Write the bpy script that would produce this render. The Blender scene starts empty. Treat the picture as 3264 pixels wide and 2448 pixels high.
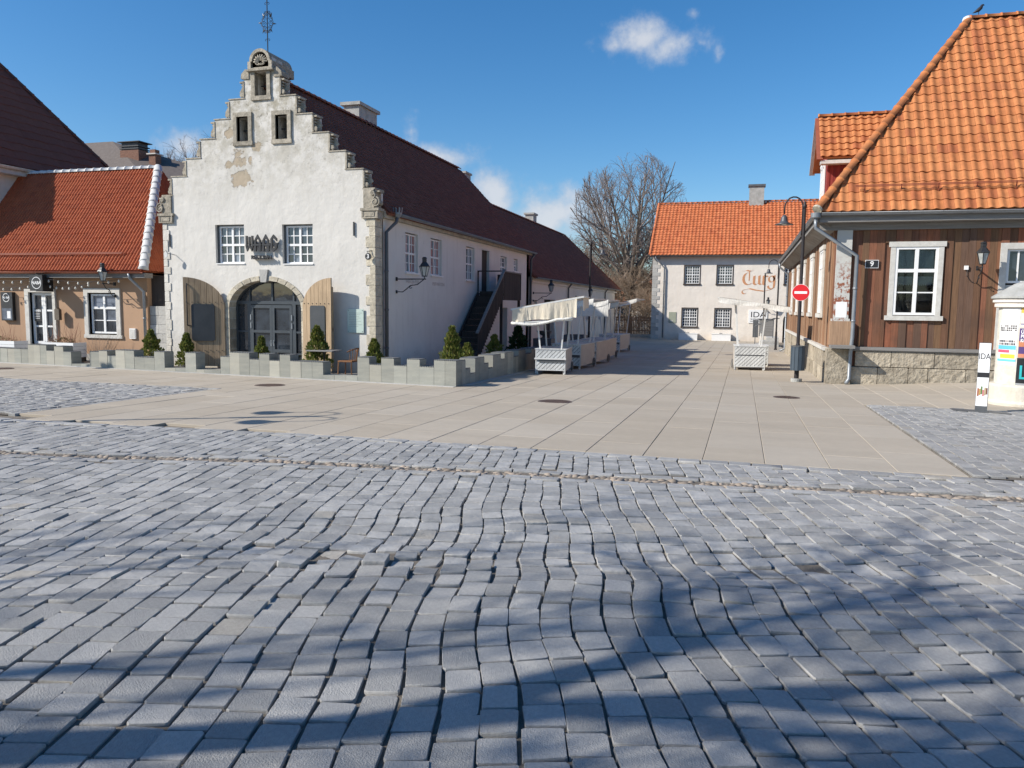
import bpy, bmesh, math, random
import numpy as np
from mathutils import Vector, Matrix, Quaternion
from mathutils.geometry import tessellate_polygon
random.seed(7); rng = np.random.default_rng(11)
sc = bpy.context.scene
R = math.radians
# ---------------------------------------------------------------- camera
PITCH, ROLL, YAW = R(5.75), R(0.7), R(16.6)
fw = Vector((-math.sin(YAW)*math.cos(PITCH), math.cos(YAW)*math.cos(PITCH), -math.sin(PITCH)))
r0 = Vector((math.cos(YAW), math.sin(YAW), 0)); u0 = r0.cross(fw)
rt = r0*math.cos(ROLL)+u0*math.sin(ROLL); up = u0*math.cos(ROLL)-r0*math.sin(ROLL)
cam = bpy.data.objects.new('camera', bpy.data.cameras.new('camera'))
sc.collection.objects.link(cam)
cam.matrix_world = Matrix(((rt.x, up.x, -fw.x, 0), (rt.y, up.y, -fw.y, 0), (rt.z, up.z, -fw.z, 1.7), (0, 0, 0, 1)))
cam.data.sensor_width = 36; cam.data.lens = 27.02
cam.data.clip_start = 0.05; cam.data.clip_end = 3000
sc.camera = cam
# ---------------------------------------------------------------- sky
SUN = Vector((-0.695, -0.452, 0.559)).normalized()          # towards the sun
world = bpy.data.worlds.new('World'); sc.world = world; world.use_nodes = True
wn, wl = world.node_tree.nodes, world.node_tree.links
bg = wn['Background']; bg.inputs['Strength'].default_value = 0.09
sky = wn.new('ShaderNodeTexSky'); sky.sky_type = 'NISHITA'; sky.sun_disc = False
sky.sun_elevation = math.asin(SUN.z); sky.sun_rotation = math.atan2(SUN.x, SUN.y)
sky.altitude = 0; sky.air_density = 1.0; sky.dust_density = 0.5; sky.ozone_density = 4.0
hs = wn.new('ShaderNodeHueSaturation'); hs.inputs['Saturation'].default_value = 1.28; hs.inputs['Value'].default_value = 1.22; wl.new(sky.outputs[0], hs.inputs['Color'])
def sky_clouds():
    tc = wn.new('ShaderNodeTexCoord'); gen = tc.outputs['Generated']
    def m(op, a, b=None, c=None):
        n = wn.new('ShaderNodeMath'); n.operation = op
        for i, v in enumerate((a, b, c)):
            if v is None: continue
            if isinstance(v, (int, float)): n.inputs[i].default_value = v
            else: wl.new(v, n.inputs[i])
        return n.outputs[0]
    nz = wn.new('ShaderNodeTexNoise'); nz.inputs['Scale'].default_value = 24; nz.inputs['Detail'].default_value = 5; nz.inputs['Roughness'].default_value = .6
    wl.new(gen, nz.inputs['Vector'])
    # azimuth (deg, right of +Y), elevation, half width, half height (deg), thinness
    cl = [(-9.5, 18.0, 1.5, 1.1, .25), (-7.5, 18.4, 2.7, 1.35, -.1), (-5.6, 17.9, 2.2, 1.1, .0), (-3.6, 17.9, 1.3, .6, .55), (-2.4, 17.0, .6, 1.1, .62), (-4.2, 19.7, 1.1, .9, .68),
          (-24.1, 12.3, 1.0, 1.6, .4), (-22.2, 10.6, 2.4, 1.0, -.1), (-18.1, 8.1, 1.7, 1.8, -.2), (-13.4, 6.7, 2.8, 1.7, -.25), (-39.3, 10.3, 2.0, 1.4, .05),
          (60, 12, 4, 1.5, .1), (120, 9, 5, 2, .1), (-160, 12, 4, 1.8, .1), (-85, 9, 4, 1.8, .1)]
    tot = None
    for az, el, a, b, thin in cl:
        A, E_ = R(az), R(el)
        d = Vector((math.sin(A)*math.cos(E_), math.cos(A)*math.cos(E_), math.sin(E_)))
        mp = wn.new('ShaderNodeMapping'); mp.vector_type = 'TEXTURE'
        t = Vector((math.cos(A), -math.sin(A), 0)); u = t.cross(d)
        rm = Matrix(((t.x, d.x, u.x), (t.y, d.y, u.y), (t.z, d.z, u.z)))
        mp.inputs['Location'].default_value = d; mp.inputs['Rotation'].default_value = rm.to_euler('XYZ'); mp.inputs['Scale'].default_value = (R(a), R(a), R(b))
        wl.new(gen, mp.inputs[0])
        ln = wn.new('ShaderNodeVectorMath'); ln.operation = 'LENGTH'; wl.new(mp.outputs[0], ln.inputs[0])
        v = m('ADD', ln.outputs['Value'], thin)
        tot = v if tot is None else m('SMOOTH_MIN', tot, v, .25)
    nf = m('SUBTRACT', nz.outputs['Fac'], .5)
    den = m('MULTIPLY_ADD', nf, 2.5, m('SUBTRACT', 1.05, tot))
    mr = wn.new('ShaderNodeMapRange'); mr.interpolation_type = 'SMOOTHSTEP'; mr.inputs[1].default_value = -.25; mr.inputs[2].default_value = 1.05; mr.inputs[4].default_value = .86
    wl.new(den, mr.inputs[0])
    cr = wn.new('ShaderNodeMix'); cr.data_type = 'RGBA'; cr.clamp_factor = True
    cr.inputs[6].default_value = (4.0, 4.6, 5.6, 1); cr.inputs[7].default_value = (6.0, 6.2, 6.6, 1)
    wl.new(m('MULTIPLY_ADD', den, .8, .1), cr.inputs[0])
    mx = wn.new('ShaderNodeMix'); mx.data_type = 'RGBA'
    wl.new(mr.outputs[0], mx.inputs[0]); wl.new(hs.outputs[0], mx.inputs[6]); wl.new(cr.outputs[2], mx.inputs[7])
    wl.new(mx.outputs[2], bg.inputs['Color'])
sky_clouds()
# ---------------------------------------------------------------- sun and exposure
sl = bpy.data.lights.new('sun', 'SUN'); sl.energy = 4.8; sl.angle = R(0.53); sl.color = (1, .94, .85)
so = bpy.data.objects.new('sun', sl); sc.collection.objects.link(so)
so.rotation_euler = (-SUN).to_track_quat('-Z', 'Y').to_euler(); so.location = (-20, -20, 30)
vs = sc.view_settings; vs.view_transform = 'Standard'; vs.look = 'None'; vs.exposure = 0.4; vs.gamma = 1; vs.use_curve_mapping = False
# ================================================================ helpers
COL = sc.collection
ORG = {}
def put(o, parent=None, org=None):
    COL.objects.link(o)
    if parent: o.parent = parent
    return o
def tag(o, label=None, cat=None, group=None, kind=None):
    if label: o['label'] = label
    if cat: o['category'] = cat
    if group: o['group'] = group
    if kind: o['kind'] = kind
    return o
def thing(name, loc, label, cat, group=None):
    o = bpy.data.objects.new(name, None); o.empty_display_size = .2; COL.objects.link(o)
    o.location = loc; ORG[o.name] = Vector(loc)
    return tag(o, label, cat, group)
def org_of(o):
    return ORG.get(o.name, Vector((0, 0, 0))) if o else Vector((0, 0, 0))
def ground_plane(y):
    if y < 26: return -0.0175*y
    t = min(y, 70)-26
    return -0.455-0.0175*t+0.5*0.0175/44*t*t
def sst(a, b, x):
    t = max(0., min(1., (x-a)/(b-a))); return t*t*(3-2*t)
def G(x, y):
    z = ground_plane(y)
    z += .2*sst(2.6, 7, x)*sst(17, 24, y)*(1-sst(30,45,y))
    return z
class MB:
    def __init__(s): s.v = []; s.f = []
    def add(s, vs_, fs):
        n = len(s.v); s.v += [tuple(p) for p in vs_]; s.f += [tuple(i+n for i in f) for f in fs]; return s
    def box(s, x0, x1, y0, y1, z0, z1):
        return s.add([(x0,y0,z0),(x1,y0,z0),(x1,y1,z0),(x0,y1,z0),(x0,y0,z1),(x1,y0,z1),(x1,y1,z1),(x0,y1,z1)],
                     [(0,3,2,1),(4,5,6,7),(0,1,5,4),(1,2,6,5),(2,3,7,6),(3,0,4,7)])
    def cbox(s, x0, x1, y0, y1, z0, z1, c=.01):                      # box with chamfered edges on top and sides
        v = []
        for z, i in ((z0, 0), (z1-c, 0), (z1, c)):
            for (x, y) in ((x0+i, y0+i), (x1-i, y0+i), (x1-i, y1-i), (x0+i, y1-i)): v.append((x, y, z))
        f = [(0,3,2,1), (8,9,10,11)]
        for k in (0, 4):
            for j in range(4): f.append((k+j, k+(j+1) % 4, k+4+(j+1) % 4, k+4+j))
        return s.add(v, f)
    def obox(s, o, a, b, c):                                        # origin corner and three edge vectors
        o, a, b, c = Vector(o), Vector(a), Vector(b), Vector(c)
        if a.cross(b).dot(c) < 0: a, b = b, a
        return s.add([o, o+a, o+a+b, o+b, o+c, o+a+c, o+a+b+c, o+b+c],
                     [(0,3,2,1),(4,5,6,7),(0,1,5,4),(1,2,6,5),(2,3,7,6),(3,0,4,7)])
    def beam(s, p, q, w, h, upv=(0,0,1)):
        p, q = Vector(p), Vector(q); d = q-p; u_ = Vector(upv); sdir = d.cross(u_)
        if sdir.length < 1e-6: sdir = d.cross(Vector((1,0,0)))
        sdir.normalize(); n = sdir.cross(d).normalized()
        return s.obox(p-sdir*w/2-n*h/2, d, sdir*w, n*h)
    def tube(s, pts, rad, n=8, cap=True, closed=False):
        pts = [Vector(p) for p in pts]; m_ = len(pts)
        if not isinstance(rad, (list, tuple)): rad = [rad]*m_
        base = len(s.v); prev = None
        for i, p in enumerate(pts):
            if closed: d = pts[(i+1) % m_]-pts[i-1]
            else: d = pts[min(i+1, m_-1)]-pts[max(i-1, 0)]
            d.normalize()
            if prev is None:
                a = Vector((0,0,1)) if abs(d.z) < .9 else Vector((1,0,0))
                u_ = d.cross(a).normalized()
            else:
                u_ = (prev-d*prev.dot(d))
                u_ = u_.normalized() if u_.length > 1e-6 else d.orthogonal().normalized()
            prev = u_; w = d.cross(u_)
            for k in range(n):
                t = 2*math.pi*k/n
                s.v.append(tuple(p+(u_*math.cos(t)+w*math.sin(t))*rad[i]))
        for i in range(m_ if closed else m_-1):
            j = (i+1) % m_
            for k in range(n):
                s.f.append((base+i*n+k, base+i*n+(k+1) % n, base+j*n+(k+1) % n, base+j*n+k))
        if cap and not closed:
            s.f.append(tuple(base+k for k in range(n))[::-1]); s.f.append(tuple(base+(m_-1)*n+k for k in range(n)))
        return s
    def lathe(s, prof, cx=0, cy=0, n=24, z0=0):                     # profile list of (r, z)
        base = len(s.v)
        for r, z in prof:
            for k in range(n):
                t = 2*math.pi*k/n; s.v.append((cx+r*math.cos(t), cy+r*math.sin(t), z0+z))
        for i in range(len(prof)-1):
            for k in range(n):
                s.f.append((base+i*n+k, base+i*n+(k+1) % n, base+(i+1)*n+(k+1) % n, base+(i+1)*n+k))
        s.f.append(tuple(base+k for k in range(n))[::-1]); s.f.append(tuple(base+(len(prof)-1)*n+k for k in range(n)))
        return s
    def poly(s, loops, o, u, v, nrm, th):                           # 2-D loops (first outer, rest holes) extruded by th against nrm
        o, u, v, nrm = Vector(o), Vector(u), Vector(v), Vector(nrm)
        L = [[Vector((a, b, 0)) for a, b in lp] for lp in loops]
        tri = tessellate_polygon(L); flat = [p for lp in L for p in lp]; n = len(flat); base = len(s.v)
        for k in (0, 1):
            for p in flat: s.v.append(tuple(o+u*p.x+v*p.y-nrm*(th*k)))
        flip = u.cross(v).dot(nrm) < 0
        for t in tri:
            a, b, c = flat[t[0]], flat[t[1]], flat[t[2]]
            ccw = (b-a).cross(c-a).z > 0
            tt = t if ccw != flip else (t[0], t[2], t[1])
            s.f.append(tuple(base+i for i in tt)); s.f.append(tuple(base+n+i for i in tt)[::-1])
        k = 0
        for li, lp in enumerate(L):
            m_ = len(lp); area = sum(lp[i].x*lp[(i+1) % m_].y-lp[(i+1) % m_].x*lp[i].y for i in range(m_))
            outw = (area > 0) == (li == 0)
            for i in range(m_):
                a, b = base+k+i, base+k+(i+1) % m_
                q = (a, a+n, b+n, b) if outw != flip else (a, b, b+n, a+n)
                s.f.append(q)
            k += m_
        return s
    def build(s, name, mat_, parent=None, smooth=False, world_=True):
        me = bpy.data.meshes.new(name)
        o = org_of(parent) if world_ else Vector((0, 0, 0))
        v = np.array(s.v, dtype=np.float64).reshape(-1, 3)-np.array(o)
        me.from_pydata(v.tolist(), [], s.f)
        if smooth: me.polygons.foreach_set('use_smooth', [True]*len(me.polygons))
        ob = bpy.data.objects.new(name, me)
        if mat_: me.materials.append(mat_)
        put(ob, parent); ORG[ob.name] = Vector(o) if world_ else org_of(parent)
        return ob
def inst(name, me, mtx, parent):
    ob = bpy.data.objects.new(name, me); COL.objects.link(ob); ob.parent = parent
    ob.matrix_local = mtx; return ob
def copy_tree(o, parent=None):
    c = o.copy(); COL.objects.link(c); c.parent = parent
    for ch in list(o.children): copy_tree(ch, c)
    return c
# ---------------------------------------------------------------- materials
def rgb(h):
    h = h.lstrip('#'); c = [int(h[i:i+2], 16)/255 for i in (0, 2, 4)]
    return tuple((x/12.92 if x <= .04045 else ((x+.055)/1.055)**2.4) for x in c)
class NT:
    def __init__(s, name):
        s.m = bpy.data.materials.new(name); s.m.use_nodes = True
        s.n = s.m.node_tree.nodes; s.l = s.m.node_tree.links; s.b = s.n['Principled BSDF']
        s.tc = s.n.new('ShaderNodeTexCoord')
    def set(s, i, v):
        if hasattr(v, 'is_linked') or hasattr(v, 'links'): s.l.new(v, i)
        elif isinstance(v, tuple) and len(v) == 3 and i.type == 'RGBA': i.default_value = (*v, 1)
        else: i.default_value = v
    def noise(s, scale, detail=5, rough=.6, vec=None, stretch=None, dist=0):
        t = s.n.new('ShaderNodeTexNoise'); t.inputs['Scale'].default_value = scale; t.inputs['Detail'].default_value = detail; t.inputs['Roughness'].default_value = rough
        t.inputs['Distortion'].default_value = dist
        v = vec or s.tc.outputs['Object']
        if stretch:
            mp = s.n.new('ShaderNodeMapping'); mp.inputs['Scale'].default_value = stretch; s.l.new(v, mp.inputs[0]); v = mp.outputs[0]
        s.l.new(v, t.inputs['Vector']); return t.outputs['Fac']
    def vor(s, scale, feat='F1', stretch=None, rand=1.0):
        t = s.n.new('ShaderNodeTexVoronoi'); t.inputs['Scale'].default_value = scale; t.feature = feat; t.inputs['Randomness'].default_value = rand
        v = s.tc.outputs['Object']
        if stretch:
            mp = s.n.new('ShaderNodeMapping'); mp.inputs['Scale'].default_value = stretch; s.l.new(v, mp.inputs[0]); v = mp.outputs[0]
        s.l.new(v, t.inputs['Vector']); return t
    def ramp(s, f, a, b, lo=0., hi=1.):
        t = s.n.new('ShaderNodeMapRange'); t.inputs[1].default_value = a; t.inputs[2].default_value = b; t.inputs[3].default_value = lo; t.inputs[4].default_value = hi
        s.l.new(f, t.inputs[0]); return t.outputs[0]
    def mix(s, f, a, b, mode='MIX'):
        t = s.n.new('ShaderNodeMix'); t.data_type = 'RGBA'; t.blend_type = mode
        s.set(t.inputs[0], f); s.set(t.inputs[6], a); s.set(t.inputs[7], b); return t.outputs[2]
    def math(s, op, a, b=0.):
        t = s.n.new('ShaderNodeMath'); t.operation = op; s.set(t.inputs[0], a); s.set(t.inputs[1], b); return t.outputs[0]
    def rand(s):                                                     # a value of its own for each piece
        g = s.n.new('ShaderNodeNewGeometry'); o = s.n.new('ShaderNodeObjectInfo')
        return s.math('FRACT', s.math('ADD', g.outputs['Random Per Island'], o.outputs['Random']))
    def scl(s, c, f):                                                # multiply a colour by a factor
        t = s.n.new('ShaderNodeVectorMath'); t.operation = 'SCALE'; s.set(t.inputs[0], c); s.set(t.inputs['Scale'], f); return t.outputs[0]
    def bump(s, h, dist=.01, strength=1., prev=None):
        t = s.n.new('ShaderNodeBump'); t.inputs['Strength'].default_value = strength; t.inputs['Distance'].default_value = dist
        s.l.new(h, t.inputs['Height'])
        if prev: s.l.new(prev, t.inputs['Normal'])
        s.l.new(t.outputs[0], s.b.inputs['Normal']); return t.outputs[0]
    def done(s, col, rough=.8, spec=.3, metal=0.):
        s.set(s.b.inputs['Base Color'], col); s.set(s.b.inputs['Roughness'], rough); s.b.inputs['Specular IOR Level'].default_value = spec; s.b.inputs['Metallic'].default_value = metal
        return s.m
def pm(name, c1, c2=None, scale=3., rough=.8, bump=.0, bscale=40., isl=0., stretch=None, spec=.3, metal=0., detail=5):
    t = NT(name); c2 = c2 or c1
    col = t.mix(t.ramp(t.noise(scale, detail, .65, stretch=stretch), .3, .7), c1, c2)
    if isl: col = t.scl(col, t.ramp(t.rand(), 0, 1, 1-isl, 1+isl))
    if bump: t.bump(t.noise(bscale, 4, .6, stretch=stretch), bump)
    return t.done(col, rough, spec, metal)
# ================================================================ materials in use
def mat_plaster(name, base, dirt, peel=None, bumpd=.012):
    t = NT(name)
    n1 = t.noise(.8, 6, .6); n2 = t.noise(4.5, 8, .65)
    col = t.mix(t.ramp(n1, .35, .7), base, tuple(c*.9 for c in base))
    spots = t.ramp(t.noise(3.2, 9, .72), .62, .70)
    spots2 = t.math('MULTIPLY', spots, t.ramp(t.noise(.55, 3, .5), .42, .58))
    col = t.mix(spots2, col, dirt)
    h = t.math('ADD', t.math('MULTIPLY', n2, .5), t.math('MULTIPLY', t.noise(1.6, 5, .55), .9))
    if peel:                                                        # bare patches where the whitewash has come off: (x, z, rx, rz)
        sx = t.n.new('ShaderNodeSeparateXYZ'); t.l.new(t.tc.outputs['Object'], sx.inputs[0])
        tot = None
        for (x, z, rx, rz) in peel:
            a = t.math('MULTIPLY', t.math('SUBTRACT', sx.outputs[0], x), 1/rx); b = t.math('MULTIPLY', t.math('SUBTRACT', sx.outputs[2], z), 1/rz)
            r2 = t.math('ADD', t.math('MULTIPLY', a, a), t.math('MULTIPLY', b, b))
            tot = r2 if tot is None else t.math('MINIMUM', tot, r2)
        e = t.math('ADD', t.math('SUBTRACT', 1.0, tot), t.math('MULTIPLY', t.math('SUBTRACT', t.noise(4.2, 8, .68), .53), 6.0))
        e = t.math('MULTIPLY', t.ramp(e, -.05, .15), t.ramp(tot, 2.2, 1.8))
        col = t.mix(e, col, t.mix(t.noise(7, 5), (.36, .29, .21), (.50, .42, .32)))
        h = t.math('SUBTRACT', h, t.math('MULTIPLY', e, .6))
        # lichen and grime that gathers on the coping of the gable steps
        up_ = t.ramp(sx.outputs[2], 4.9, 8.2)
        gr = t.math('MULTIPLY', t.ramp(t.noise(1.9, 9, .72), .42, .57), up_)
        col = t.mix(t.math('MULTIPLY', gr, .85), col, (.30, .27, .20))
        col = t.mix(t.math('MULTIPLY', t.ramp(t.noise(6.5, 9, .75), .56, .62), t.math('MULTIPLY', up_, .8)), col, (.16, .145, .12))
    streak = t.math('MULTIPLY', t.ramp(t.noise(2.4, 7, .65, stretch=(2.2, 2.2, .16)), .54, .72), .30)
    col = t.mix(streak, col, dirt)
    col = t.mix(t.math('MULTIPLY', t.ramp(t.noise(16, 6, .7), .66, .72), .35), col, dirt)
    sz = t.n.new('ShaderNodeSeparateXYZ'); t.l.new(t.tc.outputs['Object'], sz.inputs[0])
    splash = t.math('MULTIPLY', t.ramp(t.math('ADD', sz.outputs[2], t.math('MULTIPLY', t.noise(1.7, 7, .7), 1.2)), 1.25, .55), .55)
    col = t.mix(splash, col, tuple(c*.8 for c in dirt))
    t.bump(h, bumpd*3.2, .75)
    return t.done(col, .9, .15)
def mat_tile(name, a, b, c, isl=.22, dark=.0):
    t = NT(name); r = t.rand()
    col = t.mix(t.ramp(r, .0, .6), a, b); col = t.mix(t.ramp(r, .72, 1.), col, c)
    col = t.scl(col, t.ramp(t.noise(5, 6, .65), .2, .8, 1-isl, 1+isl))
    col = t.mix(t.math('MULTIPLY', t.ramp(t.noise(11, 8, .72), .6, .75), .5), col, tuple(x*.45 for x in a))
    t.bump(t.noise(60, 4), .004)
    return t.done(col, t.ramp(t.noise(9, 3), .3, .7, .65, .88), .18)
def mat_wood(name, cols, vert='z', rough=.85):
    t = NT(name); r = t.rand()
    st = {'z': (9, 9, .45), 'x': (.45, 9, 9), 'y': (9, .45, 9)}[vert]
    n = len(cols); col = cols[0]
    for i in range(1, n): col = t.mix(t.ramp(r, (i-.35)/n, (i+.35)/n), col, cols[i])
    g = t.noise(3.0, 8, .7, stretch=st); g2 = t.noise(.9, 5, .6)
    col = t.scl(col, t.ramp(g, .25, .75, .62, 1.35))
    col = t.mix(t.math('MULTIPLY', t.ramp(g2, .5, .68), .55), col, tuple(c*.55+.01 for c in cols[-1]))
    t.bump(g, .006)
    return t.done(col, rough, .2)
def mat_sett():
    t = NT('granite_sett'); r = t.rand()
    col = t.mix(t.ramp(r, .1, .9), (.27, .267, .257), (.39, .382, .364))
    col = t.mix(t.ramp(r, .975, .985), col, (.36, .335, .29))
    col = t.scl(col, t.ramp(t.noise(7, 5, .6), .25, .75, .80, 1.15))
    col = t.mix(t.math('MULTIPLY', t.ramp(t.noise(3.1, 6, .7), .58, .70), .35), col, (.24, .21, .17))
    col = t.scl(col, t.ramp(t.noise(190, 2, .6), .3, .7, .93, 1.07))
    t.bump(t.noise(150, 3, .6), .002, .6, t.bump(t.noise(22, 5, .6), .012, .7))
    return t.done(col, t.ramp(t.noise(12, 4), .3, .7, .52, .72), .4)
def mat_slab():
    t = NT('paving_slab'); r = t.rand()
    col = t.mix(t.ramp(r, 0, 1), (.378, .326, .256), (.413, .364, .295))
    col = t.scl(col, t.ramp(t.noise(.55, 5, .6, stretch=(.5, 2.2, 1)), .3, .7, .93, 1.07))
    col = t.scl(col, t.ramp(t.noise(7, 6, .7), .25, .75, .95, 1.05))
    col = t.mix(t.math('MULTIPLY', t.ramp(t.noise(2.3, 8, .7, stretch=(.45, 1.6, 1)), .665, .74), .42), col, (.20, .175, .15))
    col = t.mix(t.math('MULTIPLY', t.ramp(t.noise(1.1, 6, .7, stretch=(.6, 1.6, 1)), .66, .74), .4), col, (.52, .5, .47))
    v = t.vor(9, 'F1'); col = t.mix(t.math('MULTIPLY', t.ramp(v.outputs['Distance'], .035, .02), .55), col, (.13, .115, .1))
    t.bump(t.noise(70, 4), .003)
    return t.done(col, .82, .3)
M = {}
M['sett'] = mat_sett()
M['slab'] = mat_slab()
M['joint'] = pm('joint_sand', (.115, .10, .082), (.19, .165, .135), 9, .95, .01, 60)
M['pjoint'] = pm('slab_joint_sand', (.17, .145, .115), (.24, .21, .17), 9, .95, .01, 60)
M['ground'] = pm('packed_ground', (.16, .15, .13), (.24, .22, .19), 2, .95, .01, 30)
M['pebble'] = pm('river_pebble', (.33, .27, .215), (.22, .185, .15), 6, .8, .004, 60, isl=.35)
M['iron'] = pm('cast_iron', (.06, .045, .04), (.11, .07, .055), 12, .6, .004, 60)
M['black'] = pm('black_paint', (.018, .018, .02), (.03, .03, .032), 6, .45, .001, 60, spec=.5)
M['white'] = pm('white_paint', (.74, .74, .73), (.80, .80, .79), 4, .55, .001, 50)
M['zinc'] = pm('zinc_sheet', (.20, .22, .24), (.28, .30, .32), 3, .42, .001, 30, metal=.35, spec=.5)
M['dzinc'] = pm('dark_zinc', (.075, .08, .085), (.11, .115, .12), 3, .5, .001, 30, spec=.5)
M['stone'] = pm('weathered_limestone', (.46, .41, .33), (.21, .19, .15), 7, .9, .02, 18, isl=.14, detail=9)
M['quoin'] = pm('quoin_limestone', (.62, .56, .44), (.36, .32, .25), 5, .9, .02, 16, isl=.18, detail=9)
M['greystone'] = pm('grey_limestone', (.47, .46, .43), (.36, .35, .33), 3, .9, .015, 18, isl=.15, detail=8)
M['waag'] = mat_plaster('whitewashed_plaster', (.645, .62, .572), (.43, .40, .35), peel=[(-.88, 6.50, .24, .27), (-.80, 5.88, .40, .27), (-1.25, 6.35, .16, .12), (-.45, 6.45, .08, .13), (-.22, 6.85, .22, .14), (-1.2, 7.3, .16, .2)])
M['waagside'] = mat_plaster('side_plaster', (.72, .695, .65), (.46, .43, .39), bumpd=.006)
M['naba'] = mat_plaster('ochre_render', (.42, .275, .18), (.34, .21, .135), bumpd=.003)
M['turg'] = mat_plaster('cream_plaster', (.74, .68, .605), (.62, .52, .41), bumpd=.014)
def mat_glass(name, c=(.02, .024, .028), spec=.6, rough=.04):
    t = NT(name); t.bump(t.noise(2.2, 2), .004, .35); return t.done(t.mix(t.ramp(t.noise(1.3, 4), .4, .62), c, tuple(x*2.2 for x in c)), rough, spec)
M['glass'] = mat_glass('window_glass', (.02, .026, .034), 1.); M['glassb'] = mat_glass('window_glass_sky_tint', (.085, .10, .125), 1.); M['glassr'] = mat_glass('window_glass_drapes', (.16, .06, .055))  # glassb: blue sky reflection put into the pane colour
M['clear'] = NT('clear_pane').m
def clear_glass(m):
    n, l = m.node_tree.nodes, m.node_tree.links; b = n['Principled BSDF']
    tr = n.new('ShaderNodeBsdfTransparent'); tr.inputs[0].default_value = (.82, .86, .85, 1); gl = n.new('ShaderNodeBsdfGlossy'); gl.inputs['Roughness'].default_value = .02
    fr = n.new('ShaderNodeFresnel'); fr.inputs[0].default_value = 1.5; mx = n.new('ShaderNodeMixShader')
    l.new(fr.outputs[0], mx.inputs[0]); l.new(tr.outputs[0], mx.inputs[1]); l.new(gl.outputs[0], mx.inputs[2]); l.new(mx.outputs[0], n['Material Output'].inputs[0]); n.remove(b)
clear_glass(M['clear'])
# ================================================================ ground
def grid_sheet(name, xs, ys, zf, mat_, parent=None):
    mb = MB(); nx = len(xs)
    for y in ys:
        for x in xs: mb.v.append((x, y, zf(x, y)))
    for j in range(len(ys)-1):
        for i in range(nx-1): mb.f.append((j*nx+i, j*nx+i+1, (j+1)*nx+i+1, (j+1)*nx+i))
    return mb.build(name, mat_, parent, True)
xs = [-900, -300, -120, -60] + list(np.arange(-34, 16.1, 1.0)) + [30, 60, 120, 300, 900]
ys = [-600, -200, -80, -40, -20, -10, -4] + list(np.arange(0, 40, 1.0)) + [42, 46, 50, 55, 60, 65, 70, 80, 100, 140, 220, 400, 900]
tag(grid_sheet('ground', xs, ys, lambda x, y: G(x, y)-.12, M['ground']), kind='structure')
# --- the lie of the old street: a swell and ruts pressed into the setts
def und(x, y):
    f = 1-sst(6.6, 8.1, y)
    d = y-4.55-.10*x                                                # crest across the street
    z = .034*math.exp(-(d/.55)**2)*sst(-4.5, -1.5, x)*(1-sst(1.2, 2.6, x))
    z -= .034*math.exp(-((y-5.6-.06*x)/.5)**2)*sst(-4, -1, x)*(1-sst(1, 2.4, x))
    z += .011*math.sin(1.9*x+.7*y)+.009*math.sin(2.7*y-1.1*x+1)
    z += .022*max(0, 4.2-y)
    return z*f
def road(x, y): return ground_plane(y)+und(x, y)
def rubble_y(x): return 8.33+.119*(x-.17)-.35*sst(-4,-9,x)            # line of the pebble channel
def slab_edge(x): return 9.75-.08*sst(-5, -11, x)*6*.9
# sett shapes: eight alike pieces with chipped, slightly rounded outlines, unit size
def sett_mesh(k):
    r = random.Random(100+k); n = 8; out = []
    for (x, y) in ((-.5, -.5), (.5, -.5), (.5, .5), (-.5, .5)):
        c = r.uniform(.02, .07)
        if (x < 0) == (y < 0): out += [(x+(0), y-math.copysign(c, y)), (x-math.copysign(c, x), y)]
        else: out += [(x-math.copysign(c, x), y), (x, y-math.copysign(c, y))]
    out = [(x+r.uniform(-.025, .025), y+r.uniform(-.025, .025)) for x, y in out]
    v = []
    for z, s_ in ((-1.0, .97), (-.16, 1.0), (-.045, .993), (0, .968)):
        for (x, y) in out: v.append((x*s_, y*s_, z+(r.uniform(-.05, .05) if -.5 < z < -.1 else r.uniform(-.012, .012) if z > -.1 else 0)))
    v.append((0, 0, .012)); f = []
    for k2 in range(3):
        for j in range(n): f.append((k2*n+j, k2*n+(j+1) % n, (k2+1)*n+(j+1) % n, (k2+1)*n+j))
    for j in range(n): f.append((3*n+j, 3*n+(j+1) % n, 4*n))
    return np.array(v), f
SV = [sett_mesh(k) for k in range(10)]
SME = []
for v_, f_ in SV:
    me = bpy.data.meshes.new('sett'); me.from_pydata(v_.tolist(), [], f_); me.materials.append(M['sett'])
    me.polygons.foreach_set('use_smooth', [True]*len(me.polygons)); SME.append(me)
    try: me.set_sharp_from_angle(angle=R(38))
    except Exception: pass
CAMP = Vector((0, 0, 1.7))
def inview(p, mx=1.06):
    d = Vector(p)-CAMP; z = d.dot(fw)
    if z < .2: return False
    return abs(d.dot(rt)/z) < .666*mx and abs(d.dot(up)/z) < .5*mx
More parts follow.
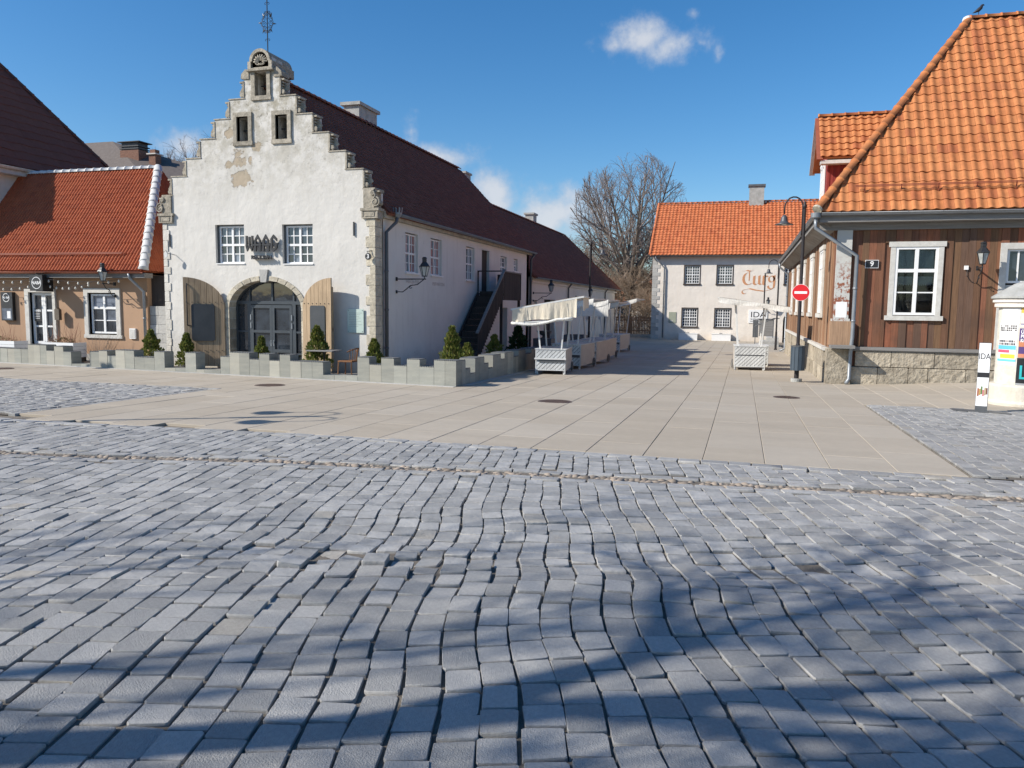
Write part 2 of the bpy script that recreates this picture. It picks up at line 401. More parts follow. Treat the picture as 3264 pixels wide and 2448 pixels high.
def lay_setts(parent, items, nparts, hf, stuff_name='setts'):
    """items: (x, y, width, length, angle). The nearest in view become parts, the rest one joined part."""
    rows = []
    for (x, y, w, l, a) in items:
        dis = math.exp(-((x+2.5)**2/1.6+(y-5.0-.12*x)**2/.45))+.5*math.exp(-((x-.2)**2/.5+(y-5.6)**2/.3)); j = random.gauss(0, .0035+.011*dis); e = .06
        gx = (hf(x+e, y)-hf(x-e, y))/(2*e); gy = (hf(x, y+e)-hf(x, y-e))/(2*e)
        nrm = Vector((-gx+random.gauss(0, .009+.045*dis), -gy+random.gauss(0, .009+.045*dis), 1)).normalized(); w *= 1-.05*dis; l *= 1-.07*dis; a += random.gauss(0, .05*dis)
        xa = Vector((math.cos(a), math.sin(a), 0)); xa = (xa-nrm*xa.dot(nrm)).normalized(); ya = nrm.cross(xa)
        flip = random.choice((1, -1))
        mt = Matrix(((xa.x*w*flip, ya.x*l*flip, nrm.x*.085, x), (xa.y*w*flip, ya.y*l*flip, nrm.y*.085, y), (xa.z*w*flip, ya.z*l*flip, nrm.z*.085, hf(x, y)+j), (0, 0, 0, 1)))
        rows.append((mt, random.randrange(10), inview((x, y, hf(x, y))), (x*x+y*y)))
    rows.sort(key=lambda q: (not q[2], q[3]))
    o = org_of(parent); T = Matrix.Translation(-o)
    for mt, k, iv, d in rows[:nparts]: inst('sett', SME[k], T @ mt, parent)
    V, F, n = [], [], 0
    for mt, k, iv, d in rows[nparts:]:
        v, f = SV[k]; m3 = np.array(mt.to_3x3()); V.append(v @ m3.T+np.array(mt.translation)); F += [tuple(i+n for i in q) for q in f]; n += len(v)
    if V:
        mb = MB(); mb.v = np.concatenate(V).tolist(); mb.f = F
        ob = mb.build(stuff_name, M['sett'], parent, True); tag(ob, kind='stuff')
        try: ob.data.set_sharp_from_angle(angle=R(38))
        except Exception: pass
def sett_rows(ang, umin, umax, vmin, vmax, keep, w=.169, gap=.0115, lr=(.165, .25), warp=None):
    """columns of setts running away along direction ang (from +Y, clockwise positive)"""
    out = []; ca, sa = math.cos(ang), math.sin(ang)
    u = umin
    while u < umax:
        cw = w*random.uniform(.96, 1.05); v = vmin-random.uniform(0, .25); off = random.gauss(0, .0015)
        while v < vmax:
            l = random.uniform(*lr)
            cu, cv = u+cw/2+random.gauss(0, .0035)+off, v+l/2
            du = warp(cu, cv) if warp else 0.
            da = (warp(cu, cv+.1)-warp(cu, cv-.1))/.2 if warp else 0.
            x = (cu+du)*ca+cv*sa; y = -(cu+du)*sa+cv*ca
            if keep(x, y): out.append((x, y, cw-gap*.2, l-gap*.2, -ang-math.atan(da)+random.gauss(0, .018)))
            v += l+gap*random.uniform(.5, 1.3)
        u += cw+gap*random.uniform(.6, 1.4)
    return out
ORG0 = Vector((0, 0, 0))
xs = np.arange(-20, 12.1, .5); ys = np.arange(-6, 9.9, .3)
cob = tag(grid_sheet('cobbled_street', xs, ys, lambda x, y: road(x, y)-.019 if y < 9.3 else ground_plane(y)-.035, M['joint']), kind='structure')
ORG[cob.name] = ORG0
def warp(u, v):
    f = sst(2.2, 3.6, v)*(1-sst(6.2, 8, v))
    return f*(.026*math.sin(2.35*v+.5*u+.4)+.014*math.sin(4.3*v-.8*u)+.03*math.exp(-((v-4.9)/.35)**2))*sst(-4.5, -1, u+.2*v)-.075*sst(4.4, 2.0, v)*(v-4.4)*.9
A0 = R(-14.5)
near = sett_rows(A0, -9.5, 8.5, -.6, 12.5, lambda x, y: y < rubble_y(x)-.24 and y > .9 and -13 < x < 8.2 and abs(x+.3*y) < 13, warp=warp)
strip = sett_rows(R(-11), -15, 8, 3, 14, lambda x, y: rubble_y(x)+.33 < y < slab_edge(x)-.27 and -16 < x < 10.5, lr=(.15, .22))
border = []
def line_row(xa, xb, yf, l, w=.14):
    x = xa
    while x < xb:
        ll = random.uniform(.24, .34); a = math.atan(yf(x+.2)-yf(x)) / 1.0
        border.append((x+ll/2, yf(x+ll/2), ll, w, math.atan((yf(x+.2)-yf(x))/.2))); x += ll+.014
line_row(-14, 8, lambda x: rubble_y(x)+.23, .3); line_row(-14, 8, lambda x: rubble_y(x)-.16, .3); line_row(-14, 10, lambda x: slab_edge(x)-.12, .3, .2)
def hroad(x, y): return road(x, y)
lay_setts(cob, near+strip+border, 300, hroad)
# pebbles in the channel
def pebbles():
    mb = MB(); r = random.Random(3)
    ico = bmesh.new(); bmesh.ops.create_icosphere(ico, subdivisions=1, radius=1)
    iv = [v.co.copy() for v in ico.verts]; iff = [[v.index for v in f.verts] for f in ico.faces]; ico.free()
    x = -11.5
    while x < 5:
        for k in range(4):
            y = rubble_y(x)+.035+r.uniform(-.125, .125); s_ = r.uniform(.028, .06); a = r.uniform(0, 3.1); ca, sa = math.cos(a), math.sin(a)
            sx, sy, sz = s_*r.uniform(1, 1.7), s_, s_*r.uniform(.5, .8); z = road(x, y)-.042+r.uniform(0, .014)
            mb.add([(x+(p.x*sx*ca-p.y*sy*sa), y+(p.x*sx*sa+p.y*sy*ca), z+p.z*sz) for p in iv], iff)
        x += .062
    return mb
tag(pebbles().build('pebbles', M['pebble'], cob, True), kind='stuff')
# --- side areas of setts
def sett_patch(name, x0, x1, y0, y1, nparts, ang=0):
    o = grid_sheet(name, list(np.arange(x0, x1+.01, .8)), list(np.arange(y0, y1+.01, .5)), lambda x, y: G(x, y)-.028, M['joint']); tag(o, kind='structure'); ORG[o.name] = ORG0
    it = sett_rows(ang, x0+.185, x1-.2, y0+.02, y1-.2, lambda x, y: x0+.2 < x < x1-.24 and y0+.1 < y < y1-.24, lr=(.15, .21), gap=.012)
    for k in range(int((y1-y0)/.26)):                                # border row along the slabs
        yy = y0+.13+k*.26; xb = x0+.09 if x0 > 0 else x1-.09; it.append((xb, yy, .16, .245, random.gauss(0, .01)))
    for k in range(int((x1-x0)/.26)): it.append((x0+.2+k*.26, y1-.09, .245, .16, random.gauss(0, .01)))
    lay_setts(o, it, nparts, lambda x, y: G(x, y))
sett_patch('sett_area_right', 2.62, 13.8, 9.9, 18.0, 200)
sett_patch('sett_area_left', -24.5, -11.5, 9.75, 14.95, 60)
# --- plaza slabs
plaza = tag(grid_sheet('plaza', list(np.arange(-30, 14, 2.0)), [9.2, 9.6, 10]+list(np.arange(11, 72, 1.0)), lambda x, y: G(x, y)-.045, M['pjoint']), kind='structure'); ORG[plaza.name] = ORG0
def slabs():
    P = []; W_ = .742; x = -26.0-.0; X0 = -0.41-W_*40
    i = 0
    while X0+i*W_ < 13:
        xa = X0+i*W_; y = 9.0+(i % 2)*.55+random.uniform(0, .3)
        while y < 68:
            l = 1.48 if y < 40 else 2.2
            xb, yb = xa+W_, y+l; xm = (xa+xb)/2
            pieces = [(xa, xb, y, yb)]
            q = []
            for (a, b, c, d) in pieces:
                lo = max(c, slab_edge((a+b)/2)-.01)
                if a < -11.5 and lo < 14.97:                          # left sett area
                    if b > -11.49: q += [(-11.49, b, lo, min(d, 14.97))] if d > lo else []
                    lo2 = max(lo, 14.97); q.append((a, b, lo2, d))
                elif b > 2.6 and lo < 18.02:
                    if a < 2.59: q.append((a, 2.59, lo, min(d, 18.02)))
                    q.append((a, b, max(lo, 18.02), d))
                else: q.append((a, b, lo, d))
            for (a, b, c, d) in q:
                if d-c < .1 or b-a < .08: continue
                xm, ym = (a+b)/2, (c+d)/2
                if xm < -10.6 and ym > 21.2: continue
                if xm > 2.6 and ym > 24: continue
                if ym > 64.3 and xm > -7.3: continue
                P.append((a, b, c, d, inview((xm, ym, G(xm, ym)), 1.1), xm*xm+ym*ym))
            y += l
        i += 1
    P.sort(key=lambda p: (not p[4], p[5]))
    def slab(mb, a, b, c, d):
        g = .0024; j = random.gauss(0, .0012); v = []
        for ins, dz in ((0, -.06), (0, -.006), (.006, 0)):
            for (x, y) in ((a+g+ins, c+g*.6+ins), (b-g-ins, c+g*.6+ins), (b-g-ins, d-g*.6-ins), (a+g+ins, d-g*.6-ins)): v.append((x, y, G(x, y)+dz+j))
        f = [(8, 9, 10, 11)]
        for k in (0, 4):
            for q in range(4): f.append((k+q, k+(q+1) % 4, k+4+(q+1) % 4, k+4+q))
        mb.add(v, f)
    for p in P[:300]:
        mb = MB(); slab(mb, *p[:4]); mb.build('slab', M['slab'], plaza)
    mb = MB()
    for p in P[300:]: slab(mb, *p[:4])
    tag(mb.build('slabs', M['slab'], plaza), kind='stuff')
slabs()
# manhole covers
for (x, y, r_, lb) in ((-3.71, 15.6, .36, 'round rusty manhole cover in the paving right of the stepped planter corner'), (-11.0, 16.2, .36, 'round iron manhole cover in front of the arched door planter'),
                   (1.05, 18.9, .3, 'small round manhole cover near the no entry sign post'), (-20.9, 17.3, .36, 'iron manhole cover before the tan shop, right one of two'), (-22.6,17.4,.3, 'iron manhole cover before the tan shop, left one of two')):
    z = G(x, y)
    t = thing('manhole_cover', (x, y, z), lb, 'manhole cover', 'manhole covers in the plaza')
    MB().lathe([(r_, -.02), (r_, .004), (r_-.035, .006), (r_-.04, .003)], x, y, 28, z).build('frame', M['iron'], t)
    mb = MB().lathe([(r_-.045, -.02), (r_-.045, .005), (.01, .006)], x, y, 28, z)
    for k in range(-3, 4):
        w = math.sqrt(max(.01, (r_-.08)**2-(k*.08)**2)); mb.box(x-w, x+w, y+k*.08-.015, y+k*.08+.015, z+.004, z+.010)
    mb.build('lid', M['iron'], t)
# ================================================================ building helpers
Z = Vector((0, 0, 1))
def rect(x0, x1, z0, z1): return [(x0, z0), (x1, z0), (x1, z1), (x0, z1)]
def window(root, o, u, n, w, h, cols, rows, mats, label=None, fr=.06, mun=.022, mull=None, split=None, depth=.05, sill=None, glass=None, trim=None, name='window', jut=.0):
    """o: lower left corner on the pane plane, u: across, n: outward. cols/rows: panes; mull: columns after which a wide post stands; split: rows after which a wide bar runs"""
    o, u, n = Vector(o), Vector(u), Vector(n); mull = mull or []; split = split or []
    mb = MB(); fd = depth
    def bar(a0, a1, b0, b1, d): mb.obox(o+u*a0+Z*b0-n*.02, u*(a1-a0), Z*(b1-b0), n*(d+.02))
    bar(0, w, 0, fr, fd); bar(0, w, h-fr, h, fd); bar(0, fr, fr, h-fr, fd); bar(w-fr, w, fr, h-fr, fd)
    wide = fr*1.35
    iw = w-2*fr-len(mull)*(wide-mun)-(cols-1)*mun; ih = h-2*fr-len(split)*(wide-mun)-(rows-1)*mun
    pw, ph = iw/cols, ih/rows
    xs_, x = [], fr
    for c in range(cols):
        xs_.append((x, x+pw)); x += pw
        if c < cols-1:
            t = wide if (c+1) in mull else mun
            bar(x, x+t, fr, h-fr, fd*(.95 if t == wide else .6)); x += t
    zs_, z = [], fr
    for r in range(rows):
        zs_.append((z, z+ph)); z += ph
        if r < rows-1:
            t = wide if (r+1) in split else mun
            bar(fr, w-fr, z, z+t, fd*(.93 if t == wide else .57)); z += t
    win = mb.build(name, mats, root)
    if label: win['label'] = label
    g = glass or M['glass']; gl = g if isinstance(g, list) else [g]
    for (a0, a1) in xs_:
        for (b0, b1) in zs_:
            MB().obox(o+u*(a0-.004)+Z*(b0-.004)-n*.012, u*(a1-a0+.008), Z*(b1-b0+.008), n*.016).build('pane', random.choice(gl), win)
    if sill:
        so_, sh, sd = sill
        MB().obox(o-u*so_-Z*sh-n*.02, u*(w+2*so_), Z*sh, n*(sd+.02)).build('sill', mats, win)
    if trim:
        tw, td, tm = trim
        m2 = MB()
        m2.obox(o-u*tw-Z*.02, u*tw, Z*(h+.02), n*td); m2.obox(o+u*w-Z*.02, u*tw, Z*(h+.02), n*td)
        m2.obox(o-u*(tw+.05)+Z*h, u*(w+2*tw+.10), Z*(tw*1.1), n*(td+.015)); m2.obox(o-u*(tw+.07)-Z*(.02+tw), u*(w+2*tw+.14), Z*tw, n*(td+.04))
        m2.build('trim', tm, win)
    return win
def tile_profile(kind):
    if kind == 'pan':   return [(0, .0), (.12, .028), (.28, .044), (.44, .032), (.62, .006), (.8, -.005), (1.0, .01)]
    if kind == 'double': return [(0, 0), (.10, .022), (.22, .05), (.34, .045), (.42, .012), (.5, 0), (.60, .022), (.72, .05), (.84, .045), (.92, .012), (1., 0)]
    return [(0, 0), (.5, .01), (1., 0)]
def tile_roof(root, name, mat_, o, u, v, n, ulen, vlen, tw, tl, prof='pan', lo=None, hi=None, nparts=0, lift=.045, sag=None, vpts=None):
    """tiles laid on the plane o + u*a + v*b; lo/hi(b): limits of a at height b; vpts(b): extra normal offset"""
    o, u, v, n = Vector(o), Vector(u), Vector(v), Vector(n)
    pr = tile_profile(prof); k = len(pr)
    A = lo or (lambda b: 0.); B = hi or (lambda b: ulen)
    off = vpts or (lambda b: 0.)
    T = []
    nr = int(math.ceil(vlen/tl)); nc = int(math.ceil(ulen/tw))
    for r in range(nr):
        b0 = r*tl; b1 = min(vlen, b0+tl*1.12)
        if b1-b0 < .04: continue
        for c in range(-1, nc+1):
            a0 = c*tw
            bm = (b0+b1)/2; L0, H0 = min(A(b0), A(b1)), max(B(b0), B(b1))
            if a0+tw*.85 < L0 or a0+tw*.15 > H0: continue
            V = []; jz = random.gauss(0, .003); sk = random.gauss(0, .004)
            for (b, ln) in ((b0, lift), (b1, .006)):
                for (f, h) in pr:
                    a = a0+f*tw*1.02+(sk if b == b0 else 0); a = min(max(a, A(b)), B(b))
                    V.append(o+u*a+v*b+n*(h*tw/.25*1.0+ln+jz+off(b)))
            for i in range(k): V.append(V[i]-n*.03+v*.004)
            V += [p.copy() for p in V[:k]]
            F = [(i, i+1, k+i+1, k+i) for i in range(k-1)]+[(2*k+i, 2*k+i+1, 3*k+i+1, 3*k+i) for i in range(k-1)]
            cen = sum(V[:2*k], Vector())/(2*k)
            if (V[k-1]-V[0]).length < .02 and (V[2*k-1]-V[k]).length < .02: continue
            T.append((not inview(cen), (cen-CAMP).length, V, F))
    if nparts: T.sort(key=lambda t: (t[0], t[1]))
    for t in T[:nparts]:
        mb = MB(); mb.add(t[2], t[3]); mb.build('roof_tile', mat_, root, True)
    mb = MB()
    for t in T[nparts:]: mb.add(t[2], t[3])
    if mb.v:
        ob = mb.build(name, mat_, root, True); tag(ob, kind='stuff')
    return T
def ridge_caps(root, p, q, mat_, r=.11, l=.36, up_=Z, name='ridge_tile'):
    p, q = Vector(p), Vector(q); d = q-p; L = d.length; d.normalize(); n = int(L/l); l = L/n
    s_ = d.cross(up_).normalized(); w = s_.cross(d).normalized()
    for i in range(n):
        a, b = p+d*(i*l), p+d*((i+1)*l+.03); mb = MB(); K = 7
        for (c, rr) in ((a, r*1.1), (a+d*.05, r*1.1), (a+d*.055, r*1.0), (b, r*.92)):
            for j in range(K):
                t = math.pi*j/(K-1); mb.v.append(tuple(c+s_*(math.cos(t)*rr)+w*(math.sin(t)*rr*.95)))
        for k_ in range(3):
            for j in range(K-1): mb.f.append((k_*K+j, (k_+1)*K+j, (k_+1)*K+j+1, k_*K+j+1))
        mb.f.append(tuple(range(K)))
        mb.build(name, mat_, root, True)
def gutter(root, p, q, mat_, r=.065, out=Vector((0, -1, 0)), name='gutter'):
    p, q = Vector(p), Vector(q); d = (q-p).normalized(); K = 7; mb = MB()
    for rr in (r, r*.86):
        for c in (p, q):
            for j in range(K):
                t = math.pi*j/(K-1); mb.v.append(tuple(c+out*(math.cos(t)*rr)-Z*(math.sin(t)*rr)))
    for b in (0, 2*K):
        for j in range(K-1): mb.f.append((b+j, b+K+j, b+K+j+1, b+j+1))
    mb.f += [(0, K, 3*K, 2*K), (K-1, 2*K-1, 4*K-1, 3*K-1)]
    mb.tube([p+out*r, q+out*r], .011, 5)
    L = (q-p).length; k = .5
    while k < L: mb.obox(p+d*(k-.012)+out*(-r)-Z*.0, d*.024, out*(2*r+.012), Z*.012); k += .85
    return mb.build(name, mat_, root, True)
def downpipe(root, pts, mat_, r=.045, name='downpipe'):
    mb = MB().tube(pts, r, 10)
    for i in range(len(pts)-1):
        a, b = Vector(pts[i]), Vector(pts[i+1])
        if abs((b-a).normalized().z) > .95 and (b-a).length > 1:
            n = int((b-a).length/1.1)
            for k in range(1, n+1):
                c = a+(b-a)*(k/(n+.5)); mb.tube([c-Z*.03, c+Z*.03], r*1.18, 10)
    return mb.build(name, mat_, root, True)
def text_mesh(txt, size, ext=.0, align='CENTER', spacing=1.0, bold=0.):
    cu = bpy.data.curves.new('t', 'FONT'); cu.body = txt; cu.size = size; cu.align_x = align; cu.align_y = 'CENTER'; cu.extrude = ext; cu.space_character = spacing; cu.offset = bold
    ob = bpy.data.objects.new('t', cu); COL.objects.link(ob)
    bpy.context.view_layer.update()
    me = bpy.data.meshes.new_from_object(ob.evaluated_get(bpy.context.evaluated_depsgraph_get())); bpy.data.objects.remove(ob); bpy.data.curves.remove(cu)
    return me
def text_at(name, txt, size, o, u, n, mat_, parent, ext=.004, sx=1., spacing=1., bold=0., v=None):
    me = text_mesh(txt, size, ext, spacing=spacing, bold=bold); me.name = name
    u, n = Vector(u).normalized(), Vector(n).normalized(); v = Vector(v).normalized() if v else n.cross(u)
    o = Vector(o)-org_of(parent)
    me.materials.clear(); me.materials.append(mat_)
    ob = bpy.data.objects.new(name, me); COL.objects.link(ob); ob.parent = parent
    ob.matrix_local = Matrix(((u.x*sx, v.x, n.x, o.x), (u.y*sx, v.y, n.y, o.y), (u.z*sx, v.z, n.z, o.z), (0, 0, 0, 1)))
    return ob
# materials for buildings
M['tileR'] = mat_tile('orange_pantile', (.41, .148, .056), (.47, .185, .072), (.34, .112, .048))
M['tileL'] = mat_tile('red_roof_tile', (.38, .10, .045), (.42, .115, .05), (.34, .09, .042), .14)
M['tileT'] = mat_tile('far_orange_tile', (.47, .14, .056), (.53, .175, .075), (.41, .115, .05))
M['tileD'] = mat_tile('old_dark_tile', (.165, .066, .046), (.195, .08, .055), (.22, .09, .06), .25)
M['tileB'] = mat_tile('brown_sheet_tile', (.175, .068, .048), (.185, .073, .05), (.165, .064, .046), .1)
M['tileG'] = mat_tile('grey_tile', (.10, .09, .085), (.13, .115, .105), (.16, .13, .115))
M['ridgeW'] = pm('white_ridge_tile', (.62, .62, .60), (.52, .52, .51), 5, .7, .004, 40)
M['boards'] = mat_wood('weathered_boards', [(.23, .098, .058), (.14, .075, .046), (.18, .105, .06), (.275, .10, .055), (.135, .082, .058)])
M['paleq'] = pm('limewashed_quoin', (.66, .63, .57), (.52, .49, .43), 5, .9, .015, 16, isl=.08, detail=9)
M['boardsside'] = mat_wood('side_boards', [(.24, .14, .085), (.30, .17, .10), (.20, .115, .07), (.34, .22, .14)])
M['redboard'] = mat_wood('red_boards', [(.22, .035, .03), (.25, .045, .038)])
M['greywood'] = pm('greyed_wood', (.27, .26, .245), (.17, .16, .15), 4, .85, .006, 30, stretch=(.3, 6, 6), detail=8)
M['eavewood'] = pm('soffit_wood', (.36, .33, .29), (.22, .20, .175), 3, .9, .006, 30, detail=8)
M['oldwhite'] = pm('worn_white_paint', (.62, .61, .57), (.47, .45, .41), 6, .75, .004, 40, detail=9)
M['plinth'] = pm('plinth_limestone', (.47, .415, .325), (.25, .215, .165), 4.5, .92, .07, 7, isl=.16, detail=9)
M['plank'] = mat_wood('door_planks', [(.35, .26, .17), (.37, .275, .18)])
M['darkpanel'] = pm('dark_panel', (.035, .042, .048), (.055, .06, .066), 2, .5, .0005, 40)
M['alu'] = pm('anthracite_frame', (.045, .055, .066), (.06, .07, .08), 3, .4, .0005, 30, spec=.5)
M['brownw'] = mat_wood('dark_stair_wood', [(.06, .05, .045), (.075, .062, .055)])
M['brick'] = pm('chimney_brick', (.24, .13, .09), (.17, .09, .065), 8, .9, .02, 16)
M['conc'] = pm('grey_concrete', (.42, .42, .40), (.27, .27, .25), 4, .9, .01, 30, detail=8)
# ================================================================ the weigh house with the stepped gable
WX0, WX1, WY = -18.02, -10.52, 20.9
WC = (WX0+WX1)/2
waag = thing('weigh_house', (WC, WY, -.36), 'whitewashed weigh house with stepped gable and arched entrance', 'building')
STEPS = [(3.95, 5.1), (3.50, 5.68), (2.93, 6.22), (2.38, 6.79), (1.83, 7.36), (1.28, 7.93), (.74, 8.5)]   # half width, top
def waag_house():
    F0 = Vector((WC, WY, 0)); U = Vector((1, 0, 0)); N = Vector((0, -1, 0))
    hw = 3.75
    out = [(-hw, -.6), (hw, -.6), (hw, 4.5), (hw, 4.52)]
    r_ = [(hw, 4.52)]
    prof = []
    prev = 4.52
    rp = [(hw, -.6)]
    for i, (w, t) in enumerate(STEPS):
        w = min(w, hw) if i == 0 else w-.12
        rp += [(w, prev), (w, t)]; prev = t
    rp += [(.56, prev), (.56, 8.72), (.40, 8.72), (.40, 8.95)]
    for k in range(1, 8):
        a = math.pi*k/16; rp.append((.38*math.cos(a), 8.95+.36*math.sin(a)))
    rp.append((0, 9.31))
    out = rp+[(-x, z) for x, z in reversed(rp[:-1])]
    # clean duplicates
    o2 = []
    for p in out:
        if not o2 or (abs(p[0]-o2[-1][0])+abs(p[1]-o2[-1][1])) > 1e-4: o2.append(p)
    ax0, ax1, sp, top = -1.34, 1.26, 1.55, 2.42
    ac = (ax0+ax1)/2; aw = (ax1-ax0)/2
    arch = [(ax0, -.59+.2), (ax0, sp)]
    for k in range(1, 20):
        a = math.pi*(1-k/20); arch.append((ac+aw*math.cos(a), sp+(top-sp)*math.sin(a)))
    arch += [(ax1, sp), (ax1, -.39)]
    holes = [arch[::-1], rect(-1.80, -.74, 2.92, 4.15), rect(.62, 1.68, 2.90, 4.12), rect(-.22, .19, 7.98, 8.69), rect(-.90, -.49, 6.66, 7.40), rect(.47, .88, 6.66, 7.38)]
    MB().poly([o2]+holes, F0, U, Z, N, .55).build('gable_wall', M['waag'], waag)
    # dark interior behind the niches and openings
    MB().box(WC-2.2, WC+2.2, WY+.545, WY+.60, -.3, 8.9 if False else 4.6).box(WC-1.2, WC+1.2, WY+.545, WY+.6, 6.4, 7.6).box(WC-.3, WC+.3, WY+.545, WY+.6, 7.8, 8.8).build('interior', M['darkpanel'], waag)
    # coping stones on the steps
    for i, (w, t) in enumerate(STEPS):
        wi = STEPS[i+1][0]-.12 if i < 6 else .56
        w_ = (min(w, hw) if i == 0 else w-.12)
        for s_ in (-1, 1):
            a, b = sorted((s_*(wi-.02), s_*(w_+.03)))
            MB().cbox(WC+a, WC+b, WY-.022, WY+.58, t-.004, t+.03, .01).build('coping_stone', M['stone'], waag)
            # scroll console on the outer face of each step
            x = WC+s_*w_; h = t-(STEPS[i-1][1] if i else 4.52); z0 = t-h+.045; mb = MB()
            def ob(xa, xb, ya, yb, za, zb):
                xa, xb = sorted((x+s_*xa, x+s_*xb)); mb.box(xa, xb, ya, yb, za, zb)
            big = i == 0
            ob(.0, .05, WY-.02, WY+.34, z0, t-.05)
            ob(.03, .16, WY+.0, WY+.32, t-.10, t-.052)
            if not big:
                for q in range(3): 
                    zc = t-.16-q*.085; ob(.04, .115-.012*q, WY+.02, WY+.30, zc-.02, zc+.02)
                pts = []
                for q in range(15):
                    a2 = -1.6+q*.52; rr = .075*(1-q/17); pts.append((x+s_*(.10+rr*math.cos(a2)), WY+.02, z0+.085+rr*math.sin(a2)))
                mb.tube(pts, .02, 5)
                mb.tube([(x+s_*.10, WY-.0, z0+.085), (x+s_*.10, WY+.3, z0+.085)], .062, 10)
                mb.beam((x+s_*.05, WY+.15, z0+.30), (x+s_*.17, WY+.15, z0+.12), .24, .03, (0, 1, 0))
            else:
                mb.box(*(sorted((x+s_*.0, x+s_*(-.34)))), WY-.05, WY+.02, z0-.02, t-.0)
                for (cx_, cz, r0_, sg) in ((.06, z0+.14, .15, 1), (-.02, t-.13, .075, -1)):
                    pts = []
                    for q in range(22):
                        a2 = 1.4-sg*q*.5; rr = r0_*(1-q/24); pts.append((x+s_*(cx_+rr*math.cos(a2)), WY-.07, cz+rr*math.sin(a2)))
                    mb.tube(pts, .026, 6)
                    mb.tube([(x+s_*cx_, WY-.08, cz), (x+s_*cx_, WY+.3, cz)], r0_*.5, 12)
                pts = [(x+s_*(.0+.05*math.sin(q*.5)), WY-.07, z0+.24+q*.03) for q in range(8)]; mb.tube(pts, .025, 6)
            mb.build('scroll_console', M['stone'], waag)
    # kneeler blocks under the lowest scrolls
    for s_ in (-1, 1):
        x = WC+s_*3.62; mb = MB(); mb.box(x-.25, x+.25, WY-.06, WY+.3, 4.24, 4.52); mb.box(x-.30, x+.30, WY-.09, WY+.3, 4.46, 4.54); mb.box(x-.15, x+.15, WY-.075, WY, 4.30, 4.42)
        mb.box(x-.26, x+.26, WY-.075, WY-.05, 4.24, 4.275); mb.box(x-.26, x-.22, WY-.075, WY-.05, 4.27, 4.47); mb.box(x+.22, x+.26, WY-.075, WY-.05, 4.27, 4.47)
        mb.build('kneeler_block', M['stone'], waag)
    # head of the gable: shell stone, shoulders, niche surrounds
    mb = MB(); pts = [(-.42, 8.72), (.42, 8.72), (.42, 8.98)]
    for k in range(0, 13):
        a = math.pi*k/12; pts.append((.36*math.cos(a)+.0, 8.98+.36*math.sin(a)))
    pts.append((-.42, 8.98))
    mb.poly([pts, [(p[0]*.74, 9.0+(p[1]-9.0)*.74 if p[1] > 8.98 else p[1]+.06 if p[1] < 8.8 else p[1]) for p in pts][::-1]], F0+N*.1, U, Z, N, .14)
    mb.poly([[(p[0]*1.02, p[1]) for p in pts]], F0+N*.0, U, Z, N, 1.1)
    for k in range(9):
        a = math.pi*(k+.5)/9; c = Vector((WC, WY-.05, 8.93)); d = Vector((math.cos(a), 0, math.sin(a)))
        mb.tube([c+d*.07, c+d*.16-Vector((0, .03, 0)), c+d*.25], [.014, .03, .022], 6)
    for s_ in (-1, 1): mb.tube([(WC+s_*(.05+.1*math.cos(q*.5)), WY-.07, 8.93+.055*math.sin(-q*.5)) for q in range(7)], .022, 6)
    mb.box(WC-.46, WC+.46, WY-.13, WY+.1, 8.695, 8.745)
    mb.build('shell_pediment', M['stone'], waag)
    for s_ in (-1, 1):
        MB().poly([[(s_*.44, 8.5), (s_*.72, 8.52), (s_*.70, 8.66), (s_*.55, 8.80), (s_*.44, 8.74)]], F0+N*.03, U, Z, N, .4).build('shoulder_stone', M['stone'], waag)
    for (a, b, c, d) in ((-.22, .19, 7.98, 8.69), (-.90, -.49, 6.66, 7.40), (.47, .88, 6.66, 7.38)):
        e = .125
        for q in ((a-e, b+e, d, d+e), (a-e-.02, b+e+.02, c-e, c), (a-e, a, c, d), (b, b+e, c, d)):
            MB().box(WC+q[0], WC+q[1], WY-.05, WY+.12, q[2], q[3]).build('niche_stone', M['stone'], waag)
        mb = MB(); xm = WC+(a+b)/2; mb.box(xm-.012, xm+.012, WY+.3, WY+.33, c, d); mb.box(WC+a, WC+b, WY+.29, WY+.32, (c+d)/2, (c+d)/2+.035)
        for k in range(5): mb.beam((WC+a+.1+k*.06, WY+.25, c), (WC+a+.1+k*.06, WY+.25, c+.10), .008, .008)
        mb.build('iron_bar', M['black'], waag)
    # wrought iron finial
    mb = MB(); x0, y0 = WC+.10, WY+.2; mb.tube([(x0, y0, 9.2), (x0, y0, 11.0)], .016, 6)
    def scroll(cx, cz, r, a0, sg, turns=1.6, n=20, th=.0075):
        pts = [(x0+cx+r*(1-q/(n*1.25))*math.cos(a0+sg*q/n*turns*6.283), y0, cz+r*(1-q/(n*1.25))*math.sin(a0+sg*q/n*turns*6.283)) for q in range(n)]
        mb.tube(pts, th, 4)
    for s_ in (-1, 1):
        for dz, rr, xo in ((.30, .055, .06), (.22, .075, .10), (.11, .085, .12), (-.03, .085, .12), (-.15, .075, .10), (-.25, .055, .06)):
            scroll(s_*xo, 10.16+dz, rr, 0 if s_ < 0 else math.pi, -s_)
        mb.tube([(x0, y0, 9.86), (x0+s_*.10, y0, 9.98), (x0+s_*.2, y0, 10.10), (x0+s_*.2, y0, 10.20), (x0+s_*.11, y0, 10.36), (x0, y0, 10.5)], .009, 5)
        for (ex, ez) in ((.31, 10.15+.04*s_*-1), (.16, 10.45), (.17, 9.88)):
            d = Vector((s_*ex, 0, ez-10.16)); p = Vector((x0, y0, 10.16))
            mb.tube([p+d*.62, p+d*.75, p+d*.86, p+d*1.02], [.007, .024, .016, .003], 5)
        for zc in (9.66, 10.72): scroll(s_*.05, zc, .05, math.pi if s_ > 0 else 0, -s_, .9, 12)
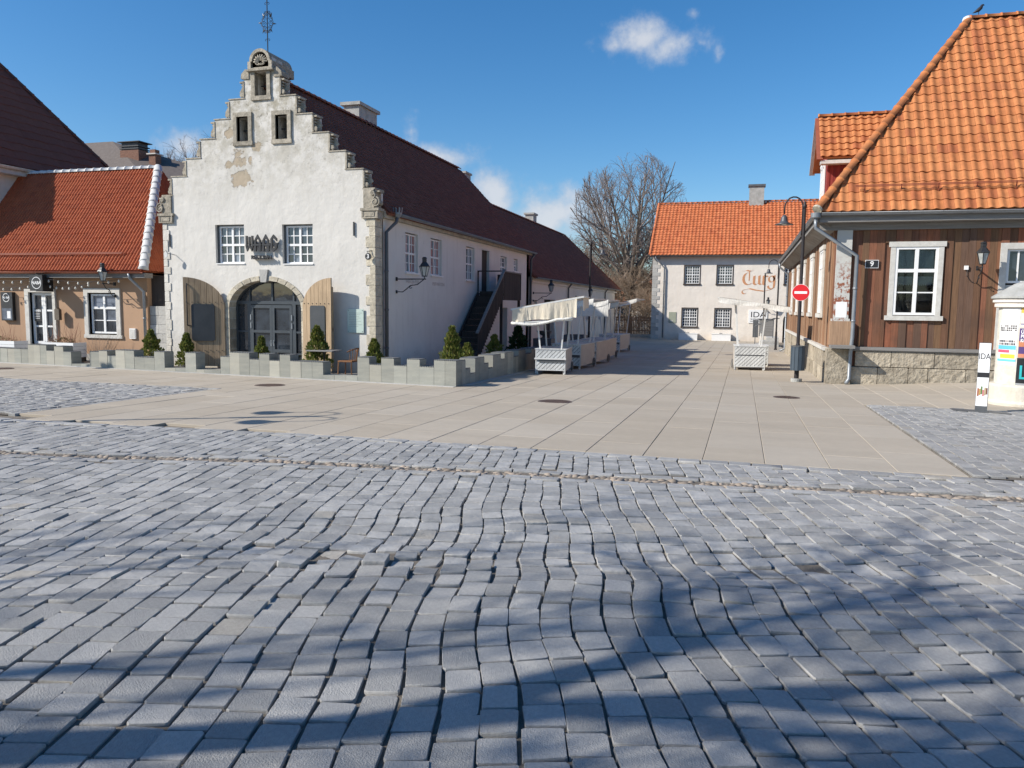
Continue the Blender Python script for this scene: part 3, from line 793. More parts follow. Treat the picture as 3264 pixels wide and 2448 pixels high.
    mb.build('iron_finial', M['black'], waag)
    # quoins on both corners
    for s_ in (-1, 1):
        z = -.45; k = 0
        while z < 4.2:
            h = random.uniform(.22, .36); h = min(h, 4.235-z); w = (.30 if k % 2 else .20) if s_ > 0 else (.22 if k % 2 else .15); w += random.uniform(-.03, .03)
            xa, xb = sorted((WC+s_*3.775, WC+s_*(3.775-w)))
            MB().cbox(xa, xb, WY-.025, WY+.45, z+.006, z+h-.006, .012).build('quoin', M['quoin'] if s_ > 0 else M['paleq'], waag); z += h; k += 1
    # arch stones
    n = 13
    for k in range(n):
        a0, a1 = math.pi*(1-k/n)-.012, math.pi*(1-(k+1)/n)+.012
        if k == 6: continue
        po = []
        for (r_, aa) in ((1, a0), (1.0, a1), (1.13, a1), (1.13, a0)):
            po.append((ac+(aw*r_+(.0))*math.cos(aa), sp+((top-sp)*(1+(r_-1)*1.25))*math.sin(aa)))
        MB().poly([po], F0+N*.03, U, Z, N, .55).build('arch_stone', M['quoin'], waag)
    for s_, xx in ((-1, ax0), (1, ax1)):
        z = -.4
        while z < sp-.02:
            h = random.uniform(.24, .38); h = min(h, sp-z); w = random.uniform(.10, .16)
            a, b = sorted((xx, xx+s_*w)); MB().cbox(WC+a, WC+b, WY-.03, WY+.5, z+.005, z+h-.005, .01).build('jamb_stone', M['quoin'], waag); z += h
    MB().poly([[(ac-.14, top+.33), (ac+.16, top+.33), (ac+.10, top-.06), (ac-.10, top-.06)]], F0+N*.07, U, Z, N, .3).build('keystone', M['greystone'], waag)
    # glazed entrance set back in the arch
    yd = WY+.38; mb = MB()
    def fb(a, b, c, d, dp=.06): mb.box(WC+a, WC+b, yd-dp, yd+.03, c, d)
    fb(ax0, ax1, 1.68, 1.78, .07); fb(ax0, ax0+.07, -.38, 1.68); fb(ax1-.07, ax1, -.38, 1.68)
    for x in (-.86, -.03, .74): fb(x, x+.06, 1.78, 2.38, .05)
    for x in (-.90, .72): fb(x, x+.13, -.38, 1.68, .07)
    for (a, b) in ((ax0+.07, -.90), (.85, ax1-.07)): fb(a, b, .78, .84); fb(a, b, -.38, -.25); fb(a, b, .1, .15)
    ar = [(ax0, 1.70), (ax1, 1.70)]+[(ac+aw*math.cos(math.pi*k/20), sp+(top-sp)*math.sin(math.pi*k/20)) for k in range(2, 19)]
    ari = [(ac+(p[0]-ac)*.94, 1.74+(p[1]-1.74)*.93 if p[1] > 1.75 else 1.76) for p in ar]
    mb.poly([ar, ari[::-1]], F0-N*.32, U, Z, N, .06)
    door = mb.build('entrance_frame', M['alu'], waag)
    for (a, b, c, d) in ((ax0+.07, -.90, -.25, .1), (ax0+.07, -.90, .15, .78), (ax0+.07, -.90, .84, 1.68), (.85, ax1-.07, -.25, .1), (.85, ax1-.07, .15, .78), (.85, ax1-.07, .84, 1.68),
                         (-.80, -.03, 1.78, 2.34), (.03, .74, 1.78, 2.34), (ax0+.12, -.86, 1.78, 2.12), (.80, ax1-.12, 1.78, 2.12)):
        MB().box(WC+a, WC+b, yd-.01, yd+.01, c, d).build('pane', M['glass'], door)
    for (a, b, hx) in ((-.77, .0, -.08), (.005, .72, .08)):
        mb = MB(); s1 = .085
        for q in ((a, a+s1, -.34, 1.66), (b-s1, b, -.34, 1.66), (a+s1, b-s1, -.34, -.12), (a+s1, b-s1, .16, .26), (a+s1, b-s1, .78, .86), (a+s1, b-s1, 1.56, 1.66)): mb.box(WC+q[0], WC+q[1], yd-.08, yd+.02, q[2], q[3])
        dl = mb.build('door_leaf', M['alu'], waag)
        for (c, d) in ((-.12, .16), (.26, .78), (.86, 1.56)): MB().box(WC+a+s1, WC+b-s1, yd-.03, yd-.01, c, d).build('pane', M['glass'], dl)
        mb = MB(); hc = WC+(b-.045 if a < 0 else a+.045); mb.tube([(hc, yd-.13, .42), (hc, yd-.13, .50), (hc, yd-.08, .50)], .012, 6); mb.box(hc-.02, hc+.02, yd-.09, yd-.078, .36, .54); mb.build('door_handle', M['zinc'], dl)
        for zz in (.92, 1.18): MB().box(WC+(a if a < 0 else b)-.02, WC+(a if a < 0 else b)+.02, yd-.10, yd-.08, zz, zz+.17).build('hinge', M['zinc'], dl)
    # pair of windows above the arch
    for (a, b, c, d) in ((-1.80, -.74, 2.92, 4.15), (.62, 1.68, 2.90, 4.12)):
        window(waag, (WC+a+.07, WY+.17, c+.03), U, N, b-a-.10, d-c-.07, 4, 4, M['white'], fr=.05, mun=.028, mull=[2], split=[2], depth=.05, sill=(.04, .03, .2), glass=[M['glass'], M['glassb']])
        mb = MB(); mb.box(WC+a, WC+a+.065, WY+.10, WY+.3, c, d); mb.box(WC+a+.065, WC+b, WY+.10, WY+.3, d-.035, d); mb.build('window_box', M['dzinc'], waag)
    # open plank doors folded back against the wall
    for (s_, x0_, ang, zt, zb) in ((-1, ax0-.14, 24, 2.48, -.30), (1, ax1+.10, 17, 2.46, -.30)):
        piv = Vector((WC+x0_, WY-.05, 0)); dr = Vector((s_*math.cos(R(ang)), -math.sin(R(ang)), 0)); nn = Vector((s_*-math.sin(R(ang))*1., -math.cos(R(ang)), 0)); nn = dr.cross(Z)*(1 if dr.cross(Z).y < 0 else -1)
        leafw = 1.24; npl = 7; lead = None; H = []
        lp = MB()
        for k in range(npl):
            a, b = leafw*k/npl, leafw*(k+1)/npl
            def top_(a_): 
                t = a_/leafw; return sp+.02+(zt-sp)*math.sqrt(max(0, 1-(1-t)**2))
            poly = [(a+.004, zb), (b-.004, zb), (b-.004, top_(b)), ((a+b)/2, top_((a+b)/2)), (a+.004, top_(a+.01))]
            if lead is None:
                lead = MB().obox(piv+nn*.0+Z*(zb+.1), dr*leafw, Z*.12, -nn*.05).obox(piv+Z*(zb+1.2), dr*leafw, Z*.12, -nn*.05).obox(piv+dr*(leafw-.1)+Z*(zb+.22), dr*.1, Z*2.3, -nn*.05).build('plank_door', M['plank'], waag)
                if s_ < 0: lead['label'] = 'left plank door leaf folded open, in half shade'
            MB().poly([poly], piv+nn*.045, dr, Z, nn, .045).build('plank', M['plank'], lead)
        a, b = (.30, 1.0) if s_ < 0 else (.36, 1.0)
        rr = []
        for (cx_, cz, a0) in ((b-.07, .50+.07, -90), (b-.07, 1.66-.07, 0), (a+.07, 1.66-.07, 90), (a+.07, .57, 180)):
            for q in range(4): rr.append((cx_+.07*math.cos(R(a0+30*q)), cz+.07*math.sin(R(a0+30*q))))
        MB().poly([rr], piv+nn*.075, dr, Z, nn, .029).build('dark_board', M['darkpanel'], lead)
        mb = MB()
        for zz in (.2, 1.72):
            for k in range(npl): 
                c = piv+nn*.05+dr*(leafw*(k+.5)/npl)+Z*zz; mb.obox(c-dr*.012-Z*.012, dr*.024, Z*.024, nn*.012)
        mb.build('rivets', M['black'], lead)
        if s_ < 0:
            mb = MB(); c = piv+dr*1.12+nn*.06; mb.tube([c+Z*2.3, c+Z*2.2+nn*.03, c+Z*1.05+nn*.03, c+Z*.98], .018, 6); mb.tube([c+Z*.98, c+Z*.98-dr*.10], .014, 6); mb.build('iron_bolt', M['black'], lead)
    # wall anchors
    for (a, z) in ((-3.52, 3.72), (3.08, 3.98)):
        MB().beam((WC+a, WY-.03, z-.24), (WC+a, WY-.03, z+.17), .035, .03, (0, 1, 0)).build('wall_anchor', M['black'], waag)
    # side wall
    S0 = Vector((WX1, WY+.5, 0)); UY = Vector((0, 1, 0)); NX = Vector((1, 0, 0)); ylen = 38.0-WY-.5
    def sy(y): return y-(WY+.5)
    wins = [(23.05, 24.08, 2.74, 4.05), (25.15, 26.2, 2.74, 4.05), (28.75, 29.75, 2.70, 4.04), (33.25, 34.2, 3.0, 3.96), (35.3, 36.0, 3.35, 3.96)]
    hl = [rect(sy(a), sy(b), c, d) for a, b, c, d in wins]+[rect(sy(30.66), sy(31.66), 2.3, 4.05), rect(sy(33.5), sy(34.4), -.45, 1.65)]
    MB().poly([rect(0, ylen, -.9, 4.52)]+[h[::-1] for h in hl], S0, UY, Z, NX, .5).build('side_wall', M['waagside'], waag)
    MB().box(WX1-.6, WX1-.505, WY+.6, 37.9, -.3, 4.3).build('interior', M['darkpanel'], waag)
    for i, (a, b, c, d) in enumerate(wins):
        window(waag, (WX1-.13, a+.03, c+.03), UY, NX, b-a-.06, d-c-.06, 4 if i < 3 else 2, 4, M['white'], fr=.045, mun=.022, mull=[2] if i < 3 else [1], split=[2], depth=.05, sill=(.05, .05, .19), glass=[M['glassr'], M['glassb']] if i < 2 else [M['glass'], M['glassb']])
    MB().box(WX1-.2, WX1-.12, 30.66, 31.66, 2.3, 4.05).build('upper_door', M['brownw'], waag)
    MB().box(WX1-.45, WX1-.38, 33.5, 34.4, -.5, 1.65).build('lower_door', M['dzinc'], waag)
    MB().obox((WX0, WY+.5, -.9), (.5, 0, 0), (0, 17, 0), (0, 0, 5.4)).build('side_wall', M['waagside'], waag)
    bk = [(-3.75, -.9), (3.75, -.9), (3.75, 4.4), (0, 8.5), (-3.75, 4.4)]
    MB().poly([bk], (WC, 38.0, 0), (-1, 0, 0), Z, (0, 1, 0), .4).build('back_wall', M['waagside'], waag)
    # wooden cornice, roof, ridge
    MB().box(WX1+.001, WX1+.16, WY+.35, 38.2, 4.30, 4.50).build('cornice', M['quoin'], waag)
    ex = 4.02; ze = 4.44; zr = 8.64; L = 38.1-(WY+.42); sl_ = math.hypot(ex, zr-ze)
    rf = MB()
    for s_ in (-1, 1): rf.poly([[(0, 0), (L, 0), (L, sl_), (0, sl_)]], (WC+s_*ex, WY+.42, ze), UY, Vector((-s_*ex, 0, zr-ze))/sl_, Vector((s_*(zr-ze), 0, ex))/sl_, .08)
    roof = rf.build('roof', M['tileD'], waag)
    for s_ in (1, -1):
        vv = Vector((-s_*ex, 0, zr-ze))/sl_; nn = Vector((s_*(zr-ze), 0, ex))/sl_
        tile_roof(roof, 'roof_tiles', M['tileD'], (WC+s_*ex, WY+.42, ze), UY, vv, nn, L, sl_, .21, .19, 'pan', lift=.03)
    ridge_caps(roof, (WC, WY+.5, zr+.03), (WC, 37.9, zr+.03), M['tileD'], .12, .34)
    # chimneys
    mb = MB().box(WC-.7, WC-.05, 27.2, 28.7, 8.0, 9.27).box(WC-.8, WC+.04, 27.1, 28.82, 9.27, 9.39)
    mb.build('chimney', M['conc'], waag)
    MB().box(WC-.8, WC-.2, 39.4, 40.2, 7.6, 8.75).box(WC-.85, WC-.15, 39.3, 40.3, 8.75, 8.85).build('chimney', M['conc'], waag)
    # eaves gutter and rainwater pipes
    gx = WX1+.30; gutter(waag, (gx, 21.95, 4.47), (gx, 38.3, 4.42), M['zinc'], .07, Vector((1, 0, 0)))
    downpipe(waag, [(gx, 21.85, 4.45), (gx-.02, 21.8, 4.22), (WX1+.09, 21.5, 3.9), (WX1+.09, 21.5, -.2)], M['dzinc'], .055)
    downpipe(waag, [(gx, 38.2, 4.42), (WX1+.1, 38.1, 4.1), (WX1+.1, 38.1, -.5)], M['dzinc'], .055)
    mb = MB().lathe([(.07, 0), (.13, .10), (.13, .15), (.11, .15)], gx, 21.85, 12, 4.36)
    for k in range(8): mb.beam((gx+.13*math.cos(k*.785), 21.85+.13*math.sin(k*.785), 4.5), (gx+.15*math.cos(k*.785), 21.85+.15*math.sin(k*.785), 4.66), .035, .012)
    mb.build('rain_head', M['zinc'], waag)
waag_house()
# ---- long low wing behind it
wing = thing('long_wing', (WC, 52, -.7), 'long low wing with dark tiled roof behind the weigh house', 'building')
def wing_house():
    UY = Vector((0, 1, 0)); NX = Vector((1, 0, 0)); y0, y1 = 38.42, 66.0
    def sy(y): return y-y0
    ops = [(39.1, 39.75, 1.2, 2.05), (41.3, 43.9, -.75, 2.12), (46.0, 46.7, 1.2, 2.05), (53, 54, .8, 2.05), (58, 59, .8, 2.05)]
    MB().poly([rect(0, y1-y0, -1.2, 3.25)]+[rect(sy(a), sy(b), c, d)[::-1] for a, b, c, d in ops], (WX1, y0, 0), UY, Z, NX, .45).build('side_wall', M['turg'], wing)
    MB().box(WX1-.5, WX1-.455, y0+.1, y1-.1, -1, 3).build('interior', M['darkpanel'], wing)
    for i, (a, b, c, d) in enumerate(ops):
        if i == 1: MB().box(WX1-.4, WX1-.3, a, b, c, d).build('barn_door', M['brownw'], wing)
        else: window(wing, (WX1-.2, a, c), UY, NX, b-a, d-c, 2, 3, M['white'], fr=.05)
    MB().poly([[(-3.75, -1.2), (3.75, -1.2), (3.75, 3.25), (-3.75, 3.25)]], (WC, y1, 0), (-1, 0, 0), Z, (0, 1, 0), .4).build('end_wall', M['turg'], wing)
    MB().box(WX0, WX0+.4, y0, y1, -1.2, 3.25).build('side_wall', M['turg'], wing)
    MB().box(WX1+.001, WX1+.1, y0, y1, 2.95, 3.06).build('string_course', M['turg'], wing)
    ex, ze, zr = 4.05, 3.22, 7.5; L = 66.4-y0+.3; sl_ = math.hypot(ex, zr-ze)
    yr1 = 62.3; rf = MB()
    A = lambda s_: [(WC+s_*ex, y0-.3, ze), (WC+s_*ex, 66.4, ze), (WC, yr1, zr), (WC, y0-.3, zr)]
    for s_ in (-1, 1):
        vv = Vector((-s_*ex, 0, zr-ze))/sl_; nn = Vector((s_*(zr-ze), 0, ex))/sl_
        rf.poly([[(0, 0), (L, 0), (yr1-y0+.3, sl_), (0, sl_)]], (WC+s_*ex, y0-.3, ze), UY, vv, nn, .08)
    rf.add([(WC-ex, 66.4, ze), (WC+ex, 66.4, ze), (WC, yr1, zr)], [(0, 2, 1)])
    roof = rf.build('roof', M['tileD'], wing)
    vv = Vector((-ex, 0, zr-ze))/sl_; nn = Vector(((zr-ze), 0, ex))/sl_
    tile_roof(roof, 'roof_tiles', M['tileD'], (WC+ex, y0-.3, ze), UY, vv, nn, L, sl_, .28, .25, 'pan', hi=lambda b: L-(66.4-yr1)*b/sl_, lift=.03)
    ridge_caps(roof, (WC, 41.0, zr+.03), (WC, yr1, zr+.03), M['tileD'], .12, .5)
    ridge_caps(roof, (WC, yr1, zr+.03), (WC+ex, 66.4, ze+.03), M['tileD'], .12, .5)
    # sloped half-hip that joins the taller roof
    hp = MB(); hp.add([(WC, 37.6, 8.70), (WC, 41.6, 7.56), (WC+1.15, 38.1, 7.42), (WC-1.15, 38.1, 7.42)], [(0, 2, 1), (0, 1, 3)]); hp.build('roof_saddle', M['tileD'], wing)
    MB().box(WC-.8, WC-.2, 53.3, 54.2, 7.0, 8.2).box(WC-.88, WC-.12, 53.2, 54.3, 8.2, 8.32).build('chimney', M['conc'], wing)
    gutter(wing, (WC+ex+.02, y0, ze), (WC+ex+.02, 66.3, ze), M['zinc'], .07, NX)
    for y in (47.2, 60.5): downpipe(wing, [(WC+ex, y, ze), (WX1+.1, y-.25, ze-.35), (WX1+.1, y-.25, -.8)], M['dzinc'], .055)
wing_house()
# ---- outside wooden stair
def stair():
    t = thing('wooden_stair', (-9.9, 27, G(-9.9, 27)), 'dark wooden outside stair with boarded landing on the side of the weigh house', 'stair')
    x0, x1 = WX1+.06, -9.42; n = 11; y0, z0, y1, z1 = 26.75, -.32, 29.95, 2.18
    for k in range(n):
        f = (k+.6)/n; y = y0+(y1-y0)*f; z = z0+(z1-z0)*f
        MB().box(x0+.06, x1-.06, y-.02, y+.27, z, z+.045).build('tread', M['brownw'], t)
        MB().box(x0+.06, x1-.06, y+.24, y+.265, z+.046, z+(z1-z0)/n-.002).build('shade_board', M['brownw'], t)  # added dark boards stand in for the shaded wall behind the open treads
    for x in (x0+.03, x1-.03): MB().beam((x, y0-.1, z0-.1), (x, y1+.05, z1-.02), .06, .26).build('stringer', M['brownw'], t)
    for k in range(8): MB().box(x0, x1, y1+.05+k*.33, y1+.05+k*.33+.315, z1, z1+.05).build('landing_board', M['brownw'], t)
    for y in (y1+.1, y1+2.65): MB().box(x1-.1, x1, y, y+.1, G(x1, y), z1).build('post', M['brownw'], t)
    # sloping boarded balustrade
    k = 0
    while k < 22:
        f = k/22; y = y0+.25+(y1-y0)*f; z = z0+(z1-z0)*f
        MB().box(x1, x1+.025, y, y+.105, z-.05, z+.98).build('baluster_board', M['brownw'], t); k += 1
    MB().beam((x1+.01, y0+.2, z0+1.02), (x1+.01, y1+.35, z1+1.02), .11, .05).build('handrail', M['greywood'], t)
    for k in range(17): MB().box(x1, x1+.025, y1+.3+k*.138, y1+.3+k*.138+.118, z1-.22, z1+.92).build('baluster_board', M['brownw'], t)
    for k in range(7): MB().box(x0+k*.16, x0+k*.16+.13, y1+2.68, y1+2.70, z1-.2, z1+.92).build('baluster_board', M['brownw'], t)
    MB().beam((x1+.01, y1+.3, z1+.95), (x1+.01, y1+2.7, z1+.95), .11, .05).build('handrail', M['greywood'], t)
    mb = MB(); mb.box(x0, x0+.05, y1-.0, y1+.05, z1, z1+.95); mb.box(x0, x1, y1-.0, y1+.05, z1+.92, z1+.97); mb.build('front_rail', M['brownw'], t)
stair()
# ================================================================ right: boarded house with the orange hip roof
HX, HY = 2.47, 24.1
house = thing('boarded_house', (6, 26, -.3), 'weathered brown boarded house with orange pantile hip roof, white windows and stone plinth', 'building')
def peeled():
    t = NT('peeling_grey_paint'); e = t.ramp(t.noise(5, 9, .72), .50, .54)
    sx = t.n.new('ShaderNodeSeparateXYZ'); t.l.new(t.tc.outputs['Object'], sx.inputs[0])
    e = t.math('MULTIPLY', e, t.ramp(sx.outputs[2], 3.6, 2.9)); t.bump(t.noise(9, 8, .7), .01)
    return t.done(t.mix(e, (.50, .50, .47), (.26, .10, .06)), .8, .2)
def right_house():
    UX = Vector((1, 0, 0)); UY = Vector((0, 1, 0)); NF = Vector((0, -1, 0)); NL = Vector((-1, 0, 0))
    x1, y1 = 14.0, 47.0
    # core walls behind the boards, with openings
    MB().poly([rect(0, x1-HX, -.8, 4.1), rect(4.05-HX, 5.13-HX, 1.60, 3.50)[::-1], rect(6.82-HX, 7.85-HX, .65, 3.42)[::-1]], (HX, HY+.02, 0), UX, Z, NF, .25).build('front_wall', M['boards'], house)
    MB().poly([rect(0, y1-HY-.28, -.9, 4.3)], (HX+.02, HY+.275, 0), UY, Z, NL, .25).build('side_wall', M['boardsside'], house)
    MB().box(HX+.1, x1, y1-.2, y1, -1, 4.2).build('back_wall', M['boards'], house)
    MB().box(x1-.2, x1, HY+.28, y1-.21, -1, 4.2).build('end_wall', M['boards'], house)
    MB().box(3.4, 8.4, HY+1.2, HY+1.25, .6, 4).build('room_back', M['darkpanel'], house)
    # front boards, wide plank with a cover strip
    x = HX+.72; k = 0; zb, zt = .68, 3.99
    while x < 13.9:
        w = random.uniform(.155, .215); d = random.choice((.022, .048, .026, .05))
        segs = [(zb, zt)]
        if x+w > 3.86 and x < 5.32: segs = [(zb, 1.46), (3.62, zt)]
        if x+w > 6.64 and x < 8.06: segs = [(3.58, zt)]
        xa, xb = x, x+w-.004
        if x < 3.86 < x+w: xb = 3.86
        if x < 6.64 < x+w: xb = 6.64; segs = [(zb, zt)]
        if xb-xa > .03:
            for (a, b) in segs: MB().box(xa, xb, HY-d, HY+.019, a, b).build('board', M['boards'], house)
        x += (xb-xa)+.004; k += 1
    # side boards
    y = HY+.45
    while y < y1-.1:
        w = random.uniform(.14, .21); d = random.choice((.02, .045)); MB().box(HX-d, HX+.019, y, y+w-.004, .60, 4.25).build('board', M['boardsside'], house); y += w
    # corner pilaster with the ledge and pedestal
    c = MB().box(2.50, 2.90, HY-.10, HY+.3, 1.47, 4.0); c.box(2.46, 2.94, HY-.13, HY+.3, 1.40, 1.47); c.build('corner_pilaster', peeled(), house)
    MB().box(2.43, 3.02, HY-.16, HY+.32, .70, 1.40).build('pilaster_base', M['boardsside'], house)
    MB().poly([[(2.41, .64), (3.05, .64), (3.05, .72), (2.41, .72)]], (0, HY-.20, 0), UX, Z, NF, -.5).build('pilaster_ledge', M['greywood'], house)
    MB().box(2.55, 2.85, HY-.108, HY-.1, 1.50, 1.95).build('pilaster_patch', M['white'], house)
    c = MB().box(HX-.05, HX+.30, HY+.2, HY+.44, .70, 4.15); c.build('corner_post', M['boardsside'], house)
    # drip ledge and stone plinth built of blocks
    MB().obox((3.02, HY-.15, .585), (11, 0, 0), (0, .2, 0), (0, 0, .09)).obox((3.02, HY-.11, .55), (11, 0, 0), (0, .16, 0), (0, 0, .035)).build('drip_ledge', M['greywood'], house)
    MB().obox((HX-.16, HY+.33, .52), (.2, 0, 0), (0, y1-HY-.4, 0), (0, 0, .10)).build('side_ledge', M['oldwhite'], house)
    for (za, zb2) in ((.11, .555), (-.6, .10)):
        x = 3.14 if za > 0 else 3.05; i = 0
        while x < 13.9:
            w = random.choice((.75, .95, 1.1, .6, 1.0)) if za > 0 else random.choice((.5, 1.15, .95, .7, .8))
            MB().cbox(x+.008, x+w-.008, HY-.07-random.uniform(0, .03), HY+.1, za+.008, zb2-.004, .02).build('plinth_stone', M['plinth'], house); x += w
    for (za, zb2, yo) in ((-.6, .62, 0),):
        MB().cbox(HX-.10, 3.04, HY-.16, HY+.35, za, zb2, .03).build('plinth_stone', M['plinth'], house)
    y = HY+.4; i = 0
    while y < y1:
        w = random.uniform(.6, 1.3)
        for (za, zb2) in ((-1.0, -.02), (-.01, .515)): MB().cbox(HX-.09-random.uniform(0, .03), HX+.1, y+.008, y+w-.008, za, zb2, .02).build('plinth_stone', M['plinth'], house)
        y += w
    # front window with lace curtains
    w1 = window(house, (4.05, HY-.02, 1.60), UX, NF, 1.08, 1.90, 2, 3, M['white'], label='white six pane window with lace curtain', fr=.07, mun=.035, mull=[1], split=[2], depth=.05, glass=M['clear'], trim=(.13, .06, M['oldwhite']))
    # lace: upper panes and a scalloped strip
    mb = MB()
    for (a, b, z0, z1, n) in ((4.12, 4.58, 2.83, 3.42, 9), (4.66, 5.06, 2.83, 3.42, 9), (4.12, 4.58, 2.42, 2.68, 7), (4.66, 5.06, 2.42, 2.68, 7)):
        pts = [(a, z1)]+[(a+(b-a)*i/(2*n), z0+(.05 if i % 2 else 0)) for i in range(2*n+1)]+[(b, z1)]
        mb.poly([pts], (0, HY+.10, 0), UX, Z, NF, .004)
    M['lace'] = pm('lace', (.42, .45, .47), (.25, .28, .30), 30, .9)
    mb.build('lace_curtain', M['lace'], w1)
    # door on the right edge
    mb = MB(); mb.box(6.64, 6.80, HY-.06, HY+.06, .68, 3.58); mb.box(6.80, 7.9, HY-.06, HY+.06, 3.42, 3.58); mb.box(7.9, 8.06, HY-.06, HY+.06, .68, 3.58); mb.build('door_frame', M['oldwhite'], house)
    dm = MB(); dm.box(6.82, 7.36, HY+.02, HY+.08, .66, 2.45); dm.box(7.37, 7.88, HY+.02, HY+.08, .66, 2.45)
    for (a, b) in ((6.90, 7.30), (7.44, 7.82)):
        for (c_, d_) in ((.8, 1.5), (1.62, 2.32)): dm.box(a, b, HY+.0, HY+.02, c_, d_)
    dd = dm.build('door', M['oldwhite'], house)
    window(house, (6.82, HY+.05, 2.50), UX, NF, 1.06, .92, 4, 1, M['white'], fr=.06, mun=.04, mull=[2], depth=.04, name='transom_window')
    # tall windows on the lane side
    for (ya, lb) in ((26.75, 'near'), (30.6, 'mid'), (34.4, 'third'), (38.2, 'far'), (42.2, 'last')):
        window(house, (HX-.03, ya+1.05, 1.62), -UY, NL, 1.05, 2.02, 2, 4, M['white'], fr=.06, mun=.03, mull=[1], split=[3], depth=.05, trim=(.13, .06, M['oldwhite']))
    # eaves: fascia boards, soffit, gutter
    mb = MB(); mb.box(2.02, x1, HY-.12, HY+.02, 3.98, 4.16); mb.build('frieze_board', M['greywood'], house)
    MB().box(1.98, x1, HY-.40, HY+.02, 4.165, 4.235).build('soffit_board', M['greywood'], house)
    MB().box(1.97, x1, HY-.47, HY-.405, 4.17, 4.36).build('fascia', M['greywood'], house)
    MB().add([(HX-.05, HY, 3.98), (2.0, HY-.42, 4.24), (2.0, y1, 4.24), (HX-.05, y1, 3.98), (HX-.05, HY, 4.2), (2.0, HY-.42, 4.34), (2.0, y1, 4.34), (HX-.05, y1, 4.2)],
             [(0, 1, 2, 3), (7, 6, 5, 4), (0, 4, 5, 1), (2, 6, 7, 3), (1, 5, 6, 2)]).build('side_soffit', M['eavewood'], house)
    MB().box(1.93, 1.998, HY-.42, y1, 4.20, 4.36).build('side_fascia', M['greywood'], house)
    gutter(house, (2.0, HY-.55, 4.42), (x1, HY-.55, 4.37), M['zinc'], .075, NF)
    gutter(house, (1.87, HY-.4, 4.42), (1.87, y1, 4.42), M['zinc'], .075, NL)
    MB().lathe([(.05, -.12), (.05, 0), (.13, .03), (.14, .16), (.12, .16), (.10, .05)], 1.86, HY-.52, 16, 4.27).build('rain_head', M['zinc'], house)
    downpipe(house, [(1.86, HY-.52, 4.28), (1.86, HY-.52, 4.02), (3.02, HY-.26, 3.25), (3.02, HY-.24, .95), (2.99, HY-.24, .5), (2.99, HY-.24, -.25), (2.90, HY-.34, -.38)], M['zinc'], .055)
    downpipe(house, [(1.87, 46.6, 4.35), (1.9, 46.6, 4.1), (2.36, 46.6, 3.7), (2.36, 46.6, -.5), (2.1, 46.5, -.62)], M['zinc'], .06)
    # main roof
    xe, ye, ze = 1.93, HY-.52, 4.46; pit = 54.7; t_ = math.tan(R(pit)); hz = 10.78; run = (hz-ze)/t_; xr, yr = xe+run, ye+run
    sl_ = math.hypot(run, hz-ze); vF = Vector((0, run, hz-ze))/sl_; nF = Vector((0, -(hz-ze), run))/sl_; vL = Vector((run, 0, hz-ze))/sl_; nL = Vector((-(hz-ze), 0, run))/sl_
    L = x1+.3-xe
    def belly(b): return .22*max(0, 1-b/1.6)**2*0+.0
    rb = MB(); rb.poly([[(0, 0), (L, 0), (L, sl_), (run, sl_)]], (xe, ye, ze), UX, vF, nF, .1)
    rb.poly([[(0, 0), (-(y1-ye), 0), (-(y1-ye), sl_), (-run, sl_)]], (xe, ye, ze), -UY, vL, nL, .1)
    rb.add([(xr, yr, hz), (x1, yr, hz), (x1, yr+run, ze), (xr+run, yr+run, ze), (xr, y1, hz), (xr+run, y1, ze)], [(0, 1, 2, 3), (0, 3, 5, 4)])
    roof = rb.build('roof', M['tileR'], house)
    tile_roof(roof, 'roof_tiles', M['tileR'], (xe, ye-.03, ze-.02), UX, vF, nF, L, sl_, .262, .345, 'pan', lo=lambda b: run*b/sl_, nparts=300, lift=.034)
    tile_roof(roof, 'roof_tiles', M['tileR'], (xe, ye, ze), -UY, vL, nL, 0, sl_, .262, .345, 'pan', lo=lambda b: -(y1-ye), hi=lambda b: -run*b/sl_, lift=.05) if False else None
    T2 = tile_roof(roof, 'roof_tiles', M['tileR'], (xe, y1, ze), -UY, vL, nL, y1-ye, sl_, .262, .345, 'pan', hi=lambda b: (y1-ye)-run*b/sl_, lift=.05)
    hn = (nF+nL).normalized()
    ridge_caps(roof, (xe-.05, ye-.05, ze+.06), (xr, yr, hz+.04), M['tileR'], .125, .40, hn)
    ridge_caps(roof, (xr, yr, hz+.02), (x1, yr, hz+.02), M['tileR'], .125, .40)
    ridge_caps(roof, (xr, yr, hz+.02), (xr, y1, hz+.02), M['tileR'], .125, .40)
    MB().lathe([(.15, -.05), (.15, .02), (.12, .09), (.05, .13)], xr-.05, yr, 12, hz).build('hip_knob', M['ridgeW'], roof)
    hd = (Vector((xr, yr, hz))-Vector((xe, ye, ze))).normalized()
    MB().tube([Vector((xe-.05, ye-.05, ze+.06))-hd*.02, Vector((xe-.05, ye-.05, ze+.06))+hd*.05], .14, 12).build('hip_end_tile', M['quoin'], roof)
    # snow guard rail
    bq = .72; P0 = Vector((xe, ye, ze))+vF*bq+nF*.2; mb = MB()
    for dz in (0, .045): mb.tube([P0+UX*.95+vF*dz, P0+UX*L+vF*dz], .012, 5)
    xk = 1.2
    while xk < L: mb.beam(P0+UX*xk+vF*.06, P0+UX*xk-nF*.2-vF*.1, .03, .02); xk += .93
    M['guard'] = pm('rust_red_metal', (.30, .09, .05), (.24, .07, .04), 5, .6)
    mb.build('snow_guard', M['guard'], roof)
    # dormer on the lane side
    dx0, dyc, dz0, dzr, hwid = 2.62, 30.6, 6.95, 8.62, 1.55
    mb = MB(); mb.poly([[(-hwid+.35, 5.0), (hwid-.35, 5.0), (hwid-.35, dz0+.1), (0, dzr-.1), (-hwid+.35, dz0+.1)]], (dx0, dyc, 0), -UY, Z, NL, .2)
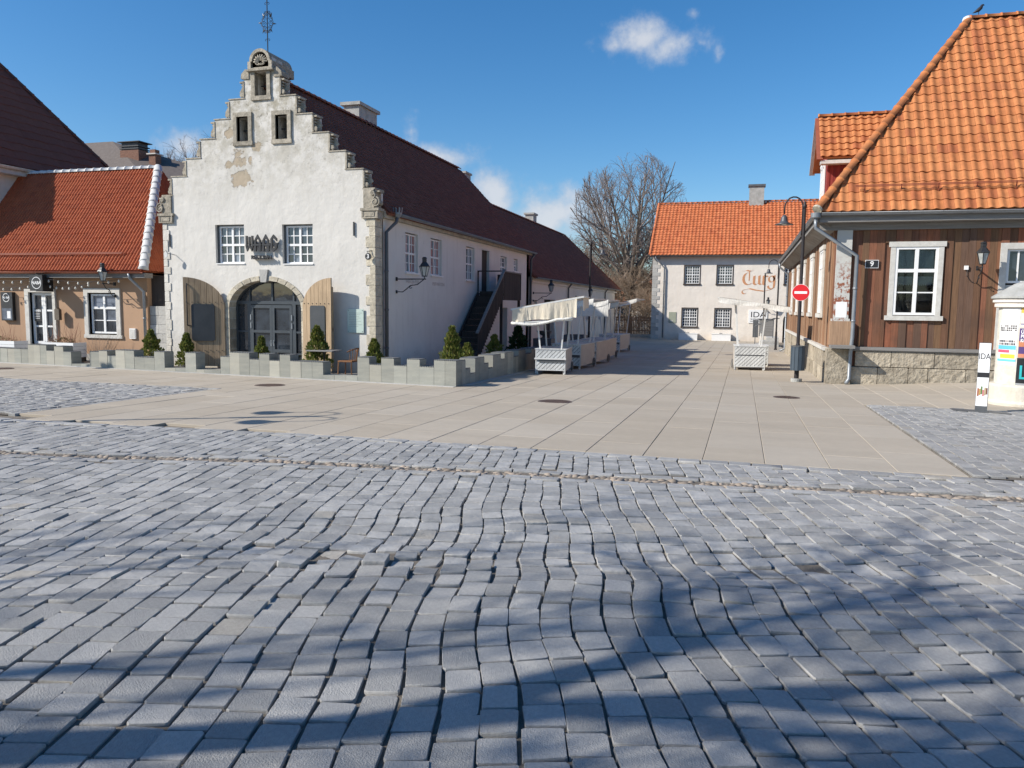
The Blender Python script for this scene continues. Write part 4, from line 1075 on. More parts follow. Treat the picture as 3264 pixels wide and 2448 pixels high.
    mb.box(dx0+.21, 5.2, dyc-hwid+.35, dyc-hwid+.45, 5.0, dz0+.15); mb.box(dx0+.21, 5.2, dyc+hwid-.45, dyc+hwid-.35, 5.0, dz0+.15)
    dorm = mb.build('dormer', M['redboard'], house)
    xk = dx0+.05
    while xk < 4.6: MB().box(xk, xk+.03, dyc-hwid+.33, dyc-hwid+.349, 5.3, dz0+.1).build('cover_strip', M['redboard'], dorm); xk += .2
    window(house, (dx0-.02, dyc+.55, 5.55), -UY, NL, 1.1, 1.35, 2, 3, M['white'], fr=.06, mun=.03, mull=[1], depth=.05, trim=(.1, .05, M['white']), name='dormer_window')
    dl = 4.6; sd = math.hypot(hwid, dzr-dz0); vd = Vector((0, hwid, dzr-dz0))/sd; nd = Vector((0, -(dzr-dz0), hwid))/sd
    mb = MB(); mb.poly([[(0, 0), (dl, 0), (dl, sd), (0, sd)]], (dx0-.28, dyc-hwid, dz0), UX, vd, nd, .08)
    vd2 = Vector((0, -hwid, dzr-dz0))/sd; nd2 = Vector((0, (dzr-dz0), hwid))/sd
    mb.poly([[(0, 0), (dl, 0), (dl, sd), (0, sd)]], (dx0-.28, dyc+hwid, dz0), UX, vd2, nd2, .08); dr = mb.build('dormer_roof', M['tileR'], house)
    tile_roof(dr, 'dormer_tiles', M['tileR'], (dx0-.28, dyc-hwid-.02, dz0-.01), UX, vd, nd, dl, sd, .262, .345, 'pan', nparts=90, lift=.05)
    tile_roof(dr, 'dormer_tiles', M['tileR'], (dx0-.28, dyc+hwid, dz0), UX, vd2, nd2, dl, sd, .262, .345, 'pan', lift=.05)
    ridge_caps(dr, (dx0-.3, dyc, dzr+.03), (dx0+dl-.5, dyc, dzr+.03), M['tileR'], .12, .40)
    mb = MB(); mb.beam((dx0-.30, dyc-hwid-.06, dz0-.09), (dx0-.30, dyc, dzr-.02), .05, .2, (1, 0, 0)); mb.build('barge_board', M['guard'], dorm)
    mb = MB(); mb.beam((dx0-.30, dyc+hwid+.06, dz0-.09), (dx0-.30, dyc, dzr-.02), .05, .2, (1, 0, 0)); mb.build('barge_board', M['oldwhite'], dorm)
    MB().box(dx0-.26, 4.8, dyc-hwid-.02, dyc-hwid+.34, dz0-.22, dz0-.10).build('dormer_eaves', M['oldwhite'], dorm)
right_house()
# ================================================================ far: two storey house with painted lettering
turg = thing('market_house', (-2, 64.5, -.85), 'two storey cream plastered house with bright orange tiled roof closing the square', 'building')
def turg_house():
    UX = Vector((1, 0, 0)); N = Vector((0, -1, 0)); y = 64.5; x0, x1 = -7.25, 11.5
    ups = [-4.75, -2.19, 2.96, 6.0, 9.0]; lows = [-4.84, -2.24]
    hl = [rect(a, a+1.34, 3.64, 5.24) for a in ups]+[rect(a, a+1.33, .17, 1.80) for a in lows]
    ar = [(3.05, -.9), (3.05, .9)]+[(3.65-.6*math.cos(math.pi*k/10), .9+.55*math.sin(math.pi*k/10)) for k in range(1, 10)]+[(4.25, .9), (4.25, -.9)]
    MB().poly([rect(x0, x1, -1.4, 6.05)]+[h[::-1] for h in hl]+[[(a, b+.0) for a, b in ar]], (0, y, 0), UX, Z, N, .5).build('front_wall', M['turg'], turg)
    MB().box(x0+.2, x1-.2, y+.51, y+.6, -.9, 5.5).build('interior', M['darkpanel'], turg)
    MB().poly([[(0, -1.4), (9.6, -1.4), (9.6, 6.05), (4.8, 10.75), (0, 6.05)]], (x0, y+.5, 0), Vector((0, 1, 0)), Z, Vector((-1, 0, 0)), .4).build('gable_wall', M['turg'], turg)
    MB().poly([[(0, -1.4), (9.6, -1.4), (9.6, 6.05), (4.8, 10.75), (0, 6.05)]], (x1, y+.5, 0), Vector((0, 1, 0)), Z, Vector((1, 0, 0)), .4).build('gable_wall', M['turg'], turg)
    MB().box(x0+.4, x1-.4, y+9.7, y+10.1, -1.4, 6.0).build('back_wall', M['turg'], turg)
    fm = M['oldwhite']
    for a in ups+lows:
        z0, h = (3.64, 1.60) if a in ups else (.17, 1.63)
        window(turg, (a+.09, y+.12, z0+.10), UX, N, 1.34-.18, h-.18, 6, 6, M['white'], fr=.05, mun=.035, mull=[3], split=[3], depth=.05)
        mb = MB(); mb.box(a, a+.085, y-.02, y+.2, z0, z0+h); mb.box(a+1.255, a+1.34, y-.02, y+.2, z0, z0+h); mb.box(a+.085, a+1.255, y-.02, y+.2, z0+h-.075, z0+h); mb.box(a-.03, a+1.37, y-.08, y+.2, z0-.02, z0+.09); mb.build('window_frame', M['brownw'], turg)
    # quoins
    z = -1.1; k = 0
    while z < 5.9:
        h = .32; w = .58 if k % 2 else .36
        MB().cbox(x0-.03, x0+w, y-.03, y+.5, z+.008, min(z+h, 5.95)-.008, .02).build('quoin', M['greystone'], turg); z += h; k += 1
    # roof
    ye, ze, yr, zr = y-.42, 5.98, y+5.3, 10.78; sl_ = math.hypot(yr-ye, zr-ze); v = Vector((0, yr-ye, zr-ze))/sl_; n = Vector((0, -(zr-ze), yr-ye))/sl_; L = x1-x0+.5
    mb = MB(); mb.poly([[(0, 0), (L, 0), (L, sl_), (0, sl_)]], (x0-.22, ye, ze), UX, v, n, .1)
    v2 = Vector((0, -(yr-ye), zr-ze))/sl_; n2 = Vector((0, zr-ze, yr-ye))/sl_
    mb.poly([[(0, 0), (L, 0), (L, sl_), (0, sl_)]], (x0-.22, 2*yr-ye, ze), UX, v2, n2, .1); roof = mb.build('roof', M['tileT'], turg)
    tile_roof(roof, 'roof_tiles', M['tileT'], (x0-.22, ye-.04, ze), UX, v, n, L, sl_, .30, .36, 'pan', nparts=300, lift=.06)
    ridge_caps(roof, (x0-.25, yr, zr+.05), (x1+.3, yr, zr+.05), M['tileT'], .14, .45)
    ridge_caps(roof, (x0-.22, ye, ze+.1), (x0-.22, yr, zr+.08), M['tileT'], .12, .45)
    MB().box(.1, 1.3, yr-.5, yr+.3, 9.8, 12.05).build('chimney', M['conc'], turg); MB().box(0, 1.4, yr-.6, yr+.4, 12.05, 12.22).build('chimney_cap', M['dzinc'], turg)
    gutter(turg, (x0-.1, ye-.06, ze-.03), (x1, ye-.06, ze-.03), M['dzinc'], .08, N)
    downpipe(turg, [(x0+.25, ye-.05, ze-.05), (x0+.25, ye-.05, ze-.2), (x0+.95, y-.12, ze-1.0), (x0+.95, y-.12, -.7)], M['zinc'], .06)
    MB().box(3.0, 4.35, y+.3, y+.36, -.9, 1.5).build('archway_door', M['brownw'], turg)
    # painted lettering in broken script, raised a hair from the wall
    M['ochre'] = pm('ochre_paint', (.50, .235, .115), (.56, .28, .15), 6, .9)
    let = tag(thing('painted_lettering', (1.05, y-.02, 3.9), 'ochre blackletter word Turg painted on the cream house wall', 'lettering'))
    def stroke(mb, pts, w):                                         # broad nib
        for i in range(len(pts)-1):
            a, b = Vector((pts[i][0], 0, pts[i][1])), Vector((pts[i+1][0], 0, pts[i+1][1])); d = (b-a)
            nb = Vector((math.cos(R(35))*w/2, 0, math.sin(R(35))*w/2)) if w < .12 else Vector((w/2, 0, .03))
            o = Vector((0, y-.012, 0)); q = [o+a-nb, o+a+nb, o+b+nb, o+b-nb]
            nrm = (q[1]-q[0]).cross(q[3]-q[0])
            if nrm.y > 0: q = q[::-1]
            mb.add(q+[p+Vector((0, .011, 0)) for p in q], [(0, 1, 2, 3), (4, 7, 6, 5), (0, 4, 5, 1), (1, 5, 6, 2), (2, 6, 7, 3), (3, 7, 4, 0)])
    X, B, T = .0, 3.62, 4.42
    def arc(cx, cz, rx, rz, a0, a1, n=10): return [(cx+rx*math.cos(R(a0+(a1-a0)*k/n)), cz+rz*math.sin(R(a0+(a1-a0)*k/n))) for k in range(n+1)]
    mb = MB(); stroke(mb, arc(.28, 4.14, .36, .48, 100, 310), .18); stroke(mb, [(-.10, 4.72), (.15, 4.80), (.45, 4.72), (.58, 4.78)], .17); stroke(mb, [(.36, 4.68), (.36, 3.98)], .10); mb.build('letter_T', M['ochre'], let)
    mb = MB(); stroke(mb, [(.74, 4.36), (.72, 3.76), (.86, 3.66)], .17); stroke(mb, [(.86, 3.66), (1.06, 3.82)], .09); stroke(mb, [(1.12, 4.38), (1.12, 3.76), (1.24, 3.68)], .17); mb.build('letter_u', M['ochre'], let)
    mb = MB(); stroke(mb, [(1.46, 4.38), (1.44, 3.72), (1.54, 3.66)], .17); stroke(mb, [(1.52, 4.22), (1.66, 4.36), (1.76, 4.30)], .14); mb.build('letter_r', M['ochre'], let)
    mb = MB(); stroke(mb, arc(2.04, 4.12, .20, .24, 20, 380, 16), .13); stroke(mb, [(2.24, 4.40), (2.26, 3.90), (2.24, 3.55)], .16); stroke(mb, arc(2.02, 3.55, .22, .20, 0, -190, 10), .13); stroke(mb, [(2.24, 4.38), (2.36, 4.46)], .1); mb.build('letter_g', M['ochre'], let)
    mb = MB(); stroke(mb, arc(.02, 3.1, .17, .16, -40, -270, 10), .11); stroke(mb, [(.02, 3.26), (.4, 3.36), (.9, 3.24), (1.5, 3.16), (2.0, 3.28), (2.24, 3.44)], .17); mb.build('flourish', M['ochre'], let)
turg_house()
# sushi bar sign, plaque, benches, steps
def turg_bits():
    y = 64.5; UX = Vector((1, 0, 0)); N = Vector((0, -1, 0))
    t = thing('restaurant_sign', (.95, y, .9), 'white sushi bar sign board on the cream house wall', 'sign')
    MB().box(.42, 1.85, y-.06, y-.001, .62, 1.68).build('board', M['white'], t)
    text_at('lettering', 'IDA', .62, (1.16, y-.065, 1.28), UX, N, M['black'], t, .004, 1.15); text_at('lettering', 'SUSHIBAAR', .2, (1.14, y-.065, .92), UX, N, M['black'], t, .004, 1.1)
    MB().box(.55, 1.7, y-.068, y-.06, .74, .77).build('underline', M['black'], t)
    t = thing('plaque', (-5.5, y, 1), 'small grey green information plaque left of the lower windows', 'plaque')
    M['plaq'] = pm('plaque_green', (.34, .36, .28), (.28, .30, .24), 5, .6); MB().box(-5.84, -5.25, y-.04, y-.001, .54, 1.42).build('panel', M['plaq'], t); MB().box(-5.78, -5.5, y-.045, y-.04, .64, .74).build('emblem', M['oldwhite'], t)
    for i, (x, lb) in enumerate(((-4.96, 'white box bench under the left lower window of the cream house'), (-2.35, 'white box bench under the right lower window of the cream house'))):
        t = thing('box_bench', (x+.75, y-.3, -.86), lb, 'bench', 'white box benches'); mb = MB().box(x, x+1.48, y-.55, y-.06, -.95, -.32); mb.build('body', M['white'], t)
        MB().box(x-.03, x+1.51, y-.58, y-.05, -.316, -.27).build('lid', M['white'], t); MB().lathe([(.14, 0), (.1, .05)], x+.7, y-.3, 10, -.268).build('bowl', M['dzinc'], t)
    # entrance steps with handrail and doors at the end of the lane
    t = thing('entrance_steps', (2.2, 56.5, -.8), 'pale stone entrance steps with metal handrail beside the lane', 'steps')
    for k in range(3): MB().cbox(.9+k*.35, 2.4, 55.0-.0+k*.3, 57.6, -.9+k*.24, -.66+k*.24, .02).build('step', M['greystone'], t)
    mb = MB(); mb.tube([(.8, 55.2, .55), (2.0, 55.2, 1.12), (2.38, 55.2, 1.12)], .035, 6); mb.tube([(2.0, 55.2, -.2), (2.0, 55.2, 1.12)], .03, 6); mb.tube([(.85, 55.2, -.85), (.85, 55.2, .57)], .03, 6); mb.build('handrail', M['dzinc'], t)
    t = thing('menu_cabinet', (1.6, 58.4, -.8), 'grey upright cabinet by the entrance steps with a round opening', 'cabinet'); MB().box(1.15, 2.15, 58.2, 58.6, -.2, 1.0).build('body', M['greywood'], t); MB().lathe([(.14, 0), (.14, .02)], 0, 0, 12).build('disc', M['white'], t).matrix_local = Matrix.Translation(Vector((1.45, 58.19, .8))-Vector((1.6, 58.4, -.8))) @ Matrix.Rotation(R(90), 4, 'X')
    MB().box(.72, 1.1, 58.3, 58.6, -.3, .95).build('side_panel', M['dzinc'], t); MB().box(1.1, 2.2, 58.15, 58.65, 1.0, 1.06).build('top', M['dzinc'], t)
turg_bits()
# ================================================================ left: tan shop
naba = thing('tan_shop', (-23, 21.5, -.38), 'tan rendered shop with red tiled roof and white ridge tiles left of the weigh house', 'building')
def tan_shop():
    UX = Vector((1, 0, 0)); N = Vector((0, -1, 0)); y = 21.5; x0, x1 = -34.0, -19.30
    dx = (-24.58, -23.28); wx = (-21.78, -20.58)
    MB().poly([rect(x0, x1, -1, 2.62), rect(dx[0]+.18, dx[1]-.05, -.4, 2.0)[::-1], rect(wx[0], wx[1], .56, 2.0)[::-1], rect(-29.4, -28.1, .5, 2.0)[::-1]], (0, y, 0), UX, Z, N, .45).build('front_wall', M['naba'], naba)
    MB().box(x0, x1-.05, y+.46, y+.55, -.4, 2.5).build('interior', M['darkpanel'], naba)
    MB().box(x1-.4, x1, y+.451, 27, -1, 2.62).build('end_wall', M['naba'], naba); MB().box(x0, x1, 26.9, 27.2, -1, 2.62).build('back_wall', M['naba'], naba)
    MB().box(x0, x1+.02, y-.06, y+.02, -1, -.12).build('plinth', M['greystone'], naba)
    # eaves, roof
    ye, ze, yr, zr = y-.40, 2.72, 24.0, 6.58; xe, xr = x1+.25, -20.85
    MB().box(x0, xe, ye+.02, y, 2.50, 2.66).build('eaves_board', M['greywood'], naba)
    sl_ = math.hypot(yr-ye, zr-ze); v = Vector((0, yr-ye, zr-ze))/sl_; n = Vector((0, -(zr-ze), yr-ye))/sl_; L = xe-x0
    ex, sx = xe-xr, 0; se = math.hypot(ex, zr-ze)
    mb = MB(); mb.poly([[(0, 0), (L, 0), (L-ex, sl_), (0, sl_)]], (x0, ye, ze), UX, v, n, .08)
    v2 = Vector((0, -(yr-ye), zr-ze))/sl_; n2 = Vector((0, zr-ze, yr-ye))/sl_; mb.poly([[(0, 0), (L, 0), (L-ex, sl_), (0, sl_)]], (x0, 2*yr-ye, ze), UX, v2, n2, .08)
    vE = Vector((-ex, 0, zr-ze))/se; nE = Vector((zr-ze, 0, ex))/se; dep = 2*(yr-ye)
    mb.poly([[(0, 0), (dep, 0), (dep/2, se)]], (xe, ye, ze), Vector((0, 1, 0)), vE, nE, .08)
    roof = mb.build('roof', M['tileL'], naba)
    tile_roof(roof, 'roof_tiles', M['tileL'], (x0, ye-.03, ze), UX, v, n, L, sl_, .27, .24, 'double', hi=lambda b: L-ex*b/sl_, nparts=300, lift=.018)
    tile_roof(roof, 'roof_tiles', M['tileL'], (xe+.02, ye, ze), Vector((0, 1, 0)), vE, nE, dep, se, .245, .225, 'double', lo=lambda b: dep/2*b/se, hi=lambda b: dep-dep/2*b/se, lift=.018)
    ridge_caps(roof, (x0, yr, zr+.03), (xr, yr, zr+.03), M['ridgeW'], .13, .36)
    ridge_caps(roof, (xe, ye-.02, ze+.05), (xr, yr, zr+.06), M['ridgeW'], .15, .31, (n+nE).normalized())
    mb = MB(); P0 = Vector((x0, ye, ze))+v*.62+n*.17
    for d_ in (0, .05): mb.tube([P0+v*d_, P0+UX*(L-1.1)+v*d_], .014, 5)
    xk = .4
    while xk < L-1: mb.beam(P0+UX*xk+v*.06, P0+UX*xk-n*.15-v*.08, .03, .02); xk += .75
    mb.build('snow_guard', M['guard'], roof)
    gutter(naba, (x0, ye-.05, ze-.02), (xe-.05, ye-.05, ze-.02), pm('copper_red_gutter', (.42, .15, .09), (.36, .12, .07), 4, .35, spec=.6, metal=.3), .06, N)
    downpipe(naba, [(-19.62, ye-.05, ze-.08), (-19.62, ye-.02, ze-.22), (-19.36, y-.09, 2.05), (-19.36, y-.09, -.2)], M['zinc'], .05)
    # door surround and glazed double door
    mb = MB(); mb.box(dx[0], dx[0]+.18, y-.07, y+.1, -.4, 2.12); mb.box(dx[0]+.18, dx[1]+.08, y-.07, y+.1, 2.0, 2.12); mb.box(dx[1]-.05, dx[1]+.08, y-.07, y+.1, -.4, 2.0); mb.build('door_frame', M['oldwhite'], naba)
    a0, a1 = dx[0]+.20, dx[1]-.07; mid = (a0+a1)/2
    for (a, b) in ((a0, mid-.005), (mid+.005, a1)):
        dl = window(naba, (a, y+.12, .18), UX, N, b-a, 1.80, 1, 3, M['white'], fr=.085, mun=.06, depth=.05, name='door_leaf', glass=M['glass'])
        MB().box(a, b, y+.09, y+.13, -.36, .175).build('door_panel', M['white'], dl); MB().box(a+.09, b-.09, y+.075, y+.09, -.26, .10).build('inset_panel', pm('pale_inset', (.6, .55, .45), (.5, .42, .33), 6), dl)
    window(naba, (wx[0]+.05, y+.10, .60), UX, N, wx[1]-wx[0]-.10, 1.36, 2, 3, M['white'], label='white six pane window with stone surround', fr=.06, mun=.03, mull=[1], split=[2], depth=.05, glass=[M['glass'], M['glassb']], trim=(.0, .0, M['white']) if False else None)
    mb = MB(); e = .17
    for q in ((wx[0]-e, wx[1]+e, 2.0, 2.15), (wx[0]-e-.04, wx[1]+e+.04, .44, .56), (wx[0]-e, wx[0], .56, 2.0), (wx[1], wx[1]+e, .56, 2.0)): MB().box(q[0], q[1], y-.06, y+.09, q[2], q[3]).build('surround_stone', M['oldwhite'], naba)
    window(naba, (-29.35, y+.1, .55), UX, N, 1.2, 1.4, 2, 3, M['white'], fr=.06, mun=.03, mull=[1], split=[2], depth=.05)
tan_shop()
# stone gate wall between shop and weigh house
def gate_wall():
    t = thing('stone_gate_wall', (-18.7, 21.7, -.38), 'pale stone block wall filling the gap between tan shop and weigh house', 'wall')
    z = -.6
    while z < 1.55:
        h = .31; x = -19.28; k = 0
        while x < -18.04:
            w = min(random.choice((.34, .5, .62)), -18.03-x); MB().cbox(x+.004, x+w-.004, 21.55+random.uniform(0, .02), 21.95, z+.004, z+h-.004, .01).build('stone_block', M['greystone'], t); x += w
        z += h
    MB().box(-19.3, -18.03, 21.7, 21.95, 1.57, 2.6).build('dark_boarding', M['brownw'], t)
gate_wall()
# big brown roofed house behind on the left, its neighbour, distant roofs
def left_background():
    t = thing('tall_brown_roof_house', (-35, 26, -.4), 'tall house with steep plain brown roof rising behind the tan shop', 'building')
    xe, ze = -26.95, 6.8; ya, yb = 20.7, 29.1; ym = (ya+yb)/2; apx, apz = -31.15, 12.72
    MB().box(-45, xe-.4, ya+.4, yb-.4, -1, ze).build('wall', M['turg'], t)
    ridge_x = -48
    mb = MB(); V = [(xe, ya, ze), (xe, yb, ze), (apx, ym, apz), (ridge_x, ym, apz), (ridge_x, ya, ze), (ridge_x, yb, ze)]
    mb.add(V, [(0, 1, 2), (4, 0, 2, 3), (1, 5, 3, 2)]); mb.add([(x, y, z-.1) for x, y, z in V], [(2, 1, 0), (3, 2, 0, 4), (2, 3, 5, 1)]); roof = mb.build('roof', M['tileB'], t)
    # visible courses on the slope that faces the square
    se = math.hypot(xe-apx, apz-ze); vE = Vector((apx-xe, 0, apz-ze))/se; nE = Vector((apz-ze, 0, xe-apx))/se; d = yb-ya
    tile_roof(roof, 'roof_tiles', M['tileB'], (xe+.03, ya, ze), Vector((0, 1, 0)), vE, nE, d, se, 1.0, .42, 'flat', lo=lambda b: d/2*b/se, hi=lambda b: d-d/2*b/se, lift=.03)
    ridge_caps(roof, (xe, yb, ze+.03), (apx, ym, apz+.03), M['tileB'], .12, .4)
    gutter(t, (xe+.06, ya, ze-.04), (xe+.06, yb, ze-.04), M['oldwhite'], .09, Vector((1, 0, 0)))
    MB().box(xe-.4, xe-.02, ya, yb, ze-.3, ze-.12).build('eaves_board', M['oldwhite'], t)
    t = thing('grey_roof_house', (-40, 42, -.4), 'distant house with grey tiled roof and two chimneys', 'building')
    MB().box(-52, -34.6, 39.6, 47, -1, 8.5).build('wall', M['turg'], t)
    V = [(-52.5, 39, 8.4), (-34.0, 39, 8.4), (-34.4, 43, 10.5), (-41, 43, 12.4), (-52.5, 43, 12.4), (-34, 47, 8.4), (-52.5, 47, 8.4)]
    mb = MB(); mb.add(V, [(0, 1, 2, 3, 4), (4, 3, 2, 5, 6), (1, 5, 2)]); roof = mb.build('roof', M['tileG'], t)
    mb = MB().box(-39.1, -37.65, 41.6, 42.6, 9.2, 11.45); mb.build('chimney', M['brick'], t)
    mb = MB().box(-39.0, -37.75, 41.65, 42.55, 11.45, 11.95).box(-39.12, -37.63, 41.58, 42.62, 11.52, 11.58).box(-39.12, -37.63, 41.58, 42.62, 11.68, 11.74).box(-39.25, -37.5, 41.5, 42.7, 11.95, 12.0); mb.build('chimney_cowl', M['black'], t)
    MB().box(-36.85, -36.35, 41.6, 42.1, 9.2, 11.1).build('chimney', M['brick'], t); MB().box(-36.95, -36.25, 41.5, 42.2, 11.1, 11.17).build('chimney_cap', M['oldwhite'], t); MB().box(-36.8, -36.4, 41.65, 42.05, 11.17, 11.42).build('chimney_pot', M['brick'], t)
left_background()
# ================================================================ stepped stone planter walls
M['pslab'] = pm('planter_limestone', (.325, .32, .275), (.235, .24, .215), 2.2, .8, .006, 26, isl=.13, stretch=(.6, .6, 3), detail=8)
M['pslabw'] = pm('planter_limestone_pale', (.38, .365, .305), (.31, .30, .26), 2.2, .8, .006, 26, isl=.1, stretch=(.6, .6, 3), detail=8)
M['cap'] = pm('planter_cap_slate', (.10, .105, .11), (.16, .165, .165), 4, .7, .006, 40)
def planter(name, label, p0, p1, seq, depth=.36, group='stepped stone planter walls', low=.10):
    """seq: (start, end, height) in metres along p0->p1; each is split into blocks of about a third of a metre"""
    p0, p1 = Vector((*p0, 0)), Vector((*p1, 0)); d = (p1-p0).normalized(); n = Vector((d.y, -d.x, 0))         # n: towards the square
    c = p0+d*((seq[0][0]+seq[-1][1])/2); t = thing(name, (c.x, c.y, G(c.x, c.y)), label, 'planter wall', group)
    for (a, b, h) in seq:
        k = max(1, round((b-a)/.33)); w = (b-a)/k
        for i in range(k):
            s_ = p0+d*(a+i*w+.003); z = G(s_.x, s_.y)-.1
            o = s_-n*depth+Z*z; mb = MB().obox(o, d*(w-.006), n*(depth+random.uniform(-.004, .006)), Z*(h+.1))
            bk = mb.build('stone_block', M['pslab'] if random.random() < .75 else M['pslabw'], t)
            if h > .2:
                q = s_-n*(depth-.015)+Z*(z+h+.1); cm = MB().obox(q, d*(w-.006), n*(depth-.03), Z*.018)
                for j in range(6):                                    # teeth of the capping along the front edge
                    cm.obox(q+d*((w-.006)*(j+.15)/6)+n*(depth-.03), d*((w-.006)/6*.55), n*.016, Z*.026)
                cm.build('cap', M['cap'], bk)
    # pale border strip along the foot
    a, b = seq[0][0], seq[-1][1]; s0, s1 = p0+d*a, p0+d*b
    MB().add([tuple(s0+n*.001+Z*(G(s0.x, s0.y)-.05)), tuple(s1+n*.001+Z*(G(s1.x, s1.y)-.05)), tuple(s1+n*.17+Z*(G(s1.x, s1.y)-.05)), tuple(s0+n*.17+Z*(G(s0.x, s0.y)-.05)),
              tuple(s0+n*.001+Z*(G(s0.x, s0.y)+.012)), tuple(s1+n*.001+Z*(G(s1.x, s1.y)+.012)), tuple(s1+n*.17+Z*(G(s1.x, s1.y)+.012)), tuple(s0+n*.17+Z*(G(s0.x, s0.y)+.012))],
             [(0, 1, 2, 3), (7, 6, 5, 4), (0, 4, 5, 1), (1, 5, 6, 2), (2, 6, 7, 3), (3, 7, 4, 0)]).build('foot_strip', M['greystone'], t)
    return t
PA, PB = (-25.5, 19.66), (-6.8, 17.92)
Lp = math.hypot(PB[0]-PA[0], PB[1]-PA[1])
def lx(x): return (x-PA[0])/(PB[0]-PA[0])*Lp
def sq(*r): return [(lx(a), lx(b), h) for a, b, h in r]
planter('stepped_planter', 'stepped grey stone planter wall in front of the tan shop door', PA, PB, sq((-25.4, -22.15, .47), (-22.15, -21.3, .62), (-21.3, -20.95, .45), (-20.95, -20.55, .60), (-20.55, -20.2, .44), (-20.2, -19.4, .08)))
planter('stepped_planter', 'stepped grey stone planter wall in front of the tan shop window', PA, PB, sq((-19.4, -19.0, .48), (-19.0, -18.65, .52), (-18.65, -18.3, .38), (-18.3, -17.55, .56), (-17.55, -16.75, .38), (-16.75, -16.35, .56), (-16.35, -15.55, .1), (-15.55, -15.15, .57), (-15.15, -14.25, .1)))
planter('stepped_planter', 'stepped grey stone planter wall in front of the arched entrance', PA, PB, sq((-14.25, -13.92, .50), (-13.92, -13.22, .63), (-13.22, -12.88, .46), (-12.88, -12.53, .62), (-12.53, -12.18, .45), (-12.18, -11.83, .62), (-11.83, -10.76, .46), (-10.76, -9.68, .13)))
planter('stepped_planter', 'stepped grey stone planter wall at the corner of the weigh house', PA, PB, sq((-9.68, -9.32, .64), (-9.32, -8.96, .46), (-8.96, -8.58, .64), (-8.58, -8.2, .46), (-8.2, -7.83, .64), (-7.83, -7.42, .46), (-7.42, -6.80, .64)))
planter('stepped_planter', 'stepped grey stone planter wall running back beside the market carts', (-6.8, 18.30), (-6.95, 27.6), [(0, .3, .63), (.3, .7, .40), (.7, 1.1, .25), (1.1, 1.9, .64), (1.9, 2.3, .45), (2.3, 2.7, .30), (2.7, 3.5, .66), (3.5, 3.9, .50), (3.9, 4.9, .68), (4.9, 5.5, .52), (5.5, 6.4, .70), (6.4, 7.2, .55), (7.2, 8.9, .70)], depth=.45)
M['soil'] = pm('planting_soil', (.07, .055, .04), (.11, .09, .07), 8, .95, .02, 30)
# ================================================================ conifers
def leaf_mat(name, a, b, c):
    t = NT(name); r = t.rand(); col = t.mix(t.ramp(r, 0, .7), a, b); col = t.mix(t.ramp(r, .8, 1), col, c)
    m = t.done(col, .6, .25); n, l = m.node_tree.nodes, m.node_tree.links
    tr = n.new('ShaderNodeBsdfTranslucent'); l.new(col, tr.inputs[0]); ad = n.new('ShaderNodeMixShader'); ad.inputs[0].default_value = .3
    l.new(t.b.outputs[0], ad.inputs[1]); l.new(tr.outputs[0], ad.inputs[2]); l.new(ad.outputs[0], n['Material Output'].inputs[0]); return m
M['thuja'] = leaf_mat('thuja_sprays', (.10, .135, .028), (.17, .19, .045), (.30, .24, .08))
M['thujad'] = leaf_mat('thuja_sprays_dark', (.02, .042, .014), (.035, .06, .02), (.05, .07, .03))  # much darker copy of the thuja greens, used on one conifer
M['bark'] = pm('grey_bark', (.13, .105, .085), (.21, .175, .14), 9, .9, .01, 40, stretch=(1, 1, .3))
M['barkfar'] = pm('far_bark', (.115, .095, .08), (.17, .145, .12), 5, .9)
M['twig'] = pm('twigs', (.19, .16, .15), (.26, .22, .20), 2, .9)
M['twigb'] = pm('brown_twigs', (.20, .15, .11), (.26, .20, .15), 2, .9)
def sprays(h, r, n, seed, prof=None):
    rr = np.random.default_rng(seed); V = []; F = []
    k = 0
    for i in range(n):
        f = rr.random()**.85; z = .06*h+f*h*.94; R_ = r*(prof(f) if prof else (1-f)**.75*.98+.03)
        lob = 1+.18*math.sin(3.1*i*.0+seed+f*19)+.10*math.sin(f*47+seed)
        a = rr.random()*6.283; q = R_*lob*(1-.55*rr.random()**2.2)*(1+.10*math.sin(5*a+f*8)); x, y = q*math.cos(a), q*math.sin(a)
        L = (.035+.05*rr.random())*(h/1.2)**.4; w = L*.42
        up_ = np.array([math.cos(a)*.55+rr.normal()*.3, math.sin(a)*.55+rr.normal()*.3, .75+.3*rr.random()]); up_ /= np.linalg.norm(up_)
        sd = np.cross(up_, rr.normal(size=3)); sd /= np.linalg.norm(sd)+1e-9; p = np.array([x, y, z])
        V += [p-sd*w*.4, p+up_*L*.55-sd*w, p+up_*L*1.25, p+up_*L*.55+sd*w, p+sd*w*.4]; F.append((k, k+4, k+3, k+2, k+1)); k += 5
    mb = MB(); mb.v = [tuple(v) for v in V]; mb.f = F; return mb
def conifer(x, y, h, r, label, dark=False, seed=1, n=None, base=None):
    z = base if base is not None else G(x, y)+.02
    t = thing('conifer', (x, y, z), label, 'shrub', 'clipped conifers by the weigh house')
    sprays(h, r, n or int(1500*h), seed).build('foliage', M['thujad' if dark else 'thuja'], t, world_=False)
    MB().tube([(0, 0, -.05), (0, 0, h*.5), (.01, 0, h*.9)], [.03, .02, .006], 6).build('trunk', M['bark'], t, True, False)
    mb = MB().lathe([(r*.62, -.02), (r*.72, .12), (r*.66, .12), (r*.6, .09)], 0, 0, 14); mb.build('pot', M['dzinc'], t, False, False)
conifer(-18.05, 20.2, 1.12, .40, 'plump green conifer in front of the grey stone gate wall', seed=1)
conifer(-16.62, 20.1, 1.05, .32, 'green conifer left of the open plank door', seed=2)
conifer(-13.85, 20.0, 1.02, .28, 'small yellowish conifer in the middle of the arched entrance', seed=3)
conifer(-11.86, 19.85, 1.36, .42, 'tall green conifer before the right plank door', seed=4)
